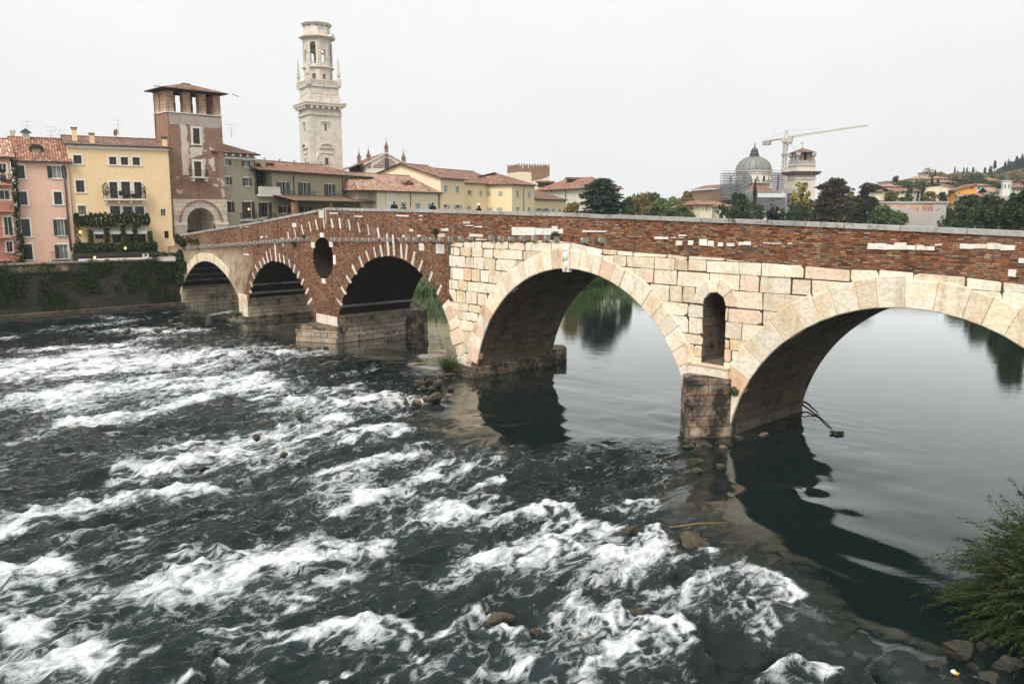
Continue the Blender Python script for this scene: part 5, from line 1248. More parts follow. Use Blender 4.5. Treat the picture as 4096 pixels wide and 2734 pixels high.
b = MB(); b.lathe([(.02, 0), (.4, .07), (.75, .28)], 16, smooth=True); o = b.build('dish', M['white'], d.root); o.rotation_euler = (R(80), 0, R(-70)); b = MB(); b.tube([(0, 0, 0), (.3, .2, -1.3)], .04, 5); b.tube([(0, 0, 0), (.8, 0, .1)], .03, 5); b.build('arm', M['steel'], d.root)

# ------------------------------------------------------------------ embankment
ex, ey = BRG.wor(-54.7, -.05)
EB = Frame('embankment_wall', 'dark damp stone embankment wall with ledge below the riverside houses', 'wall', ex, ey, angle_to((.7387, .674)))
et = EB.px(K1(700, 1088))[1]; print('embankment top', et)
m, t, bb = mat_base('damp embankment masonry'); v = uvn(t); o_ = objn(t)
col, h, wn = bricks(t, v, .5, .22, [(0, (.02, .016, .012)), (.4, (.04, .031, .022)), (.7, (.07, .05, .035)), (1, (.10, .038, .022))], .02, (.02, .017, .013), .03)
col = mixc(t, mapr(t, noise(t, v, .35, 7, .65), .42, .58), col, (.022, .026, .014)); col = mixc(t, mapr(t, noise(t, v, .55, 6, .6), .62, .7, 0, .7), col, (.2, .19, .16)); col = mixc(t, mapr(t, noise(t, v, .3, 5, .6), .63, .72, 0, .7), col, (.15, .05, .028))
setc(t, bb, col); bump(t, bb, mth(t, 'ADD', h, noise(t, v, 4, 6)), .9, .06); M['embank'] = m
b = MB(); b.box(-60, .0, 0, 1.2, -2, et); b.box(-60, .3, -.02, 3, et-.3, et-.01, 0) if False else None
b.build('masonry', M['embank'], EB.root)
b = MB(); b.box(-60, .1, -.9, -.01, -2, .25, 1); b.box(-60, .1, -.86, -.01, .25, .55, tint=(.62, .6, .55)); b.build('ledge', [M['stone_foot'], M['embank']], EB.root)
b = MB(); b.box(-60, .05, -.12, 1.3, et, et+.14, tint=(.55, .55, .5)); b.build('coping', M['stone_grey'], EB.root)
zl = EB.px(K1(300, 1125))[1]; xl = EB.px(K1(520, 1125))[0]
b = MB(); b.box(-60, xl, .15, 1.0, et+.14, et+.14+.01); b.box(-60, xl, -.1, -.0, zl-.5, zl+.12, tint=(.6, .58, .52)); b.build('string_band', M['stone_pier'], EB.root)
ivs = [[((360+random.uniform(-260, 200), 1290+random.uniform(-170, 150)), 55) for _ in range(34)], [((800+random.uniform(-250, 300), 1150+random.uniform(-60, 150)), 50) for _ in range(34)], [((1230+random.uniform(-110, 110), 1170+random.uniform(-130, 220)), 55) for _ in range(30)], [((60+random.uniform(-60, 60), 1290+random.uniform(-170, 130)), 55) for _ in range(20)]]
for i, L_ in enumerate(ivs):
    iv = Frame('ivy', ['ivy sheets over the embankment below the pink house', 'ivy hanging on the embankment below the restaurant terrace', 'thick ivy on the embankment next to the first bridge arch', 'ivy on the embankment at the left edge below the rose house'][i], 'ivy', *EB.wor(0, 0), EB.ang, 'ivy on the embankment wall')
    bxs = []
    for (x, y), w in L_:
        a, z = iv.px(K1(x, y)); k = .52*84/3186; bxs.append(((min(a, -.4), -.08, z), (w*k*random.uniform(.6, 1.3), .12, w*k*random.uniform(.5, 1.1))))
    leaves('foliage', bxs, 3600, .11, M['leaf_ivy'], iv.root, 50+i)
iv = Frame('ivy', 'ivy mass hanging over the left abutment of the first arch', 'ivy', *BRG.wor(-54.3, -.15), -TH, 'ivy on the embankment wall')
bxs = []
for (x, y, w, h) in ((30,300,35,40),(70,330,40,40),(50,440,40,60),(75,520,40,60),(60,620,35,60),(30,560,30,120),(20,700,20,60),(120,310,20,25),(175,325,22,25)):
    a, z = iv.px(Z1(x, y)); k = .51*88/3186; bxs.append(((a, -.2, z), (w*k, .3, h*k), w*h))
leaves('foliage', bxs, 3000, .12, M['leaf_ivy'], iv.root, 60)
# terrace floor, low walls and dark restaurant below the hedge
TR = Frame('restaurant_terrace', 'shaded restaurant terrace behind the hedge at the foot of the yellow house', 'terrace', *YB.wor(yx0, 0), ROW)
b = MB(); b.box(0, -yx0+1.5, -3.4, -.05, zg, zg+.15); b.build('terrace_floor', M['deck'], TR.root)
b = MB(); b.box(0, -yx0-.5, -3.5, -3.2, zg+.15, zg+.6, 0); b.build('low_wall', M['trim'], TR.root)
b = MB(); zz_ = YB.px(K1(880, 1020), -2.6)[1]; b.box(.2, -yx0+.2, -3.3, -1.5, zz_-.25, zz_-.1); 
for k in range(5): b.box(.3+k*2.3, .42+k*2.3, -3.1, -2.95, zg+.15, zz_-.25)
b.build('pergola', M['wood'], TR.root)
x, z = YB.px(K1(1110, 1030), -2.9); bh = Frame('bird_house', 'small pale wooden box standing on the terrace wall below the yellow house', 'box', *YB.wor(x, -3.3), ROW, z=z-.3)
b = MB(); b.box(-.3, .3, -.2, .2, 0, .5); b.build('box_body', M['trim'], bh.root); b = MB(); b.box(-.36, .36, -.26, .26, .5, .6); b.build('lid', M['wood'], bh.root); b = MB(); b.box(-.12, .12, -.215, -.2, .15, .38); b.build('opening', M['iron'], bh.root)
# ------------------------------------------------------------------ trees
def crown_mesh(kind, seed):
    """unit tree (height 1, half width about 1): leaf quads; returns vertex array"""
    rg = np.random.default_rng(seed); cs = []; sz = []
    def clump(c, r, n, s):
        d = rg.normal(size=(n, 3)); d /= np.linalg.norm(d, axis=1, keepdims=True); q = np.array(c)+d*np.array(r)*(rg.uniform(.25, 1, (n, 1))**.4); cs.append(q); sz.append(np.full(n, s))
    if kind == 'broad':
        for i in range(46):
            h = rg.uniform(.22, .93); w = math.sin(math.pi*min(1, (h-.1)/.95))**.6; a = rg.uniform(0, 6.28); rr = w*rg.uniform(.2, .85)
            k = rg.uniform(.18, .32); clump((rr*math.cos(a), rr*math.sin(a), h), (k, k, k*.42), 105, .036)
    elif kind == 'cypress':
        for i in range(60):
            h = rg.uniform(.03, .97); w = (1-h)**.55*min(1, h*7+.45); a = rg.uniform(0, 6.28); rr = w*rg.uniform(.35, .75)
            k = .32*w+.08; clump((rr*math.cos(a), rr*math.sin(a), h), (k, k, .055), 50, .018)
    elif kind == 'cedar':
        for i in range(34):
            h = .16+.8*(i/34)+rg.uniform(-.02, .02); w = (1.02-h)**.42*(.75+.4*rg.random()); n = 7 if h < .8 else 4
            for j in range(n):
                a = rg.uniform(0, 6.28)
                for f in (.35, .65, .95):
                    k = .2*(1.2-f*.4); clump((w*f*math.cos(a), w*f*math.sin(a), h+.02*(1-f)-.03*f), (k, k, .014), 26, .026)
    elif kind == 'layered':              # old cedars with drooping flat plates
        for i in range(40):
            h = rg.uniform(.15, .98); w = rg.uniform(.45, 1.0)*(1.04-h)**.25; a = rg.uniform(0, 6.28)
            for f in (.3, .6, .9):
                k = .27; clump((w*f*math.cos(a), w*f*math.sin(a), h-.07*f*f), (k, k, .03), 62, .026)
    elif kind == 'pine':
        for i in range(30):
            h = .35+.62*i/30; w = (1.03-h)*rg.uniform(.7, 1.3)+.05; a = i*2.4
            clump((w*.55*math.cos(a), w*.55*math.sin(a), h), (.3*w+.12, .3*w+.12, .025), 60, .03)
    elif kind == 'airy':
        for i in range(40):
            h = rg.uniform(.25, .97); w = math.sin(math.pi*min(1, (h-.05)/1.0))**.7; a = rg.uniform(0, 6.28); rr = w*rg.uniform(.1, .9)
            k = rg.uniform(.08, .2); clump((rr*math.cos(a), rr*math.sin(a), h), (k, k, k*.4), 42, .03)
    return np.concatenate(cs), np.concatenate(sz), rg
CROWNS = {}
def crown_obj(kind, seed, asp, mat, lod=1.0):
    """asp: half width / height; leaf size kept square"""
    key = (kind, seed, round(asp, 1), mat.name, lod)
    if key in CROWNS: return CROWNS[key].copy(), False
    c, s, rg = crown_mesh(kind, seed); asp_ = round(asp, 1) or .1
    if lod < 1: k = rg.random(len(c)) < lod; c, s = c[k], s[k]*1.35
    c = c*np.array([asp_, asp_, 1.0]); N = len(c); s = (s*rg.uniform(.6, 1.4, N))[:, None]*(1.0 if kind != 'cypress' else 1.0)
    a = rg.normal(size=(N, 3)); 
    if kind in ('cedar', 'layered', 'pine'): a[:, 2] *= .25
    if kind == 'cypress': a[:, 2] = np.abs(a[:, 2])*2+.6
    a /= np.linalg.norm(a, axis=1, keepdims=True); u = rg.normal(size=(N, 3))
    if kind in ('cedar', 'layered', 'pine'): u[:, 2] *= .4
    u -= (u*a).sum(1, keepdims=True)*a; u /= np.linalg.norm(u, axis=1, keepdims=True); A, U = a*s, u*s*.55
    v = np.stack([c-A, c+U, c+A, c-U], 1).reshape(-1, 3); o = quadmesh('crown', v, mat); COL.objects.unlink(o); CROWNS[key] = o
    return o, True
TRUNKS = {}
def trunk_obj(kind, asp):
    key = (kind, round(asp, 1))
    if key in TRUNKS: return TRUNKS[key].copy()
    b = MB(); r = .022 if kind != 'cypress' else .02; rg = random.Random(3)
    b.tube([(0, 0, -.12), (.005, 0, .25), (-.01, .01, .55), (0, 0, .9)], [r*1.5, r, r*.7, r*.2], 7)
    if kind != 'cypress':
        for i in range(9):
            a = i*2.4; h = .22+.06*i; w = (round(asp, 1) or .1)*(.75-.04*i); b.tube([(0, 0, h), (w*.5*math.cos(a), w*.5*math.sin(a), h+.07), (w*math.cos(a), w*math.sin(a), h+(.13 if kind not in ('cedar', 'layered') else .02))], [r*.6, r*.4, r*.12], 5)
    o = b.build('trunk', M['bark']); COL.objects.unlink(o); TRUNKS[key] = o; return o
ANCH = []
def tree(K, q, Y, kind, mat, label, group=None, seed=0, name=None, lod=1.0, zb=None, sink=0.0):
    """q = (left, top, right, base) of the crown in the photograph, Y = distance"""
    c = at_y(K((q[0]+q[2])/2, q[3]), Y); t = at_y(K((q[0]+q[2])/2, q[1]), Y); wv = (at_y(K(q[2], q[1]), Y)-at_y(K(q[0], q[1]), Y)).x/2*(1.0 if kind == 'cypress' else 1.16)
    z0 = c.z-sink if zb is None else zb; h = t.z-z0; asp = wv/h
    nm = name or {'broad': 'broadleaf_tree', 'airy': 'young_tree', 'cypress': 'cypress_tree', 'cedar': 'cedar_tree', 'layered': 'cedar_tree', 'pine': 'conifer_tree'}[kind]
    r = bpy.data.objects.new(nm, None); put(r); tag(r, label, 'tree', group); r.location = (c.x, Y, z0)
    ar = round(asp, 1) or .1; r.scale = (h*asp/ar, h*asp/ar, h); r.rotation_euler = (0, 0, random.uniform(0, 6.28)); r.empty_display_size = .1
    o, new = crown_obj(kind, seed, asp, mat, lod); put(o, r); put(trunk_obj(kind, asp), r)
    ANCH.append((c.x, Y, z0)); return r
def house(K, q, Y, ang, mat, tile, label, wins=((.2, .55, .1, .25), (.6, .55, .1, .25)), D=9, cat='house', hip=True, roof_frac=.3, name='hillside_villa', over=.7, base=6, group=None, pane='glass'):
    """q = (left, roof top, right, base)"""
    c = at_y(K(q[0], q[3]), Y); fr = Frame(name, label, cat, c.x, Y, ang, group); x1 = fr.px(K(q[2], (q[1]+q[3])/2))[0]
    z0 = c.z; zt = fr.px(K((q[0]+q[2])/2, q[1]), D/2)[1]; ze = z0+(zt-z0)*(1-roof_frac)
    H_ = [(x1*a, x1*(a+w), z0+(ze-z0)*(b_-h/2), z0+(ze-z0)*(b_+h/2)) for a, b_, w, h in wins]
    shell(fr, 'wall', 0, x1, z0-base, ze, D, mat, H_)
    for r in H_: window(fr, r, sur=.1, bars=False, pane=pane)
    hp = min(x1*.42, D*.45) if hip else 0
    roof(fr, 0, x1, 0, D, ze+.05, zt, tile, hl=hp, hr=hp, over=over)
    ANCH.append((c.x+x1/2, Y, z0)); return fr
# --- near cedar, far-bank trees seen over the middle of the bridge
tree(K5, (1870, 362, 2335, 690), 152, 'cedar', M['leaf_cedar'], 'big dark cedar with flat layered branches rising over the middle of the bridge', seed=1, zb=6.5)
tree(K5, (1775, 585, 1915, 690), 140, 'broad', M['leaf_ochre'], 'low brownish green tree at the left foot of the big cedar', seed=2, zb=6.0)
G = 'round trees beyond the bridge parapet'
for i, (q, Y, m, lab) in enumerate((((2280, 540, 2380, 690), 165, 'leaf_mid', 'round green tree right behind the edge of the big cedar'), ((2360, 520, 2520, 680), 210, 'leaf_ochre', 'brownish tree on the rise right of the big cedar'))):
    tree(K5, q, Y, 'broad', M[m], lab, None, seed=3+i, zb=6)
for i, (q, Y, m, lab) in enumerate((((1430, 440, 1530, 490), 230, 'leaf_mid', 'pale green tree far left of the cream villa'), ((1490, 448, 1560, 490), 215, 'leaf_light', 'light green round tree left of the cream villa'), ((1515, 470, 1590, 500), 190, 'leaf_mid', 'umbrella shaped green tree in front of the cream villa'), ((1550, 440, 1590, 480), 260, 'leaf_ochre', 'ochre tree behind the cream villa roof'), ((1455, 455, 1480, 480), 240, 'leaf_dark', 'small dark tree between the cedar and the pale green tree'))):
    tree(VW, q, Y, 'broad', M[m], lab, None, seed=5+i, zb=6)
# --- cream villas left of the domed church
house(K6, (-70, 985, 120, 1128), 205, 12, M['cream'], M['tile_red'], 'low cream villa with red roof left of the arcaded villa', ((.1, .55, .06, .3), (.62, .55, .06, .3), (.85, .55, .06, .3)), D=10, name='riverside_villa')
fr = house(K6, (122, 940, 262, 1140), 200, 10, M['cream'], M['tile_red'], 'cream villa with three small arched windows below the domed church', ((.15, .62, .08, .2), (.42, .66, .07, .3), (.53, .66, .07, .3), (.75, .62, .08, .2)), D=12, name='riverside_villa', roof_frac=.27)
house(K6, (255, 945, 480, 1140), 203, 10, M['offwhite'], M['tile_red'], 'cream villa with red roof partly behind the dark round tree', ((.15, .55, .08, .2), (.5, .55, .08, .2)), D=12, name='riverside_villa', roof_frac=.35)
house(K6, (40, 948, 130, 1010), 240, 8, M['villa'], M['tile_red'], 'small red roofed house behind the cream villas', ((.4, .5, .1, .3),), D=9, name='riverside_villa')
# --- domed church
DY = 262
DC = frame_at('domed_church', 'church with grey green ribbed dome and lantern half wrapped in scaffolding', 'church', 2760+745*.34057, DY, 8)
kd = lambda x, y: DC.px(K6(x, y)); kzd = lambda y: kd(745, y)[1]; mpp = kd(845, 600)[0]-kd(745, 600)[0]; mpp /= 100; ocx = kd(747, 600)[0]
Rd = 191*mpp
b = MB(); n = 12; prof_ = [(Rd*math.cos(t_), kzd(600)+(kzd(428)-kzd(600))*math.sin(t_)) for t_ in np.linspace(0, 1.28, 11)]
b.lathe(prof_, 32, (ocx, 0), smooth=True); dome = b.build('dome', M['copper'], DC.root)
b = MB()
for k in range(16):
    a = 2*math.pi*k/16+.1; b.tube([(ocx+(r+.06)*math.cos(a), (r+.06)*math.sin(a), z) for r, z in prof_], .16, 4)
b.build('dome_rib', M['copper'], dome)
b = MB(); b.lathe([(Rd+.5, kzd(607)), (Rd+.5, kzd(600)), (Rd-.2, kzd(596))], 32, (ocx, 0)); b.lathe([(Rd-.1, kzd(745)), (Rd-.1, kzd(640)), (Rd+.15, kzd(635)), (Rd+.1, kzd(625)), (Rd-.1, kzd(607))], 32, (ocx, 0), smooth=False); b.build('drum', M['offwhite'], DC.root)
for k in range(16):
    a = 2*math.pi*(k+.5)/16; b = MB(); c_, s_ = math.cos(a), math.sin(a); d = Rd-.02; w = 17*mpp
    P = [(-w, kzd(725)), (w, kzd(725)), (w, kzd(680))]+[(w*math.cos(t_), kzd(680)+w*math.sin(t_)) for t_ in np.linspace(.3, math.pi-.3, 6)]+[(-w, kzd(680))]
    b.face([(ocx+c_*d-s_*x, s_*d+c_*x, z) for x, z in P]); b.face([(ocx+c_*(d-.6)-s_*x, s_*(d-.6)+c_*x, z) for x, z in reversed(P)])
    o = b.build('drum_window', M['glass_pale'] if k % 3 else M['glass'], DC.root)
    b = MB()
    for e in (-1, 1): x = e*w*1.15; b.tube([(ocx+c_*d-s_*x, s_*d+c_*x, kzd(730)), (ocx+c_*d-s_*x, s_*d+c_*x, kzd(672))], .16, 5)
    b.build('frame', M['trim'], o)
b = MB(); Rl = 38*mpp; b.lathe([(Rl*1.45, kzd(430)), (Rl*1.4, kzd(420)), (Rl, kzd(414))], 12, (ocx, 0)); b.lathe([(Rl*1.0, kzd(372)), (Rl*1.05, kzd(358)), (Rl*.95, kzd(352)), (Rl*.75, kzd(335)), (Rl*.3, kzd(320)), (.1, kzd(316)), (.12, kzd(308)), (.35, kzd(300)), (.1, kzd(290)), (.04, kzd(262))], 12, (ocx, 0))
for k in range(8):
    a = 2*math.pi*(k+.5)/8; x, y = ocx+Rl*.85*math.cos(a), Rl*.85*math.sin(a); b.tube([(x, y, kzd(416)), (x, y, kzd(370))], .28, 6)
    x2, y2_ = ocx+Rl*1.35*math.cos(a), Rl*1.35*math.sin(a); b.face([(x, y, kzd(416)), (x2, y2_, kzd(416)), (x2, y2_, kzd(400)), (x, y, kzd(385))])
b.box(ocx-.45, ocx+.45, -.05, .05, kzd(274), kzd(271)); b.build('lantern', M['lead'], dome)
def dbox(q, y0, y1, mat, name):
    x0, z1 = DC.px(K6(q[0], q[1]), y0); x1, z0 = DC.px(K6(q[2], q[3]), y0); b = MB(); b.box(x0, x1, y0, y1, z0, z1); return b.build(name, mat, DC.root), (x0, x1, z0, z1)
dbox((545, 738, 950, 1060), -3, 14, M['offwhite'], 'nave_wall'); dbox((250, 815, 560, 1000), 2, 20, M['brick_tower'], 'nave_wall')
_, q = dbox((795, 905, 1115, 1060), -14, -4, M['brick_tower'], 'apse_wall'); dbox((690, 840, 1060, 960), -8, -3, M['offwhite'], 'choir_wall')
b = MB(); xs = [DC.px(K6(x, 800), -9)[0] for x in (680, 930, 1075)]; za, zb = DC.px(K6(700, 850), -9)[1], DC.px(K6(900, 738), -9)[1]
b.face([(xs[0]-1, -9.5, za), (xs[1]-4, -6, zb), (xs[1]+2, 2, zb), (xs[0]-1, 2, za)], 0, uv=[(0, 0), (0, 8), (10, 8), (10, 0)]); b.face([(xs[1]-4, -6, zb), (xs[2]+.5, -9.5, za), (xs[2]+.5, 2, za), (xs[1]+2, 2, zb)], 0, uv=[(0, 8), (0, 0), (10, 0), (10, 8)]); b.face([(xs[0]-1, -9.5, za), (xs[2]+.5, -9.5, za), (xs[1]-4, -6, zb)], 0, uv=[(0, 0), (25, 0), (12, 9)])
b.build('roof', M['tile_red'], DC.root)
b = MB(); xs = [DC.px(K6(x, 800), 2)[0] for x in (245, 410, 560)]; z0_, z1_ = DC.px(K6(250, 806), 2)[1], DC.px(K6(410, 750), 2)[1]
b.face([(xs[0]-.5, 1.5, z0_), (xs[2], 1.5, z0_+.3), (xs[2], 10, z1_), (xs[1], 10, z1_)], 0, uv=[(0, 0), (24, 0), (24, 9), (12, 9)]); b.face([(xs[0]-.5, 1.5, z0_), (xs[1], 10, z1_), (xs[1], 20, z1_), (xs[0]-.5, 20, z0_)], 0, uv=[(0, 0), (0, 9), (10, 9), (18, 0)]); b.build('roof', M['tile_red'], DC.root)
ANCH.append((DC.O[0], DY, kzd(1000)))
# scaffolding: tubes, decks and sheeting
SC = Frame('scaffolding', 'grey tube scaffolding with plank decks around the domed church', 'scaffold', *DC.O, DC.ang)
def scaff(q, y0, y1, nx, nz, ext=0):
    tb, dk = MB(), MB()
    x0, z1 = SC.px(K6(q[0], q[1]), y0); x1, z0 = SC.px(K6(q[2], q[3]), y0)
    for i in range(nx+1):
        x = x0+(x1-x0)*i/nx
        for y in (y0, y1): tb.tube([(x, y, z0), (x, y, z1+random.uniform(0, .8))], .045, 4, smooth=False)
    for j in range(nz+1):
        z = z0+(z1-z0)*j/nz
        for y in (y0, y1):
            tb.tube([(x0-.4, y, z), (x1+.4, y, z)], .06, 4, smooth=False); tb.tube([(x0-.3, y, z+.9), (x1+.3, y, z+.9)], .045, 4, smooth=False)
        if j % 2 == 0 or nz > 6: dk.box(x0-.3, x1+.3, y0+.1, y1-.1, z-.1, z-.02)
    for j in range(nz):
        a = j % 2; z = z0+(z1-z0)*j/nz; tb.tube([(x0 if a else x1, y0-.05, z), (x1 if a else x0, y0-.05, z+(z1-z0)/nz)], .05, 4, smooth=False)
    f_ = tb.build('tube_frame_lattice', M['steel'], SC.root); dk.build('plank_slats', M['concrete'], f_)
scaff((410, 628, 540, 935), -4, -1, 5, 11); scaff((585, 600, 690, 900), -7, -4.5, 5, 12); scaff((975, 625, 1095, 850), -3, 0, 5, 9); scaff((395, 755, 585, 935), -6, -3.5, 8, 8); scaff((800, 860, 1115, 1060), -17, -15, 12, 8); scaff((660, 850, 800, 960), -12, -10, 6, 5)
x0, z1 = SC.px(K6(795, 860), -17.3); x1, z0 = SC.px(K6(1117, 910), -17.3); b = MB(); b.box(x0, x1, -17.4, -17.25, z0, z1); b.build('sheeting', M['net'], SC.root)
for q in ((478, 650, 18), (1037, 640, 16), (637, 640, 12)):                   # pinnacle stubs inside the scaffold towers
    x, z = DC.px(K6(q[0], q[1]), -2.5); b = MB(); b.lathe([(q[2]*mpp, z-9), (q[2]*mpp*.8, z-3), (q[2]*mpp*.5, z-.8), (.05, z)], 6, (x, -2.5)); b.build('pinnacle', M['lead'], DC.root)
# --- campanile beside the church
CTA = 6.6
CB = frame_at('campanile', 'square bell tower with brick belfry, stone balustrade balls and small hipped roof', 'tower', 2760+1300*.34057, 255, CTA)
kc = lambda x, y: CB.px(K6(x, y)); cz = lambda y: kc(1300, y)[1]; mp = (kc(1400, 500)[0]-kc(1300, 500)[0])/100; hb = 112*mp; X0 = kc(1302, 700)[0]
def cq(b, h, ya, yb, mi=0): b.box(X0-h, X0+h, -h, h, cz(ya), cz(yb), mi)
b = MB(); cq(b, hb, 1060, 690); cq(b, hb+.3, 700, 690); cq(b, hb+.05, 690, 650); b2 = hb*.98
for sx in (-1, 1):
    for sy in (-1, 1): b.box(X0+sx*(hb-.8)-.9, X0+sx*(hb-.8)+.9, sy*(hb-.8)-.9, sy*(hb-.8)+.9, cz(1060), cz(705))
b.build('shaft', M['offwhite'], CB.root)
b = MB(); cq(b, hb+.6, 650, 640); cq(b, hb+1.1, 640, 618); cq(b, hb+1.4, 618, 608); b.build('cornice', M['stone_foot'], CB.root)
b = MB(); cq(b, b2, 608, 540); cq(b, b2+.3, 540, 532); b.build('attic', M['offwhite'], CB.root)
b = MB(); h = b2-.1; z0, z1 = cz(532), cz(478)
for (a, c, d, e) in ((-h, h, -h, -h+.5), (-h, h, h-.5, h), (-h, -h+.5, -h+.5, h-.5), (h-.5, h, -h+.5, h-.5)): b.box(X0+a, X0+c, d, e, z0, z1)
b.build('balustrade', M['stone_grey'], CB.root)
for sx in (-1, 1):
    for sy in (-1, 1): b = MB(); b.lathe([(.5, z1), (.25, z1+.6), (.3, z1+.8), (.85, z1+1.5), (.85, z1+2.0), (.4, z1+2.6), (.05, z1+2.7)], 10, (X0+sx*(h-.5), sy*(h-.5)), smooth=True); b.build('ball_finial', M['stone_grey'], CB.root)
h = 77*mp; zb0, zb1 = cz(500), cz(372); b = MB(); aw = 20*mp
P = [(-h, zb0), (-aw, zb0), (-aw, cz(400))]+[(aw*math.cos(t_), cz(400)+aw*math.sin(t_)) for t_ in np.linspace(math.pi, 0, 9)]+[(aw, zb0), (h, zb0), (h, zb1), (-h, zb1)]
b.prism([(X0+x, z) for x, z in P], -h, -h+.6); b.prism([(X0+x, z) for x, z in P], h-.6, h)
b.build('belfry', M['brick_tower'], CB.root); b = MB()
for sx in (-1, 1):
    xs_ = X0+sx*h; Q = [(y, z) for y, z in P]; b.face([(xs_, y*.93, z) for y, z in Q]); b.face([(xs_-sx*.5, y*.93, z) for y, z in reversed(Q)])
b.build('belfry_side', M['offwhite'], CB.root)
b = MB(); b.box(X0-h+.7, X0+h-.7, -.2, .2, zb0, zb1-.1); b.build('belfry_core', M['lead'], CB.root)
roof(CB, X0-h, X0+h, -h, h, zb1, cz(328), M['tile_dark'], hl=h*.97, hr=h*.97, over=.9); b = MB(); b.tube([(X0, 0, cz(330)), (X0, 0, cz(268))], .06, 5); b.box(X0-.9, X0, -.04, .04, cz(276), cz(268)); b.build('weather_vane', M['iron'], CB.root)
b = MB(); x, z = CB.px(K6(1180, 905), -hb); b.box(x-2.2, x+2.2, -hb-.3, -hb, z-3.5, z+2.6); b.build('wall_monument', M['stone_grey'], CB.root); b = MB(); b.box(x-1.2, x+1.2, -hb-.34, -hb-.3, z-3, z+1.2); b.build('monument_panel', M['lead'], CB.root)
ANCH.append((CB.O[0], 255, cz(1000)))
# --- tower crane
CR = frame_at('tower_crane', 'yellow lattice tower crane standing between the dome and the campanile', 'crane', 2760+1078*.34057, 285, -38)
kr = lambda x, y: CR.px(K6(x, y)); zc = lambda y: kr(1080, y)[1]; b = MB()
w = .62; zlo, zhi = zc(850), zc(235); x0 = 0.0
lean = [(x0+sx*w, sy*w) for sx in (-1, 1) for sy in (-1, 1)]
for x, y in lean: b.tube([(x, y, zlo), (x, y, zhi)], .12, 4, smooth=False)
nseg = 22
for i in range(nseg):
    za, zb = zlo+(zhi-zlo)*i/nseg, zlo+(zhi-zlo)*(i+1)/nseg; s = 1 if i % 2 else -1
    for y in (-w, w): b.tube([(x0-s*w, y, za), (x0+s*w, y, zb)], .1, 4, smooth=False)
    for x in (x0-w, x0+w): b.tube([(x, -s*w, za), (x, s*w, zb)], .06, 4, smooth=False)
b.build('mast_lattice', M['crane'], CR.root)
b = MB(); zj = zc(215); xe, ze_ = kr(2085, 66); xs_, _ = kr(870, 240); n = 34; L = xe; sl = (ze_-zj)/xe; 
top_ = []
for i in range(n+1):
    f = i/n; x = 1+(L-1)*f; z = zj+sl*x; hgt = .6*(1-f*.5); top_.append((x, z, hgt))
for (xa, za, ha), (xb_, zb, hb_) in zip(top_, top_[1:]):
    for y in (-.45, .45): b.tube([(xa, y, za), (xb_, y, zb)], .05, 4, smooth=False); b.tube([(xa, y, za), ((xa+xb_)/2, 0, (za+zb)/2+ha)], .045, 4, smooth=False); b.tube([((xa+xb_)/2, 0, (za+zb)/2+ha), (xb_, y, zb)], .045, 4, smooth=False)
    b.tube([(xa, -.45, za), (xb_, .45, zb)], .04, 4, smooth=False); b.tube([(xa, 0, za+ha), (xb_, 0, zb+hb_)], .075, 4, smooth=False)
b.build('jib_lattice', M['crane'], CR.root)
b = MB(); zx = zj-.4+sl*xs_
for y in (-.7, .7): b.tube([(0, y, zj), (xs_, y, zj+sl*xs_)], .2, 4, smooth=False)
for i in range(8): x = xs_*i/8; b.tube([(x, -.7, zj+sl*x), (x+xs_/8, .7, zj+sl*(x+xs_/8))], .08, 4, smooth=False)
zt_ = zc(125); b.tube([(-.6, 0, zj), (.3, 0, zt_)], .22, 4, smooth=False); b.tube([(1.0, 0, zj+.5), (.3, 0, zt_)], .18, 4, smooth=False); b.box(-1.2, 1.2, -1.2, 1.2, zj-1.4, zj-.2); b.box(1.2, 2.6, -1.6, -.3, zj-1.8, zj+.4)
b.build('counter_jib', M['crane'], CR.root); b = MB(); b.tube([(.3, 0, zt_), (xs_, 0, zj+sl*xs_+.2)], .05, 4, smooth=False); b.tube([(.3, 0, zt_), (L*.45, 0, zj+sl*L*.45+1.2)], .05, 4, smooth=False); b.build('tie_cable', M['steel'], CR.root)
b = MB(); b.box(xs_-.3, xs_+2.3, -.8, .8, zj+sl*xs_-1.35, zj+sl*xs_+.1); b.build('counterweight', M['ballast'], CR.root)
xh, zh = kr(1178, 265); b = MB(); b.tube([(xh, 0, zj+sl*xh), (xh, 0, zh)], .05, 4, smooth=False); b.blob((xh, 0, zh), (.5, .4, .6), 6); b.box(xh-.8, xh+.8, -.9, .9, zj+sl*xh-.4, zj+sl*xh-.1); b.build('hook_block', M['crane'], CR.root)
x_, z_ = kr(1168, 405); ld = Frame('hanging_load', 'small grey pallet hanging on slings below the crane hook', 'load', *CR.wor(x_, 0), CR.ang, z=z_)
b = MB(); b.box(-2.6, 2.6, -1, 1, -.3, .3); b.build('pallet', M['ballast'], ld.root); b = MB()
for e in (-1, 1): b.tube([(e*2.4, 0, .3), (xh-x_, 0, zh-z_)], .05, 4, smooth=False)
b.build('sling', M['steel'], ld.root)
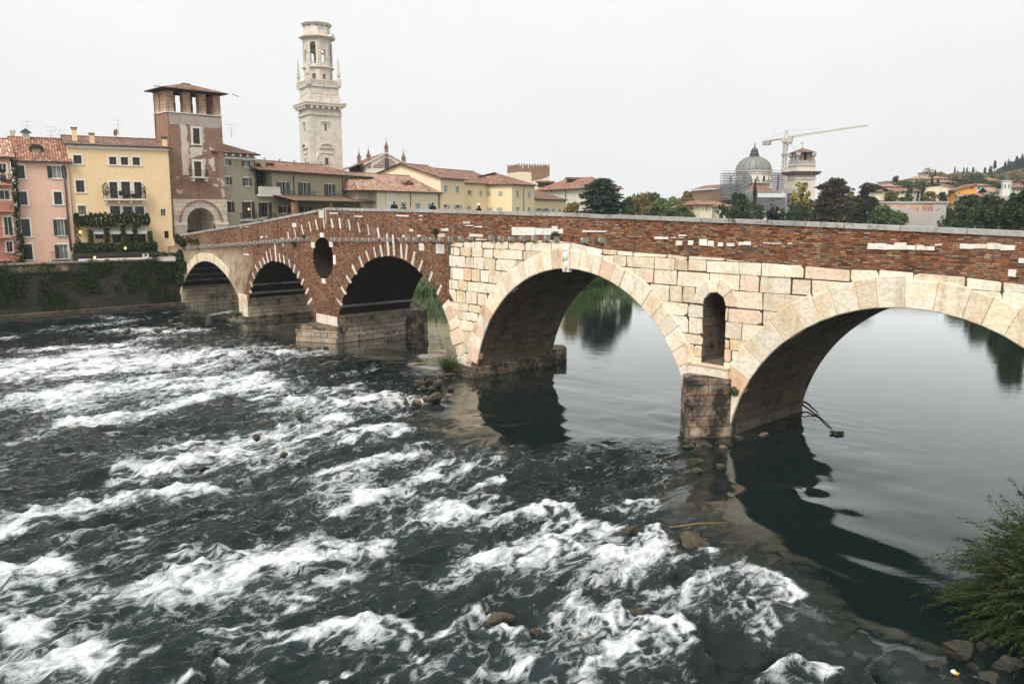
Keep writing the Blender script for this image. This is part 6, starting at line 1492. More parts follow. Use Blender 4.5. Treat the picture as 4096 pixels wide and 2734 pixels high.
# --- trees in front of the churches
tree(K6, (712, 690, 795, 1020), 235, 'cypress', M['leaf_cypress'], 'tall dark cypress standing in front of the scaffolded church', seed=1, zb=6)
tree(K6, (1190, 835, 1222, 960), 230, 'cypress', M['leaf_cypress'], 'slim small cypress at the foot of the campanile', seed=1, zb=8)
tree(K6, (1170, 705, 1470, 1060), 222, 'airy', M['leaf_yellow'], 'airy yellow autumn tree in front of the campanile', seed=3, zb=6)
tree(K6, (1800, 830, 1930, 960), 225, 'airy', M['leaf_yellow'], 'yellow green tree glimpsed between the two dark cedars', seed=4, zb=6)
tree(K6, (445, 868, 690, 1150), 185, 'broad', M['leaf_dark'], 'dense dark round tree right of the cream villas', seed=10, zb=4)
tree(K6, (620, 985, 870, 1150), 195, 'broad', M['leaf_mid'], 'lower green tree directly left of the embracing couple', seed=11, zb=3.5)
tree(K6, (305, 985, 460, 1145), 178, 'airy', M['leaf_mid'], 'small grey green tree in front of the cream villas', seed=12, zb=4)
tree(K6, (1000, 1050, 1180, 1165), 205, 'broad', M['leaf_dark'], 'dark tree directly right of the embracing couple', seed=13, zb=3)
tree(K6, (1120, 985, 1380, 1170), 212, 'broad', M['leaf_dark'], 'dark green tree below the yellow autumn tree', seed=14, zb=3)
tree(K6, (1390, 670, 1920, 1170), 195, 'layered', M['leaf_cedar_brown'], 'large old cedar with drooping brown tipped plates right of the campanile', seed=5, zb=4)
tree(K6, (1880, 715, 2260, 1150), 200, 'layered', M['leaf_cedar_brown'], 'second old cedar with flat brown tipped plates left of the hill', seed=6, zb=4)
tree(K6, (1690, 905, 2180, 1200), 215, 'broad', M['leaf_dark'], 'very broad dark tree in front of the two old cedars', seed=15, zb=2)
tree(K6, (1350, 1010, 1720, 1190), 205, 'broad', M['leaf_dark'], 'low dark tree under the large old cedar', seed=16, zb=2.5)
tree(K7, (230, 890, 740, 1140), 184, 'broad', M['leaf_mid'], 'mid green tree in front of the concrete building', seed=17, zb=2)
tree(K7, (560, 985, 760, 1140), 181, 'broad', M['leaf_light'], 'small light green tree at the corner of the concrete building', seed=18, zb=2)
for i, (x0, yt, x1) in enumerate(((880,1060,1040),(1150,1030,1330),(1280,940,1480),(1480,860,1700),(1600,930,1800),(1950,900,2180),(2080,960,2300))):
    tree(K6, (x0, yt, x1, 1180), 224+i*3, 'broad', M['leaf_dark' if i % 3 else 'leaf_cypress'], 'dark tree in the mass of trees beyond the parapet below the campanile', 'dark trees massed below the campanile', seed=20+i % 4, zb=3)
# --- dark evergreen oaks on the near bank, to the right
G = 'dark evergreen oaks along the near bank road'
for i, (q, Y, lab) in enumerate((((905, 1000, 1210, 1165), 195, 'lowest evergreen oak at the left end of the dark row'), ((1030, 850, 1420, 1180), 188, 'evergreen oak second from the left in the dark row'), ((1380, 760, 1740, 1190), 172, 'evergreen oak in the middle of the dark row below the orange house'), ((1560, 900, 1800, 1190), 158, 'smaller lighter evergreen oak in front of the dark row'), ((1710, 740, 2080, 1200), 142, 'evergreen oak in the dark row below the little white lantern'), ((2010, 720, 2330, 1200), 122, 'evergreen oak in the dark row near the right edge'), ((2210, 690, 2560, 1210), 106, 'tallest evergreen oak cut by the right edge'))):
    tree(K7, q, Y, 'broad', M['leaf_dark' if i != 3 else 'leaf_mid'], lab, G, seed=20+i % 4, zb=3.5)
for i, (x, y) in enumerate(((1355, 1148), (1690, 1152), (2012, 1152), (2322, 1155))):
    Y = (156, 140, 126, 115)[i]; c = at_y(K7(x, y), Y); L = Frame('street_lamp', ['leftmost street lamp head showing above the parapet', 'street lamp head second from the left above the parapet', 'street lamp head third from the left above the parapet', 'largest street lamp head above the parapet at the right edge'][i], 'street lamp', c.x, Y, 0, 'lantern street lamps on the near bank road', c.z-4)
    b = MB(); b.tube([(0, 0, 0), (0, 0, 3.2)], [.09, .05], 8); b.build('post', M['iron'], L.root); b = MB(); b.lathe([(.16, 3.2), (.27, 3.65)], 6); b.build('lantern', M['glass_pale'], L.root); b = MB(); b.lathe([(.33, 3.66), (.2, 3.85), (.06, 3.95), (.03, 4.1)], 6); b.build('lantern_cap', M['iron'], L.root)
# --- concrete building with red window bands
CO = frame_at('concrete_building', 'long modern concrete building with red framed window bands below the hill', 'building', 3400+410*.2963, 190, angle_to((.93, -.37)))
xa = CO.px(K7(1300, 950))[0]; zt, zb = CO.px(K7(700, 850))[1], CO.px(K7(700, 920))[1]
H_ = [rect(CO, K7, q) for q in ((480,882,590,918),(625,878,760,922),(795,875,935,985),(972,868,1120,965),(1190,835,1300,860))]
shell(CO, 'wall', 0, xa, 4, zt, 16, M['concrete'], H_)
for r in H_:
    w = window(CO, r, sur=0, bars=False, pane='glass_pale'); b = MB(); n = 4
    for k in range(n+1): x = r[0]+(r[1]-r[0])*k/n; b.box(x-.16, x+.16, .05, .18, r[2], r[3])
    b.box(r[0], r[1], .06, .17, r[3]-.7, r[3]-.02); b.build('red_frame', M['rose'], w)
x0, x1, z0, z1 = rect(CO, K7, (540, 925, 880, 1000), -4); b = MB(); b.box(x0, x1, -5, -.01, z0, z1); x0, x1, z0, z1 = rect(CO, K7, (730, 1000, 960, 1160), -4); b.box(x0, x1, -5.1, -.01, z0, z1-.02); b.build('terrace_wall', M['concrete'], CO.root)
b = MB(); b.box(-.3, xa+.3, -.3, 16, zt, zt+.35); b.build('flat_roof', M['concrete'], CO.root)
ANCH.append((CO.O[0]+xa*.5, 190, CO.px(K7(700, 1100))[1]))
# --- hillside
house(K7, (1310, 600, 1400, 860), 262, 38, M['cream'], M['tile_pale'], 'cream end of the orange house with dark shutters', ((.15, .62, .16, .3), (.5, .62, .16, .3)), D=7, hip=False, roof_frac=.12, name='hillside_house', over=.4)
OG = frame_at('orange_house', 'bright orange gabled house with sloping roof on the hillside', 'house', 3400+1398*.2963, 258, -10)
x1 = OG.px(K7(1706, 700))[0]; zl, zr_ = OG.px(K7(1398, 680))[1], OG.px(K7(1706, 600))[1]; z0 = OG.px(K7(1500, 860))[1]
b = MB(); b.prism([(0, z0), (x1, z0), (x1, zr_), (0, zl)], 0, 10); b.build('wall', M['orange'], OG.root)
b = MB(); b.face([(-.8, -.6, zl+.0), (x1+.3, -.6, zr_+.35), (x1+.3, 10, zr_+.35), (-.8, 10, zl)]); b.face([(-.8, -.6, zl-.25), (-.8, 10, zl-.25), (x1+.3, 10, zr_+.1), (x1+.3, -.6, zr_+.1)]); b.face([(-.8, -.6, zl-.25), (x1+.3, -.6, zr_+.1), (x1+.3, -.6, zr_+.35), (-.8, -.6, zl)]); b.build('roof', M['tile'], OG.root)
for q in ((1458,712,1486,752),(1622,640,1672,660)): window(OG, tuple(rect(OG, K7, q)), sur=0, bars=False, pane='shutter_green' if q[0] < 1500 else 'glass', y=-.32)
ANCH.append((OG.O[0], 258, z0))
HV = [((1470,705,1760,860),255,-12,'villa','tile_pale','low terrace house with pale roof below the orange house',.35,False),
 ((1700,590,1900,700),300,-8,'offwhite','tile_pale','pale flat house right of the orange house',.25,True),
 ((1880,640,2030,780),250,-15,'white','tile_pale','small white gabled house below the lantern turret',.45,False),
 ((2180,580,2349,740),240,-10,'offwhite','tile_dark','pale house with dark roof at the right edge of the hill',.4,False),
 ((1855,508,2035,610),345,-5,'cream','tile_red','cream villa with red roof below the dark ridge trees',.42,True),
 ((1045,535,1450,640),330,-6,'villa','tile_red','wide villa with broad red roof and brick chimney on the hill',.38,True),
 ((850,485,1130,600),380,-4,'villa','tile_pale','large pale villa on the skyline of the hill',.35,True),
 ((1120,490,1330,560),385,-4,'villa','tile_pale','pale villa behind the two tall cypresses',.4,True),
 ((515,545,640,600),390,3,'white','tile_pale','white villa with flat hipped roof at the left end of the hill',.4,True),
 ((640,525,755,610),385,0,'white','tile_pale','taller white villa right of the small dark tree',.35,True),
 ((420,598,690,690),310,4,'white','tile_pale','white house with big window and low red roof behind the cedar',.35,True),
 ((590,650,830,740),280,2,'cream','tile_red','cream house with orange red roof among the hill trees',.5,False),
 ((835,650,960,730),290,-6,'concrete','tile_dark','grey house with dark roof beside the lower cypresses',.5,True),
 ((340,660,430,730),270,4,'cream','tile_red','small cream house behind the right old cedar',.5,False),
 ((1010,635,1080,690),315,-5,'white','tile_red','small white house left of the twin cypresses',.35,True),
 ((1055,430,1130,490),400,0,'cream','tile_pale','pale turret house on top of the hill',.15,True)]
for q, Y, ang, mm, tt, lab, rf, hp in HV: house(K7, q, Y, ang, M[mm], M[tt], lab, ((.12, .55, .12, .35), (.42, .55, .12, .35), (.72, .55, .12, .35)), D=10, roof_frac=rf, hip=hp, base=8)
LT = frame_at('lantern_turret', 'small white octagonal church lantern with dark bulbous cap on the hillside', 'turret', 3400+2078*.2963, 235, 0)
kl = lambda x, y: LT.px(K7(x, y)); lz = lambda y: kl(2078, y)[1]; lr = kl(2140, 600)[0]-kl(2078, 600)[0]
b = MB(); b.lathe([(lr, lz(760)), (lr, lz(565)), (lr*1.15, lz(560)), (lr*1.15, lz(550))], 8, ph=R(22)); b.build('drum', M['white'], LT.root)
b = MB(); b.lathe([(lr*1.0, lz(549)), (lr*.55, lz(535)), (lr*.6, lz(515)), (lr*.55, lz(495)), (lr*.2, lz(480)), (.05, lz(455))], 10, smooth=True); b.build('bulb_cap', M['lead'], LT.root)
for k in range(8):
    a = R(22)+math.pi/8+k*math.pi/4; d = lr*math.cos(math.pi/8)+.03; c_, s_ = math.cos(a), math.sin(a); w = lr*.18
    P = [(-w, lz(655)), (w, lz(655)), (w, lz(600)), (0, lz(588)), (-w, lz(600))]; b = MB(); b.face([(c_*d-s_*x, s_*d+c_*x, z) for x, z in P]); b.face([(c_*(d-.3)-s_*x, s_*(d-.3)+c_*x, z) for x, z in reversed(P)]); b.build('arched_window', M['glass_pale'], LT.root)
ANCH.append((LT.O[0], 235, lz(760)))
for i, (q, Y, lab) in enumerate((((575,485,650,600),375,'small dense dark tree beside the white villas on the hill'),)): tree(K7, q, Y, 'broad', M['leaf_cypress'], lab, seed=30)
G = 'cypresses on the hillside'
for i, (q, Y, lab) in enumerate((((930,580,1022,840),245,'broad dark cypress above the concrete building'),((885,670,935,840),245,'short cypress left of the broad dark cypress'),((1063,485,1130,700),285,'left one of the twin cypresses above the ochre tree'),((1150,500,1203,710),285,'right one of the twin cypresses above the ochre tree'),((1120,580,1150,700),284,'thin young cypress between the twin cypresses'),((1120,390,1168,530),395,'cypress beside the pale turret house on the skyline'),((1362,520,1390,680),300,'slim cypress touching the dark conifer left of the orange house'))):
    tree(K7, q, Y, 'cypress', M['leaf_cypress'], lab, G, seed=1+i % 2, sink=1)
for i, q in enumerate(((1380,360,1425,555),(1425,395,1458,560),(1498,370,1550,560),(1545,360,1588,550),(1580,415,1620,545),(1620,355,1680,545),(1680,400,1702,520),(1770,355,1840,590),(1828,345,1930,590),(2050,275,2110,500),(2095,255,2140,500),(2125,265,2170,500),(2185,290,2230,480))):
    tree(K7, q, 455+i*4, 'cypress', M['leaf_cypress'], 'tall cypress in the row along the skyline of the hill', 'cypresses along the hill skyline', seed=1+i % 2, lod=.6, sink=1)
tree(K7, (1915,270,1995,355), 520, 'pine', M['leaf_cedar'], 'layered conifer standing alone on the hill skyline', seed=1, sink=4); tree(K7, (2280,185,2349,330), 540, 'pine', M['leaf_cedar'], 'tall ragged conifer on the skyline at the right edge', seed=2, sink=6); tree(K7, (2200,210,2290,340), 545, 'pine', M['leaf_cedar'], 'ragged conifer left of the tallest skyline conifer', seed=3, sink=6)
tree(K7, (960,372,1125,485), 402, 'airy', M['leaf_ochre'], 'ochre bare topped tree above the villas on the skyline', seed=5, sink=1)
tree(K7, (985,695,1190,845), 232, 'broad', M['leaf_ochre'], 'round ochre autumn tree below the twin cypresses', seed=31, sink=1)
tree(K7, (1250,565,1375,690), 290, 'cedar', M['leaf_cypress'], 'dark spreading conifer left of the orange house', seed=3, sink=1)
tree(K7, (1180,700,1310,840), 250, 'broad', M['leaf_dark'], 'dark tree between the ochre tree and the orange house', seed=32, sink=1)
tree(K7, (455,685,640,850), 225, 'broad', M['leaf_light'], 'light green tree right of the second old cedar', seed=33, sink=2); tree(K7, (690,655,880,830), 240, 'airy', M['leaf_mid'], 'pale green leafy tree in front of the grey hill house', seed=6, sink=2); tree(K7, (630,760,860,850), 215, 'broad', M['leaf_mid'], 'low green trees above the concrete building roof', seed=34, sink=2)
rg = random.Random(77); k = 0
for (x0, x1, ya, yb, Y, n, mats) in ((1700,2349,390,560,470,58,('leaf_dark','leaf_mid','leaf_ochre')),(1330,1860,430,560,430,32,('leaf_mid','leaf_ochre','leaf_dark')),(670,860,540,640,350,9,('leaf_mid','leaf_dark')),(880,1060,550,650,330,7,('leaf_mid',)),(1400,1800,520,620,340,15,('leaf_mid','leaf_dark')),(1150,1370,425,500,410,8,('leaf_mid','leaf_ochre')),(2010,2349,230,420,560,9,('leaf_dark',)),(1880,2060,560,640,310,7,('leaf_mid',))):
    for i in range(n):
        x = x0+(x1-x0)*(i+rg.random())/n; f = (x-x0)/(x1-x0) if x0 in (1700, 2010) else rg.random()
        yt = yb-20-(yb-ya)*(f if x0 in (1700, 2010) else rg.random())*rg.uniform(.7, 1); w = rg.uniform(75, 135)
        tree(K7, (x-w, yt, x+w, yt+rg.uniform(150, 230)), Y+rg.uniform(-15, 15), 'broad', M[rg.choice(mats)], 'rounded tree in the wood covering the hillside', 'rounded trees covering the hillside', seed=20+k % 4, lod=.7, sink=2); k += 1
# ------------------------------------------------------------------ land
RIV = [(-300, -150), (-95, 35), (ex, ey)]   # right bank, downstream to upstream
def bank_pts(): return [(-420, -300), (-95.5, 35.5), (ex-.2, ey-.2), (-32.5, 95.5), (-12.9, 101), (9.9, 112.5), (15, 118), (32, 138), (60, 158), (86, 172), (340, 300)]
LBK = [(9.5, -40), (9.8, 10), (12.0, 19), (16, 26), (22, 27), (27.5, 31), (45, 50), (60, 72), (63, 92), (67, 106), (72, 120), (80, 145), (86, 172), (340, 300)]
def ground():
    b = MB(); P = bank_pts(); far = [(320, 900), (-900, 900), (-900, -300)]
    rim = [(x, y) for x, y in P]
    # right-bank plateau with a grassy slope down to the water upstream of the bridge
    inner = [(-420, -297), (-97, 38.5), (ex-2.2, ey+2.4), (-35, 97.5), (-15, 104.5), (7.5, 117), (12, 123), (28, 143), (57, 163), (84, 177), (338, 306)]
    zi = [4.9, 4.9, 4.9, 6.5, 4.2, 3.6, 3.6, 3.8, 4, 4.2, 4.5]; zo = [-1.2]*11
    for i in range(len(P)-1):
        b.face([(*P[i], zo[i]), (*P[i+1], zo[i+1]), (*inner[i+1], zi[i+1]), (*inner[i], zi[i])])
    out = [(-900, -297), (-900, 60), (-900, 300), (-500, 900), (-200, 900), (-60, 900), (40, 900), (90, 900), (140, 900), (220, 900), (345, 900)]
    for i in range(len(P)-1): b.face([(*inner[i], zi[i]), (*inner[i+1], zi[i+1]), (*out[i+1], 5.5), (*out[i], 5.5)])
    # left bank
    Q = LBK; q2 = [(13.5, -40), (13.8, 10), (15.5, 17.5), (20, 23), (27, 24), (33, 29), (49, 47), (64, 69), (67.5, 90), (71, 104), (76, 118), (84, 142), (92, 168), (342, 294)]; zl = [5, 4.5, 3.6, 4.5, 6, 6, 5, 3.6, 3.6, 3.6, 3.6, 3.6, 4, 4.5]; q3 = [(60, -60), (70, 0), (90, 10), (110, 20), (130, 25), (150, 35), (190, 50), (240, 70), (300, 85), (340, 95), (370, 105), (400, 120), (430, 140), (700, 200)]
    for i in range(len(Q)-1):
        b.face([(*Q[i+1], -1.2), (*Q[i], -1.2), (*q2[i], zl[i]), (*q2[i+1], zl[i+1])]); b.face([(*q2[i+1], zl[i+1]), (*q2[i], zl[i]), (*q3[i], 6), (*q3[i+1], 6)])
    m, t, bb = mat_base('bank earth and grass'); o_ = objn(t); n = noise(t, o_, .5, 6); n2 = noise(t, o_, 4, 5)
    col = mixc(t, mapr(t, n, .4, .62), (.055, .09, .022), (.10, .085, .05)); col = mixc(t, mapr(t, n2, .3, .7, 0, .6), col, (.03, .05, .014)); setc(t, bb, col); bump(t, bb, n2, .8, .2)
    o = b.build('ground', m); tag(o, kind='structure'); return o
ground()
# hill terrain fitted under everything that stands on it
A_ = np.array([a for a in ANCH if a[1] > 205 and a[0] > 40]); HX, HY = np.meshgrid(np.linspace(20, 760, 90), np.linspace(196, 900, 80))
d2 = (HX[..., None]-A_[:, 0])**2+((HY[..., None]-A_[:, 1])*.8)**2; w = 1/(d2+120.)**1.6; HZ = (w*A_[:, 2]).sum(-1)/w.sum(-1)
HZ = HZ*np.clip((HX-100)/70, 0, 1)+5.0*(1-np.clip((HX-100)/70, 0, 1)); HZ = np.minimum(HZ, 90)-3.0*np.clip((HY-300)/60, 0, 1); HZ[0, :] = 1.0
b = MB(); V = [[(HX[j, i], HY[j, i], HZ[j, i]) for i in range(90)] for j in range(80)]
for j in range(79):
    for i in range(89): b.face([V[j][i], V[j][i+1], V[j+1][i+1], V[j+1][i]], smooth=True)
m, t, bb = mat_base('wooded hill ground'); n = noise(t, objn(t), .08, 7, .65); setc(t, bb, mixc(t, mapr(t, n, .35, .65), (.02, .032, .013), (.05, .06, .022))); bump(t, bb, noise(t, objn(t), .4, 6), 1, 1.0)
o = b.build('hill', m); tag(o, kind='structure')
# grass tufts on the far bank slope
gv = []
rgn = np.random.default_rng(9); pts = np.array([(-24, 98.5), (-12.9, 101.6), (9.9, 113.2), (14.5, 119), (31, 139)])
N = 9000; sg = rgn.integers(0, 4, N); f = rgn.random(N)[:, None]; c = pts[sg]*(1-f)+pts[sg+1]*f; dd = rgn.random(N)**1.3*4.2; c = c+np.stack([-.5*dd, .87*dd], 1); z = -1+dd*1.35
z = np.clip(z, .05, 4.2); a = rgn.normal(size=(N, 2))*.3; hgt = rgn.uniform(.3, 1.0, N); wd = .07
base = np.stack([c[:, 0], c[:, 1], z], 1); tip = base+np.stack([a[:, 0], a[:, 1], hgt], 1); sx = np.array([wd, wd*.3, 0])
quad = np.stack([base-sx, base+sx, tip+sx*.2, tip-sx*.2], 1).reshape(-1, 3); o = quadmesh('grass', quad, M['grass']); tag(o, kind='stuff')
tree(Z1, (1855, 590, 2000, 700), 108, 'broad', M['leaf_light'], 'light green bush on the grassy bank seen through the third arch', seed=35, name='riverside_bush', zb=2.2)
tree(Z1, (1930, 610, 2060, 700), 112, 'airy', M['leaf_ochre'], 'thin ochre shrub on the grassy bank seen through the third arch', seed=7, name='riverside_bush', zb=2.5)
# ------------------------------------------------------------------ river water
def vnoise(x, y, seed):
    xi, yi = np.floor(x).astype(np.int64), np.floor(y).astype(np.int64); fx, fy = x-xi, y-yi
    fx, fy = fx*fx*fx*(fx*(fx*6-15)+10), fy*fy*fy*(fy*(fy*6-15)+10)
    def h(i, j): 
        n = (i*374761393+j*668265263+seed*974711) & 0x7fffffff; n = ((n ^ (n >> 13))*1274126177) & 0x7fffffff; return ((n ^ (n >> 16)) & 0xffff)/65535.
    a, b_, c, d = h(xi, yi), h(xi+1, yi), h(xi, yi+1), h(xi+1, yi+1)
    return (a*(1-fx)+b_*fx)*(1-fy)+(c*(1-fx)+d*fx)*fy
FOAM = [(W4, [(0,330),(400,300),(800,290),(1050,300)], 60, .7), (W4, [(200,470),(600,400),(1000,380),(1250,430)], 55, .72), (W4, [(900,680),(1250,640),(1600,570)], 45, .62), (W4, [(700,770),(1100,740),(1400,720)], 40, .6), (W4, [(1500,900),(1900,830),(2100,780)], 90, .45), (W5, [(700,450),(1000,350),(1400,260)], 120, .5), (W5, [(0,400),(250,400),(420,450)], 130, .5), (W7, [(300,950),(700,920),(1100,960)], 150, .45), (W7, [(400,330),(800,320),(1300,400)], 100, .42), (W7, [(1500,620),(1900,600),(2100,700)], 70, .35),
 (W4, [(0,340),(250,300),(420,260),(540,245)], 25, 1), (W4, [(120,235),(480,225),(700,190)], 9, .75), (W4, [(20,360),(330,335),(700,300),(900,265),(1110,265)], 25, 1), (W4, [(380,330),(600,325),(1000,330)], 17, .8),
 (W4, [(330,425),(620,400),(1000,370)], 19, .8), (W4, [(0,520),(200,490),(400,485)], 18, .75), (W4, [(350,580),(620,530),(850,480),(1030,430)], 27, 1), (W4, [(1030,430),(1180,380),(1340,440),(1250,465)], 25, 1), (W4, [(850,405),(1050,395)], 15, .9),
 (W4, [(1350,470),(1500,430),(1650,420)], 11, .65), (W4, [(1400,480),(1700,490),(1900,490)], 20, 1), (W4, [(1500,440),(1760,450),(1880,470)], 10, .75), (W4, [(930,665),(1200,640),(1450,590),(1640,560)], 22, 1), (W4, [(1300,660),(1480,640),(1560,600)], 16, .95),
 (W4, [(620,790),(800,765),(1000,720),(1290,715)], 25, 1), (W4, [(1200,790),(1450,745)], 16, .75), (W4, [(60,1050),(250,985),(500,930),(760,890),(970,870)], 22, 1), (W4, [(200,650),(330,625)], 9, .55), (W4, [(30,680),(170,640)], 9, .5),
 (W4, [(1540,1000),(1700,920),(1900,880),(2000,830),(2090,790)], 30, 1), (W4, [(1600,820),(1850,760),(2000,730)], 26, .95), (W4, [(1650,690),(1750,620),(1860,640)], 20, .9), (W4, [(1100,905),(1280,915)], 12, .55), (W4, [(1960,1000),(2200,970)], 20, .75),
 (W4, [(2150,830),(2349,760)], 18, .7), (W4, [(2250,890),(2349,850)], 14, .65), (W4, [(380,130),(600,110)], 7, .6), (W4, [(560,150),(800,160),(940,165)], 9, .75), (W4, [(980,95),(1090,75)], 5, .6), (W4, [(0,190),(60,185)], 5, .65), (W4, [(1140,262),(1260,275),(1450,285),(1540,265)], 9, .75), (W4, [(0,570),(150,560)], 9, .45),
 (W4, [(250,105),(420,90),(600,100)], 4, .5), (W4, [(120,160),(300,150)], 5, .45), (W4, [(640,200),(860,190)], 6, .6), (W4, [(1900,170),(2100,200)], 6, .4), (W4, [(1960,300),(2150,290)], 6, .35),
 (W5, [(-40,135),(60,95)], 28, 1), (W5, [(-40,300),(150,260),(320,280)], 34, .9), (W5, [(60,340),(220,340)], 25, .8), (W5, [(400,100),(520,85)], 11, .65), (W5, [(540,130),(630,160)], 14, .75), (W5, [(730,485),(900,400),(1150,350),(1270,440)], 30, .75),
 (W5, [(850,345),(1050,300),(1200,240),(1450,180),(1560,180)], 46, 1), (W5, [(880,215),(1020,210),(1150,215)], 17, .9), (W5, [(1400,250),(1570,220)], 28, .9), (W5, [(1350,400),(1300,350),(1570,290)], 20, .85), (W5, [(40,560),(230,600),(430,690)], 58, 1), (W5, [(-40,700),(200,720),(380,720)], 50, 1), (W5, [(100,500),(230,540)], 38, .85),
 (W5, [(340,480),(450,420)], 24, .8), (W5, [(970,560),(1200,550),(1450,540)], 14, .8), (W5, [(1320,590),(1440,550)], 24, .85), (W5, [(1480,500),(1700,480),(1850,500),(1910,560)], 20, 1), (W5, [(1700,545),(1850,610)], 38, .75), (W5, [(620,690),(710,670)], 11, .65), (W5, [(780,780),(850,740)], 10, .65), (W5, [(1120,775),(1150,765)], 18, .6), (W5, [(980,680),(1010,690)], 18, .5), (W5, [(1530,720),(1570,740)], 19, .75), (W5, [(1750,625),(1880,640)], 14, .65), (W5, [(200,130),(330,150)], 12, .5), (W5, [(120,20),(330,50)], 16, .65),
 (W7, [(-20,110),(130,90),(260,90)], 38, 1), (W7, [(60,155),(200,140)], 28, .65), (W7, [(440,160),(620,130),(720,85),(830,80),(900,150)], 17, .95), (W7, [(650,200),(880,150)], 14, .75), (W7, [(1200,80),(1330,65),(1400,100),(1300,140)], 13, .8), (W7, [(830,240),(960,200),(1130,225)], 24, .9),
 (W7, [(480,270),(540,240),(560,290)], 14, .75), (W7, [(330,380),(480,320),(640,330),(780,380)], 44, 1), (W7, [(560,440),(720,400)], 24, .85), (W7, [(640,270),(780,265),(890,310),(920,370)], 14, .85), (W7, [(1250,290),(1320,350),(1420,310),(1370,220)], 24, .9), (W7, [(1080,440),(1250,430),(1400,380)], 44, 1), (W7, [(880,400),(1000,370)], 14, .6), (W7, [(800,520),(950,470),(1050,490),(1020,540)], 13, .75),
 (W7, [(1480,440),(1690,400)], 24, .65), (W7, [(1690,375),(1700,430)], 9, .75), (W7, [(1300,600),(1450,570),(1500,600)], 15, .85), (W7, [(1500,600),(1700,520),(1900,470),(2050,510),(2150,600),(2080,650)], 30, 1), (W7, [(1900,650),(2000,700),(2080,800)], 16, .75), (W7, [(860,680),(920,600)], 18, .75), (W7, [(320,690),(500,760),(640,860)], 30, 1), (W7, [(100,790),(320,690)], 13, .85),
 (W7, [(720,760),(760,850),(680,880)], 24, .95), (W7, [(880,700),(1000,730),(1100,780),(1240,850),(1100,930),(950,1010)], 54, 1), (W7, [(400,1000),(600,960)], 40, .85), (W7, [(340,1060),(300,990)], 36, .75), (W7, [(1080,720),(1150,660),(1180,760)], 20, .9), (W7, [(1250,720),(1350,760),(1450,760),(1560,830),(1600,900),(1500,930)], 25, 1), (W7, [(1280,980),(1420,930)], 24, .85), (W7, [(1260,780),(1450,850)], 38, .55), (W7, [(700,1010),(900,1030)], 55, .55), (W7, [(400,900),(640,930)], 48, .65), (W7, [(2000,1130),(2100,1070),(2230,1045),(2420,1055)], 11, 1), (W7, [(2050,1120),(2300,1110)], 22, .45)]
EDGE = [(0,718),(420,703),(560,742),(640,775),(740,800),(950,848),(1050,868),(1010,955),(1060,998),(1250,1030),(1400,1012),(1540,1010),(1600,1080),(1545,1150),(1640,1205),(1760,1280),(1860,1350),(1900,1450),(2020,1500),(2120,1520),(2349,1528),(2600,1700)]
nr, nc = 780, 820
rr = 9*np.exp(np.linspace(0, math.log(150/9), nr)); rr = np.concatenate([rr, [170, 220, 320, 500, 900]]); th = np.radians(np.linspace(-50, 50, nc))
RRg, THg = np.meshgrid(rr, th, indexing='ij'); X, Y = RRg*np.sin(THg), RRg*np.cos(THg)
ew = np.array([water(VW(*p)) for p in EDGE]); left = np.array([(-200, ew[0][1]), (-200, -60), (60, -60), (60, ew[-1][1]-4)])
poly = np.concatenate([ew, left[::-1]])
def inside(px_, py_, P):
    r = np.zeros(px_.shape, bool); n = len(P)
    for i in range(n):
        (x0, y0), (x1, y1) = P[i], P[(i+1) % n]
        c = ((y0 > py_) != (y1 > py_)) & (px_ < (x1-x0)*(py_-y0)/(y1-y0+1e-12)+x0); r ^= c
    return r
def segd(px_, py_, a, b_):
    d = (b_[0]-a[0], b_[1]-a[1]); L = d[0]**2+d[1]**2+1e-9; t_ = np.clip(((px_-a[0])*d[0]+(py_-a[1])*d[1])/L, 0, 1)
    return np.hypot(px_-a[0]-t_*d[0], py_-a[1]-t_*d[1]), t_
sd = np.full(X.shape, 1e9)
for a, b_ in zip(ew, ew[1:]): sd = np.minimum(sd, segd(X, Y, a, b_)[0])
sd = np.where(inside(X, Y, poly), sd, -sd)
ss_ = lambda v, a, b_: (lambda t_: t_*t_*(3-2*t_))(np.clip((v-a)/(b_-a), 0, 1))
rough = ss_(sd, -1.5, 2.5); swell = ss_(sd, -13, -1.5)
FA = math.atan2(-.74, -.67); fa, fc = X*math.cos(FA)+Y*math.sin(FA), -X*math.sin(FA)+Y*math.cos(FA)
foam = np.zeros(X.shape)
wx2, wy2 = (vnoise(fa/.45, fc/.32, 15)-.5), (vnoise(fa/.45, fc/.32, 16)-.5)
wx, wy = (vnoise(fa/1.3, fc/.9, 5)-.5), (vnoise(fa/1.3, fc/.9, 6)-.5)
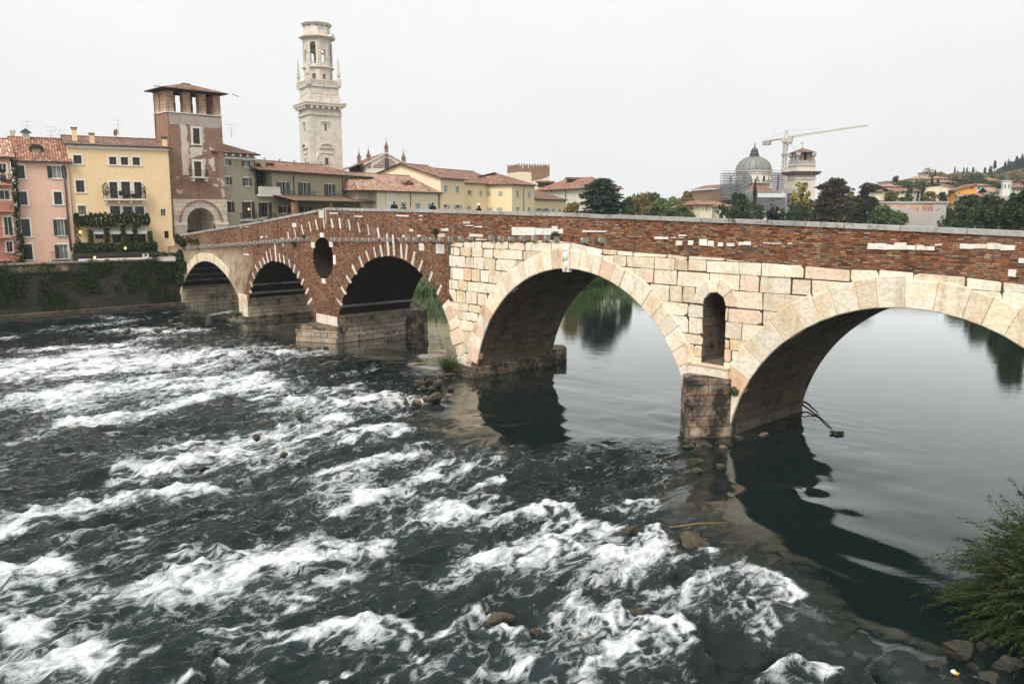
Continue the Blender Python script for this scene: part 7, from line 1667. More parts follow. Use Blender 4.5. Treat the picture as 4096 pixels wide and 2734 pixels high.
for K, pts, hw, inten in FOAM:
    wp = [np.array(water(K(*p))) for p in pts]
    ws = []
    for i, p in enumerate(pts):
        d = wp[min(i+1, len(wp)-1)]-wp[max(i-1, 0)]; d = d/np.linalg.norm(d); q = np.array(water(K(p[0], p[1]+hw)))-np.array(water(K(p[0], p[1]-hw))); ws.append(max(.12, abs(q[0]*d[1]-q[1]*d[0])/2))
    mxw = max(ws)*2.6+3; lo = np.min(wp, 0)-mxw; hi = np.max(wp, 0)+mxw
    m_ = (X > lo[0]) & (X < hi[0]) & (Y > lo[1]) & (Y < hi[1])
    if not m_.any(): continue
    kw = min(1.3, .16+max(ws)*1.25); xs, ys = X[m_]+kw*(wx[m_]*.9+wx2[m_]*.7), Y[m_]+kw*(wy[m_]*.9+wy2[m_]*.7); best = np.zeros(xs.shape)
    wm = min(.9, max(ws)); tr = min(1.6, .5+wm)
    for sh_, ki, kw_ in ((0, 1.0, 1.0), (.7*tr, .68, 1.35), (1.6*tr, .45, 1.7)):      # the foam trails off downstream
        if sh_ and K in (W4,) and hw > 24: continue
        ax, ay = xs-math.cos(FA)*sh_, ys-math.sin(FA)*sh_
        for (a, b_, w0, w1) in zip(wp, wp[1:], ws, ws[1:]):
            d, t_ = segd(ax, ay, a, b_); w = (w0+(w1-w0)*t_)*kw_; best = np.maximum(best, ki*inten*np.clip(1.05-.44*(d/w), 0, 1)**1.2)
    foam[m_] = np.maximum(foam[m_], best)
n1 = vnoise(fa/2.6, fc/1.5, 1); n2 = vnoise(fa/1.0+wx, fc/.6+wy, 2); n3 = vnoise(fa/.42, fc/.26, 3); n4 = vnoise(fa/6, fc/3.2, 4); n5 = vnoise(fa/.2, fc/.13, 8)
foam = foam*(.60+.75*vnoise(fa/2.2+wx, fc/.75+wy, 21)*(.5+1.0*vnoise(fa/.7, fc/.3, 22))); foam = np.clip(foam, 0, 1.02)
far = np.clip(1-(RRg-30)/120, .35, 1)
Z = rough*(.42*(n4-.5)+.32*(1-2*np.abs(n1-.5)-.5)+.22*(1-2*np.abs(n2-.5)-.5)+.09*(n3-.5)+.03*(n5-.5))
Z += rough*foam*(.03+.10*(n3-.3)+.06*(n5-.5)+.09*n2)
s1 = vnoise(fa/3.4+.5*wx, fc/5.5, 11); s2 = vnoise(fa/1.3, fc/2.6, 12); Z += swell*(1-rough)*(.20*(s1-.5)+.05*(s2-.5))
Z *= np.clip(1.15-(RRg-25)/110, .5, 1)
Z -= .35*ss_(sd, 1, 10)*rough
pd = np.full(X.shape, 1e9)            # ripples trailing off the piers
for s_ in (-4.2, 14.3): p = BRG.wor(s_, 2); pd = np.minimum(pd, np.hypot(X-p[0], Y-p[1]))
calm = np.exp(-(pd/7)**2)*(1-rough); Z += calm*.02*(vnoise(fa/.5, fc/1.2, 14)-.5)
Z[nr:, :] = 0
N = X.size; nrr = len(rr); me = bpy.data.meshes.new('water'); me.vertices.add(N)
me.vertices.foreach_set('co', np.stack([X, Y, Z], -1).astype(np.float32).ravel())
ii, jj = np.meshgrid(np.arange(nrr-1), np.arange(nc-1), indexing='ij'); k = (ii*nc+jj).ravel()
q = np.stack([k, k+nc, k+nc+1, k+1], 1).astype(np.int32); nq = len(q)
me.loops.add(4*nq); me.loops.foreach_set('vertex_index', q[:, ::1].ravel()); me.polygons.add(nq)
me.polygons.foreach_set('loop_start', np.arange(0, 4*nq, 4, dtype=np.int32)); me.polygons.foreach_set('loop_total', np.full(nq, 4, np.int32)); me.polygons.foreach_set('use_smooth', np.ones(nq, bool))
me.update(calc_edges=True); me.flip_normals() if me.polygons[0].normal.z < 0 else None
at_ = me.color_attributes.new('wat', 'FLOAT_COLOR', 'POINT'); at_.data.foreach_set('color', np.stack([foam, rough, swell, calm], -1).astype(np.float32).ravel())
m, t, bb = mat_base('river water'); va = nd(t, 'ShaderNodeVertexColor', None, layer_name='wat'); sc_ = nd(t, 'ShaderNodeSeparateColor', {0: va.outputs[0]}); F_, G_, S_ = sc_.outputs[0], sc_.outputs[1], sc_.outputs[2]
o_ = objn(t); rot = nd(t, 'ShaderNodeMapping', {'Vector': o_, 'Rotation': (0, 0, -FA)}).outputs[0]
st = vscale(t, rot, (.5, 1.0, 1.0)); a1 = noise(t, st, 1.5, 9, .68, .9); a2 = noise(t, st, 6.5, 6, .7, .5); a3 = noise(t, vscale(t, rot, (.45, 1, 1)), .55, 6, .6, .6); a4 = noise(t, vscale(t, rot, (.7, 1, 1)), 17, 4, .65, .3)
rid = nd(t, 'ShaderNodeTexNoise', {'Vector': vscale(t, rot, (.55, 1, 1)), 'Scale': 2.4, 'Detail': 6.0, 'Roughness': .62, 'Distortion': .7, 'Offset': .9, 'Gain': 2.2}, noise_type='RIDGED_MULTIFRACTAL').outputs[0]
lace = mapr(t, rid, .35, 1.5)
tex = mth(t, 'ADD', mth(t, 'MULTIPLY', mapr(t, a1, .28, .72), .46), mth(t, 'ADD', mth(t, 'MULTIPLY', lace, .42), mth(t, 'MULTIPLY', mapr(t, a4, .3, .7), .12)))
dens = mth(t, 'MAXIMUM', F_, mth(t, 'MULTIPLY', G_, mapr(t, a3, .44, .70, 0.02, .44)))
mk = mapr(t, mth(t, 'ADD', tex, mth(t, 'SUBTRACT', dens, 1.0)), -.09, .46, 0, 1)
aer = mth(t, 'MULTIPLY', mapr(t, F_, .1, .9), .6)
wc = mixc(t, G_, (.006, .012, .011), (.004, .009, .0095)); wc = mixc(t, aer, wc, (.05, .075, .077))
setc(t, bb, mixc(t, mk, wc, mixc(t, mapr(t, a2, .35, .65), (.55, .60, .61), (.88, .89, .89))))
rg_ = mixc(t, mk, mixc(t, G_, (.03,)*3, (.06,)*3), (.7,)*3); t.links.new(nd(t, 'ShaderNodeSeparateColor', {0: rg_}).outputs[0], bb.inputs['Roughness']); t.links.new(mapr(t, G_, 0, 1, 1.95, 1.36), bb.inputs['IOR'])
fw = noise(t, vscale(t, rot, (.7, 1.2, 1)), 3.2, 5, .6, .4); fw2 = noise(t, rot, 11, 4, .6); cw = noise(t, vscale(t, o_, (.35, 1.0, 1)), .9, 4, .55)
hh = mth(t, 'ADD', mth(t, 'MULTIPLY', mth(t, 'ADD', mth(t, 'MULTIPLY', fw, 1.0), mth(t, 'MULTIPLY', fw2, .35)), mth(t, 'ADD', mth(t, 'MULTIPLY', G_, .9), .02)), mth(t, 'ADD', mth(t, 'MULTIPLY', cw, .05), mth(t, 'MULTIPLY', mth(t, 'MULTIPLY', mk, mth(t, 'ADD', a2, a4)), .8)))
bp_ = bump(t, bb, hh, .75, .14)
t.links.new(mth(t, 'MULTIPLY', mk, .35), bb.inputs['Specular IOR Level'])
fr_ = nd(t, 'ShaderNodeFresnel', {'IOR': 1.333, 'Normal': bp_.outputs[0]}); gain = mixc(t, G_, nd(t, 'ShaderNodeCombineColor', {0: mth(t, 'ADD', 1.0, mth(t, 'MULTIPLY', fr_.outputs[0], 2.0)), 1: 0.0, 2: 0.0}).outputs[0], (.72, 0, 0)); gain = nd(t, 'ShaderNodeSeparateColor', {0: gain}).outputs[0]
fac = mth(t, 'MULTIPLY', mth(t, 'MINIMUM', mth(t, 'MULTIPLY', fr_.outputs[0], gain), 1.0), mth(t, 'SUBTRACT', 1.0, mk))
gl = nd(t, 'ShaderNodeBsdfGlossy', {'Color': (.97, 1, 1, 1), 'Roughness': nd(t, 'ShaderNodeSeparateColor', {0: rg_}).outputs[0], 'Normal': bp_.outputs[0]})
ms = nd(t, 'ShaderNodeMixShader', {0: fac, 1: bb.outputs[0], 2: gl.outputs[0]}); t.links.new(ms.outputs[0], t.nodes['Material Output'].inputs[0])
me.materials.append(m); wo = bpy.data.objects.new('water', me); put(wo); tag(wo, kind='structure')

# ------------------------------------------------------------------ rocks
def rock(K, q, mat, label, group=None, name='river_rock', sink=.25, seed=0, flat=1.0, mx_=0):
    """q = (centre x, centre y, width, height) in the photograph"""
    cx, cy, w, h = q; p = water(K(cx, cy+h*.4)); d = math.hypot(*p); k = (K(1, 0)[0]-K(0, 0)[0])*d*1.02/FPX; wx_ = w*k/2; hz = h*k*.62*flat
    me_ = bpy.data.meshes.new(name); bm = bmesh.new(); bmesh.ops.create_icosphere(bm, subdivisions=3, radius=1)
    rg = np.random.default_rng(seed); A = rg.normal(size=(13, 3)); A /= np.linalg.norm(A, axis=1, keepdims=True); D = rg.uniform(.38, .85, 13); ph = rg.uniform(0, 9, 3)
    for v in bm.verts:
        n = np.array(v.co); dd = A@n; s = 1.0
        for a_, c_ in zip(dd, D):
            if a_ > c_*.8: s = min(s, c_*.8/a_*1.12)
        s *= 1+.07*math.sin(n[0]*7+ph[0])*math.sin(n[1]*6+ph[1])+.05*math.sin(n[2]*11+ph[2]+n[0]*9); v.co = Vector((n[0]*wx_*s*1.12, n[1]*wx_*s*rg.uniform(.98, 1.02)*1.0, n[2]*hz*s*1.25))
    bm.to_mesh(me_); bm.free(); me_.materials.append(mat); ca_ = me_.color_attributes.new('tint', 'FLOAT_COLOR', 'CORNER'); ca_.data.foreach_set('color', np.ones(len(me_.loops)*4, np.float32)); me_.uv_layers.new(name='UVMap')
    for pl_ in me_.polygons: pl_.use_smooth = False
    o = put(bpy.data.objects.new(name, me_)); o.location = (p[0], p[1]+wx_*.3, hz*(1-sink*2)-.05-(.2 if K in (W5, W7) else 0)); o.rotation_euler = (0, 0, rg.uniform(-.4, .4)); tag(o, label, 'rock', group); return o
i = 0
for K, L, lab, g, mt in ((Z1, [(580,1190,80,50),(610,1212,50,30),(655,1222,80,45),(655,1175,60,40),(715,1160,55,40),(845,1168,60,40),(905,1215,40,30),(850,1195,40,22),(1180,1150,50,30)], 'dark mossy rock in the heap below the second pier platform', 'dark rocks below the second pier platform', 'rock'),
  (Z1, [(905,1170,50,28),(945,1165,50,20),(1048,1152,80,40),(1122,1152,60,30),(905,1137,80,20)], 'pale brown stone at the foot of the second pier platform', 'pale stones at the second pier platform', 'rock_pale'),
  (Z2, [(95,1335,90,45),(150,1330,70,40),(60,1352,50,30),(165,1352,70,30),(230,1345,60,30)], 'flat stone lying beside the foot of the third pier', 'flat stones beside the third pier', 'rock'),
  (W4, [(1965,412,60,42),(2010,408,60,45),(2060,415,70,40),(2120,435,40,30),(2040,480,90,45),(1870,520,40,15),(1985,430,50,30),(2030,432,50,30)], 'dark mossy rock in the heap left of the third pier', 'dark rocks left of the third pier', 'rock'),
  (W4, [(1905,495,40,38),(1950,497,60,40),(1995,480,40,40),(2115,468,45,20)], 'brown rounded rock in the line of stones below the third pier', 'brown rocks below the third pier', 'rock_pale'),
  (W4, [(410,155,40,20),(595,168,40,20),(635,143,40,12),(735,163,45,18),(840,145,55,25),(800,122,40,15)], 'small rock in the far rapids near the embankment', 'small rocks in the far rapids', 'rock'),
  (N4, [(470,1440,110,60),(550,1470,120,60),(650,1490,80,40),(360,1385,60,30)], 'mossy stone heaped at the tip of the blackened cutwater', 'stones at the blackened cutwater', 'rock')):
    for q in L: rock(K, q, M[mt], lab, g, seed=i); i += 1
for K, q, mt, lab, sk in ((Z1, (265,965,75,80), 'rock', 'upright pointed dark rock left of the first pier', .12), (Z1, (40,982,85,40), 'rock', 'low dark rock in the water below the first arch', .25), (W4, (1230,597,70,30), 'rock', 'wide dark rock in the foam in the middle of the rapids', .3), (W4, (1405,562,45,18), 'rock', 'flat dark rock farthest out in the middle rapids', .3), (W4, (1203,670,45,36), 'rock', 'small rounded dark rock below the wide one in the rapids', .25), (W4, (1333,742,50,28), 'rock', 'dark wet rock at the edge of a foam tongue', .25), (W4, (950,805,70,30), 'rock', 'brownish flat rock above the long foam streak', .3), (W4, (2050,765,40,36), 'rock', 'dark rock at the head of the smooth dark chute', .3), (W4, (1660,465,45,20), 'rock', 'dark rock in the foam left of the third pier heap', .3), (W4, (1755,495,50,15), 'rock', 'flat dark rock awash left of the third pier heap', .35),
  (W7, (1190,240,115,90), 'rock', 'brown and mossy rock with water pouring beside it', .12), (W7, (1170,335,190,75), 'rock', 'broad dark wet rock just below the brown mossy one', .34), (W7, (1600,310,210,125), 'rock', 'large mossy rock with a yellow stick lying on it', .16), (W7, (640,790,110,60), 'rock', 'black rock in the gap of the nearest foam crest', .3), (W7, (440,705,210,60), 'rock', 'long dark ledge rock behind the nearest foam crest', .38), (W7, (960,845,80,60), 'rock', 'small black rock inside the nearest foam', .3), (W7, (1240,685,170,90), 'rock', 'dark wet rock with foam along its left side', .36), (N4, (920,1525,110,45), 'rock_pale', 'pale flat stone in the shallows below the cutwater', .3), (N4, (1440,1350,150,60), 'rock_pale', 'greenish pale stone under the bridge vault edge', .36), (N4, (2065,1185,60,25), 'rock', 'small dark rock near the drifting branch', .3), (W6, (1590,465,80,30), 'rock', 'dark stone awash in the shadowed water below the cutwater', .32), (W6, (1715,445,70,50), 'rock', 'dark brown stone right of the one awash below the cutwater', .34),
  (N4, (760,1500,90,40), 'rock', 'dark stone between the cutwater and the pale flat stone', .36), (W6, (1640,335,70,30), 'rock', 'low dark stone right below the cutwater tip', .34), (W6, (1740,330,60,24), 'rock', 'small stone awash below the right pier', .34), (W6, (1560,345,70,30), 'rock', 'mossy stone at the left tip of the cutwater', .3), (W6, (1610,420,60,26), 'rock', 'small dark stone in the pier shadow', .36), (W6, (1800,300,60,24), 'rock', 'small wet stone along the right pier wall', .36), (W8, (1110,1340,240,170), 'rock_bank_shaded', 'big olive brown boulder on the near bank below the willow', .22), (W8, (1300,1275,100,50), 'rock_bank_shaded', 'pale brown stone above the big bank boulder', .2), (W8, (1235,1315,100,60), 'rock_bank_shaded', 'grey stone touching the big bank boulder', .22), (W8, (1170,1450,120,100), 'rock_bank_shaded', 'dark brown stone below the big bank boulder', .28), (W8, (900,1430,130,90), 'rock_bank_shaded', 'dark submerged stone left of the big bank boulder', .38), (W8, (1260,1545,260,80), 'rock_bank_shaded', 'flat brown stone at the bottom edge of the near bank', .25), (W8, (960,1520,120,70), 'rock_bank_shaded', 'dark stone at the water edge near the litter', .36), (W8, (1400,1440,180,120), 'rock_bank_shaded', 'dark stone under the lower willow branches', .2)):
    rock(K, q, M[mt], lab, seed=i, sink=sk); i += 1
p = water(W8(1025, 1530)); b = MB(); b.blob((0, 0, .05), (.09, .06, .05), 6, 0, 3, .3); b.blob((.05, -.05, .03), (.07, .04, .03), 6, 1, 4, .3); o = b.build('litter', [M['white'], M['orange']]); o.location = (p[0], p[1], .12); tag(o, 'small scrap of white and orange litter on the near bank stones', 'litter')
a, c = water(W7(1430, 282)), water(W7(1770, 264)); pr = bpy.data.objects['river_rock']; b = MB(); L = math.hypot(c[0]-a[0], c[1]-a[1]); b.tube([(0, 0, 0), (L*.5, .02, .06), (L, 0, .02)], [.012, .014, .008], 6)
o = b.build('stick', simple('yellow bare wood', (.32, .21, .08), .7)); o.location = (a[0]+.0, a[1]-.15, .36); o.rotation_euler = (0, -.02, math.atan2(c[1]-a[1], c[0]-a[0])); tag(o, 'long bare yellow stick lying across the large mossy rock', 'stick')
b = MB()
def wpt(K, p, z): x, y = water(K(*p), z); return (x, y, z)
b.tube([wpt(N4, (1885, 958), .35), wpt(N4, (1950, 965), .45), wpt(N4, (2000, 1000), .3), wpt(N4, (2030, 1035), .25), wpt(N4, (2110, 1095), .05)], [.05, .055, .05, .045, .03], 6)
b.tube([wpt(N4, (1885, 985), .25), wpt(N4, (1975, 1040), .12), wpt(N4, (2080, 1120), .06), wpt(Z3, (1060, 1325), .05), wpt(Z3, (1115, 1375), .06), wpt(Z3, (1142, 1400), .04)], [.05, .045, .04, .03, .03, .02], 6); b.tube([wpt(N4, (1905, 970), .3), wpt(N4, (1930, 1010), .2), wpt(N4, (1965, 1035), .12)], .035, 5)
o = b.build('drift_branch', M['bark']); tag(o, 'dark dead branch caught against the upstream end of the right pier', 'branch')
x, y = water(Z3(1190, 1440)); t = Frame('floating_weed', 'clump of green weed floating beyond the drifting branch', 'plant', x, y, 20, z=.03); leaves('foliage', [((0, 0, .05), (.28, .12, .07)), ((-.2, .2, .05), (.15, .1, .05))], 160, .07, M['leaf_ivy'], t.root, 70)
# grass tufts and small wall plants
def tuft(X_, Y_, z, h, n, lab, cat='grass tuft', spread=.15, seed=0):
    rg = np.random.default_rng(seed); a = rg.normal(size=(n, 2)); base = np.zeros((n, 3)); base[:, :2] = a*spread*.4; tip = base+np.stack([a[:, 0]*spread, a[:, 1]*spread, h*rg.uniform(.5, 1.1, n)], 1)
    sx = np.stack([rg.normal(size=n), rg.normal(size=n), np.zeros(n)], 1)*.012; v = np.stack([base-sx, base+sx, tip+sx*.2, tip-sx*.2], 1).reshape(-1, 3); o = quadmesh('grass_tuft', v, M['grass']); o.location = (X_, Y_, z); tag(o, lab, cat); return o
x, y = water(Z2(185, 1325)); tuft(x, y, .25, 1.0, 420, 'green grass tuft on the stones beside the third pier', spread=.35, seed=1)
x, y = BRG.wor(-38.8, -.4); tuft(x, y, .5, .45, 200, 'small green tuft at the foot of the first pier', spread=.25, seed=2)
for p, lab, K in (((1015, 292), 'little plant growing above the corbels left of the round opening', Z1), ((938, 338), 'dark little plant hanging from a corbel left of the round opening', Z1), ((1165, 600), 'little green plant at the bottom of the round opening', Z1), ((1030, 235), 'little plant growing above the keystone corbels', Z2), ((90, 208), 'dark plant in the brickwork between the third and fourth arch', Z2)):
    s_, z_ = BRG.px(K(*p)); X_, Y_ = BRG.wor(s_, -.1 if p[1] != 600 else .3); t = Frame('wall_plant', lab, 'plant', X_, Y_, -TH, z=z_); leaves('foliage', [((0, 0, 0), (.28, .14, .22))], 130, .07, M['leaf_ivy'], t.root, int(p[0]))
s_, z_ = BRG.px(N4(1075, 815)); X_, Y_ = BRG.wor(s_, -.15); t = Frame('wall_plant', 'green fern like plant at the upper corner of the blackened cutwater', 'plant', X_, Y_, -TH, z=z_); leaves('foliage', [((0, 0, 0), (.25, .2, .22))], 220, .06, M['leaf_mid'], t.root, 5)
# ------------------------------------------------------------------ willow at the lower right
wl_ = Frame('willow_bush', 'feathery green willow bush leaning over the water at the lower right', 'bush', 14.7, 18.5, 0, z=.55)
rg = np.random.default_rng(21); vs = []; tb_ = MB()
for k in range(1700):
    a = rg.uniform(0, 2*math.pi) if k % 3 else rg.uniform(math.pi*.65, math.pi*1.35); el = rg.uniform(-.05, 1.35); L = rg.uniform(1.9, 3.6)*(1.0 if el < 1 else 1.05); n = 40
    d0 = np.array([math.cos(a)*math.cos(el), math.sin(a)*math.cos(el), math.sin(el)]); s = np.linspace(.2, 1, n)[:, None]; p = s*L*d0*1.02; p[:, 2] -= (s[:, 0]**2.3)*L*.34*rg.uniform(.5, 1.2); p[:, :2] += rg.normal(size=2)*.5*(1-s*.2); p[:, 2] += rg.uniform(-.3, .6)
    tan = np.gradient(p, axis=0); tan /= np.linalg.norm(tan, axis=1, keepdims=True)
    for r_ in range(3):
        off = rg.normal(size=(n, 3)); off -= (off*tan).sum(1, keepdims=True)*tan; off /= np.linalg.norm(off, axis=1, keepdims=True); dirv = tan*.75+off*.65; dirv[:, 2] -= .25; dirv /= np.linalg.norm(dirv, axis=1, keepdims=True)
        ln = rg.uniform(.09, .16, (n, 1)); u = np.cross(dirv, off); u /= np.linalg.norm(u, axis=1, keepdims=True)+1e-9; w_ = u*ln*.10; c = p+off*.02; mid = c+dirv*ln*.45; vs.append(np.stack([c, mid+w_, c+dirv*ln, mid-w_], 1).reshape(-1, 3))
    if k % 3 == 0: tb_.tube([tuple(p[0]*.2), tuple(p[n//3]), tuple(p[2*n//3]), tuple(p[-1])], [.02, .012, .008, .003], 4)
quadmesh('foliage', np.concatenate(vs), M['leaf_willow'], wl_.root); tb_.build('branches', M['bark'], wl_.root)

# ------------------------------------------------------------------ people
def skin_mesh(name, pts, edges, mat, parent, root=0, levels=1):
    me_ = bpy.data.meshes.new('tmp'); me_.from_pydata([p[0] for p in pts], edges, []); o = bpy.data.objects.new('tmp', me_); COL.objects.link(o)
    o.modifiers.new('s', 'SKIN'); sv = me_.skin_vertices[0].data
    for k_, p in enumerate(pts): r_ = p[1]; sv[k_].radius = r_ if hasattr(r_, '__len__') else (r_, r_); sv[k_].use_root = (k_ == root)
    ss2 = o.modifiers.new('u', 'SUBSURF'); ss2.levels = levels; ss2.render_levels = levels
    dg_ = bpy.context.evaluated_depsgraph_get(); m2 = bpy.data.meshes.new_from_object(o.evaluated_get(dg_)); bpy.data.objects.remove(o); bpy.data.meshes.remove(me_)
    m2.name = name; m2.materials.clear(); m2.materials.append(mat)
    for p_ in m2.polygons: p_.use_smooth = True
    return put(bpy.data.objects.new(name, m2), parent)
CLO = {}
def cloth(c):
    if c not in CLO: CLO[c] = simple('cloth %d' % len(CLO), c, .85, .12, 8)
    return CLO[c]
def person(X_, Y_, z, face, H, label, top, bottom, hair, hairlong=.0, hat=None, arms=None, lean=0.0, hood=None, scarf=None, group=None):
    """face: heading in degrees the person looks along; arms: (left hand, right hand) in body axes, forward = +y"""
    t = Frame('person', label, 'person', X_, Y_, face-90, group, z); k = H/1.75; V3 = lambda x, y, zz: ((x*k, (y+lean*max(0, zz-.9))*k, zz*k))
    P = [(V3(0, 0, .95), .14*k), (V3(0, 0, 1.12), .125*k), (V3(0, .0, 1.32), .15*k), (V3(0, -.01, 1.45), .09*k), (V3(0, .0, 1.52), .055*k), (V3(0, .025, 1.60), (.075*k, .088*k)), (V3(0, .02, 1.69), (.072*k, .085*k))]; E_ = [(0, 1), (1, 2), (2, 3), (3, 4), (4, 5), (5, 6)]
    arms = arms or ((-.24, .08, .86), (.24, .08, .86)); hands = []; topE = [(0, 1), (1, 2), (2, 3)]; topP = [(p[0], (p[1] if not hasattr(p[1], '__len__') else p[1][0])+.022*k) for p in P[:4]]; topP[0] = (V3(0, 0, .86), .165*k); topP[3] = (V3(0, -.01, 1.47), .085*k)
    for sx, hd in zip((-1, 1), arms):
        sh = np.array([sx*.19, 0, 1.42]); hd = np.array(hd); mid = (sh+hd)/2; Lm = np.linalg.norm(hd-sh); bend = math.sqrt(max(0, .29**2-(Lm/2)**2)); el = mid+np.array([sx*.6, -.75, -.3])/1.0*bend
        i0 = len(P); P += [(V3(*sh), .058*k), (V3(*el), .043*k), (V3(*(hd-(hd-el)*.05)), .028*k)]; E_ += [(2, i0), (i0, i0+1), (i0+1, i0+2)]
        j0 = len(topP); topP += [(V3(*sh), .075*k), (V3(*el), .062*k), (V3(*(hd+(el-hd)*.12)), .045*k)]; topE += [(2, j0), (j0, j0+1), (j0+1, j0+2)]
        dv = (hd-el)/np.linalg.norm(hd-el); pal = hd+dv*.05; ip = len(P); P.append((V3(*pal), (.036*k, .018*k))); E_.append((i0+2, ip)); sd_ = np.cross(dv, [0, 1, 0]); sd_ = sd_/(np.linalg.norm(sd_)+1e-6)
        for f_, (o1, ln) in enumerate(((-.03, .065), (-.01, .08), (.01, .075), (.03, .06))):
            b1 = pal+sd_*o1+dv*.045; b2 = b1+dv*ln*.5; b3 = b2+dv*ln*.35+np.array([0, .02, -.015]); q0 = len(P); P += [(V3(*b1), .0095*k), (V3(*b2), .0085*k), (V3(*b3), .007*k)]; E_ += [(ip, q0), (q0, q0+1), (q0+1, q0+2)]
        b1 = pal-sd_*sx*.035-dv*.01; b2 = b1-sd_*sx*.025+dv*.035; q0 = len(P); P += [(V3(*b1), .011*k), (V3(*b2), .009*k)]; E_ += [(ip, q0), (q0, q0+1)]; hands.append(hd)
    for sx in (-1, 1):
        i0 = len(P); P += [(V3(sx*.1, 0, .86), .092*k), (V3(sx*.11, .02, .48), .062*k), (V3(sx*.11, 0, .09), .042*k), (V3(sx*.12, .15, .035), .035*k)]; E_ += [(0, i0), (i0, i0+1), (i0+1, i0+2), (i0+2, i0+3)]
    nz = len(P); P.append((V3(0, .125, 1.615), .012*k)); E_.append((5, nz))
    body = skin_mesh('body', P, E_, M['skin'], t.root)
    skin_mesh('jacket', topP, topE, cloth(top), t.root, 2)
    bp = [(V3(0, 0, .93), .16*k)]; be = []
    for sx in (-1, 1): i0 = len(bp); bp += [(V3(sx*.1, 0, .84), .108*k), (V3(sx*.11, .02, .48), .08*k), (V3(sx*.11, 0, .08), .062*k)]; be += [(0, i0), (i0, i0+1), (i0+1, i0+2)]
    skin_mesh('trousers', bp, be, cloth(bottom), t.root)
    hp = [(V3(0, -.02, 1.70), (.092*k, .10*k)), (V3(0, -.05, 1.64), (.088*k, .075*k))]; he = [(0, 1)]
    if hairlong: hp += [(V3(0, -.075, 1.55), .07*k), (V3(0, -.09, 1.55-hairlong), .06*k)]; he += [(1, 2), (2, 3)]
    skin_mesh('hair', hp, he, cloth(hair), t.root)
    for sx in (-1, 1):
        c_ = V3(sx*.032, .105, 1.635); b_ = MB(); b_.blob(c_, (.012*k, .008*k, .009*k), 6); b_.build('eye', M['iron'], body); c_ = V3(sx*.083, .015, 1.61); b_ = MB(); b_.blob(c_, (.012*k, .022*k, .033*k), 6); b_.build('ear', M['skin'], body)
    b_ = MB(); c_ = V3(0, .108, 1.568); b_.blob(c_, (.026*k, .008*k, .008*k), 6); b_.build('mouth', M['rose'], body)
    if hat: b_ = MB(); c_ = V3(0, 0, 1.74); b_.lathe([(.2*k, c_[2]), (.19*k, c_[2]+.015), (.11*k, c_[2]+.02), (.1*k, c_[2]+.12), (.05*k, c_[2]+.13)], 14, (c_[0], c_[1]), smooth=True); b_.build('hat', cloth(hat), t.root)
    if hood: b_ = MB(); c_ = V3(0, -.11, 1.43); b_.blob(c_, (.16*k, .09*k, .085*k), 10, rough=.12); b_.build('hood', cloth(hood), t.root)
    if scarf: b_ = MB(); c_ = V3(0, .02, 1.47); b_.blob(c_, (.12*k, .12*k, .07*k), 10, rough=.1); b_.build('scarf', cloth(scarf), t.root)
    return t
def on_deck(K, p_head, y, face, label, **kw):
    s_, z_ = BRG.px(K(*p_head), y); X_, Y_ = BRG.wor(s_, y); zd = top(s_)-1.15; H = min(1.9, max(1.5, z_-zd)); return person(X_, Y_, zd, face, H, label, **kw)
DK = (.012, .012, .015)
on_deck(K4, (1733, 938), 3.0, -75, 'man in a red jacket standing at the top of the bridge', top=(.35, .03, .02), bottom=DK, hair=(.03, .02, .015))
on_deck(K4, (1803, 958), 3.2, -70, 'woman beside the man in red at the top of the bridge', top=(.06, .05, .06), bottom=DK, hair=(.05, .03, .02), hairlong=.12)
on_deck(K4, (678, 1082), 2.0, 140, 'blonde woman seen from behind on the descending left part of the bridge', top=(.3, .2, .12), bottom=DK, hair=(.42, .26, .12), hairlong=.15)
on_deck(K5, (297, 572), 2.5, 110, 'grey haired man in a beige jacket walking on the bridge', top=(.55, .43, .30), bottom=(.1, .09, .08), hair=(.5, .48, .45))
on_deck(K5, (378, 600), 2.2, 115, 'dark haired woman with a white scarf walking on the bridge', top=(.5, .42, .34), bottom=DK, hair=(.04, .025, .02), scarf=(.75, .72, .68), hairlong=.1)
on_deck(K5, (632, 582), 2.2, 120, 'white haired man in a dark navy jacket on the bridge', top=(.018, .02, .028), bottom=DK, hair=(.75, .73, .7))
on_deck(K5, (1033, 612), 2.0, 120, 'woman in black wearing a cream hat on the bridge', top=DK, bottom=DK, hair=(.03, .02, .02), hat=(.78, .70, .58), hairlong=.12)
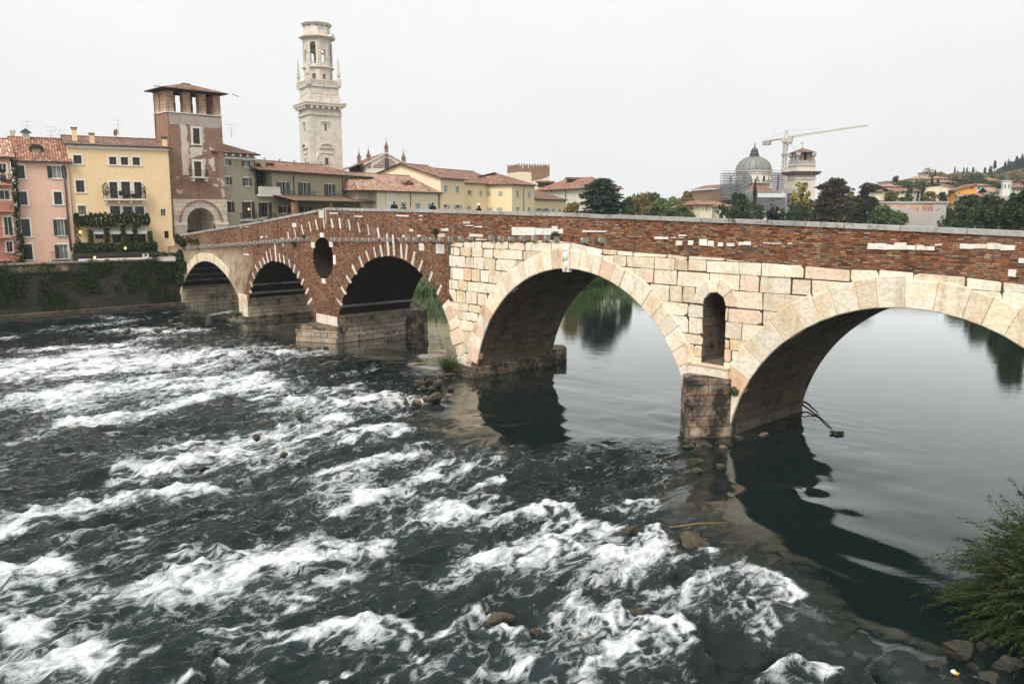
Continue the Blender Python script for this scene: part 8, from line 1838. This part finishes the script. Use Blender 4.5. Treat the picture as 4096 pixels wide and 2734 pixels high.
# the couple by the near parapet
s_, z_ = BRG.px(K6(955, 1018), .95); X_, Y_ = BRG.wor(s_, .95); zd = top(s_)-1.15
man = person(X_, Y_, zd, -20, 1.9, 'dark coated man embracing a woman on the bridge while holding a white bag', top=(.012, .013, .018), bottom=DK, hair=(.06, .03, .02), arms=((-.42, .20, 1.15), (.25, .42, 1.25)), lean=.06)
s2, _ = BRG.px(K6(1022, 1045), .72); X2, Y2 = BRG.wor(s2, .72)
person(X2, Y2, zd+.02, 165, 1.78, 'long haired woman in an olive coat with fur hood leaning on the dark coated man', top=(.17, .145, .08), bottom=(.05, .04, .03), hair=(.10, .045, .025), hairlong=.32, hood=(.30, .20, .11), arms=((-.10, .30, 1.15), (.2, .22, 1.1)), lean=.08)
sb, zb_ = BRG.px(K6(887, 1160), .55); bgx = BRG.wor(sb, .55); bgf = Frame('shopping_bag', 'white paper bag held over the parapet by the dark coated man', 'bag', *bgx, -TH, z=zb_-.22)
b = MB(); b.prism([(-.12, -.05), (.12, -.05), (.10, .2), (-.02, .25), (-.10, .19)], -.05, .05); b.build('bag_body', M['canvas'], bgf.root); b = MB(); b.tube([(-.06, 0, .2), (-.02, 0, .36), (.06, 0, .2)], .008, 5); b.build('handle', M['canvas'], bgf.root)
# people under the gate arch
for i, (x, y, lab, tp, hr) in enumerate(((465,1445,'person in black at the left of the group under the gate arch', DK, (.05,.03,.02)), (500,1448,'person with pale hair in the group under the gate arch', (.02,.02,.025), (.4,.3,.2)), (545,1450,'fair haired person in the middle of the group under the gate arch', (.05,.045,.05), (.35,.24,.15)), (570,1455,'person at the right of the group under the gate arch', (.03,.03,.035), (.08,.05,.03)), (705,1405,'person in dark blue with a cap at the right foot of the gate arch', (.015,.018,.03), (.02,.02,.03)))):
    s_, z_ = BRG.px(K2(x, y), 2.0+.3*i); X_, Y_ = BRG.wor(s_, 2.0+.3*i); person(X_, Y_, z_-1.7, -60+i*20, 1.7, lab, top=tp, bottom=DK, hair=hr)

# ------------------------------------------------------------------ damp air
b = MB(); b.box(-920, 780, -320, 960, -3.0, 130); m = bpy.data.materials.new('damp air'); m.use_nodes = True; t = m.node_tree; t.nodes.clear()
v = nd(t, 'ShaderNodeVolumePrincipled', {'Color': (.93, .96, 1.0, 1), 'Density': .00022, 'Anisotropy': .2}); nd(t, 'ShaderNodeOutputMaterial', {'Volume': v.outputs[0]})
o = b.build('haze', m); tag(o, kind='stuff')
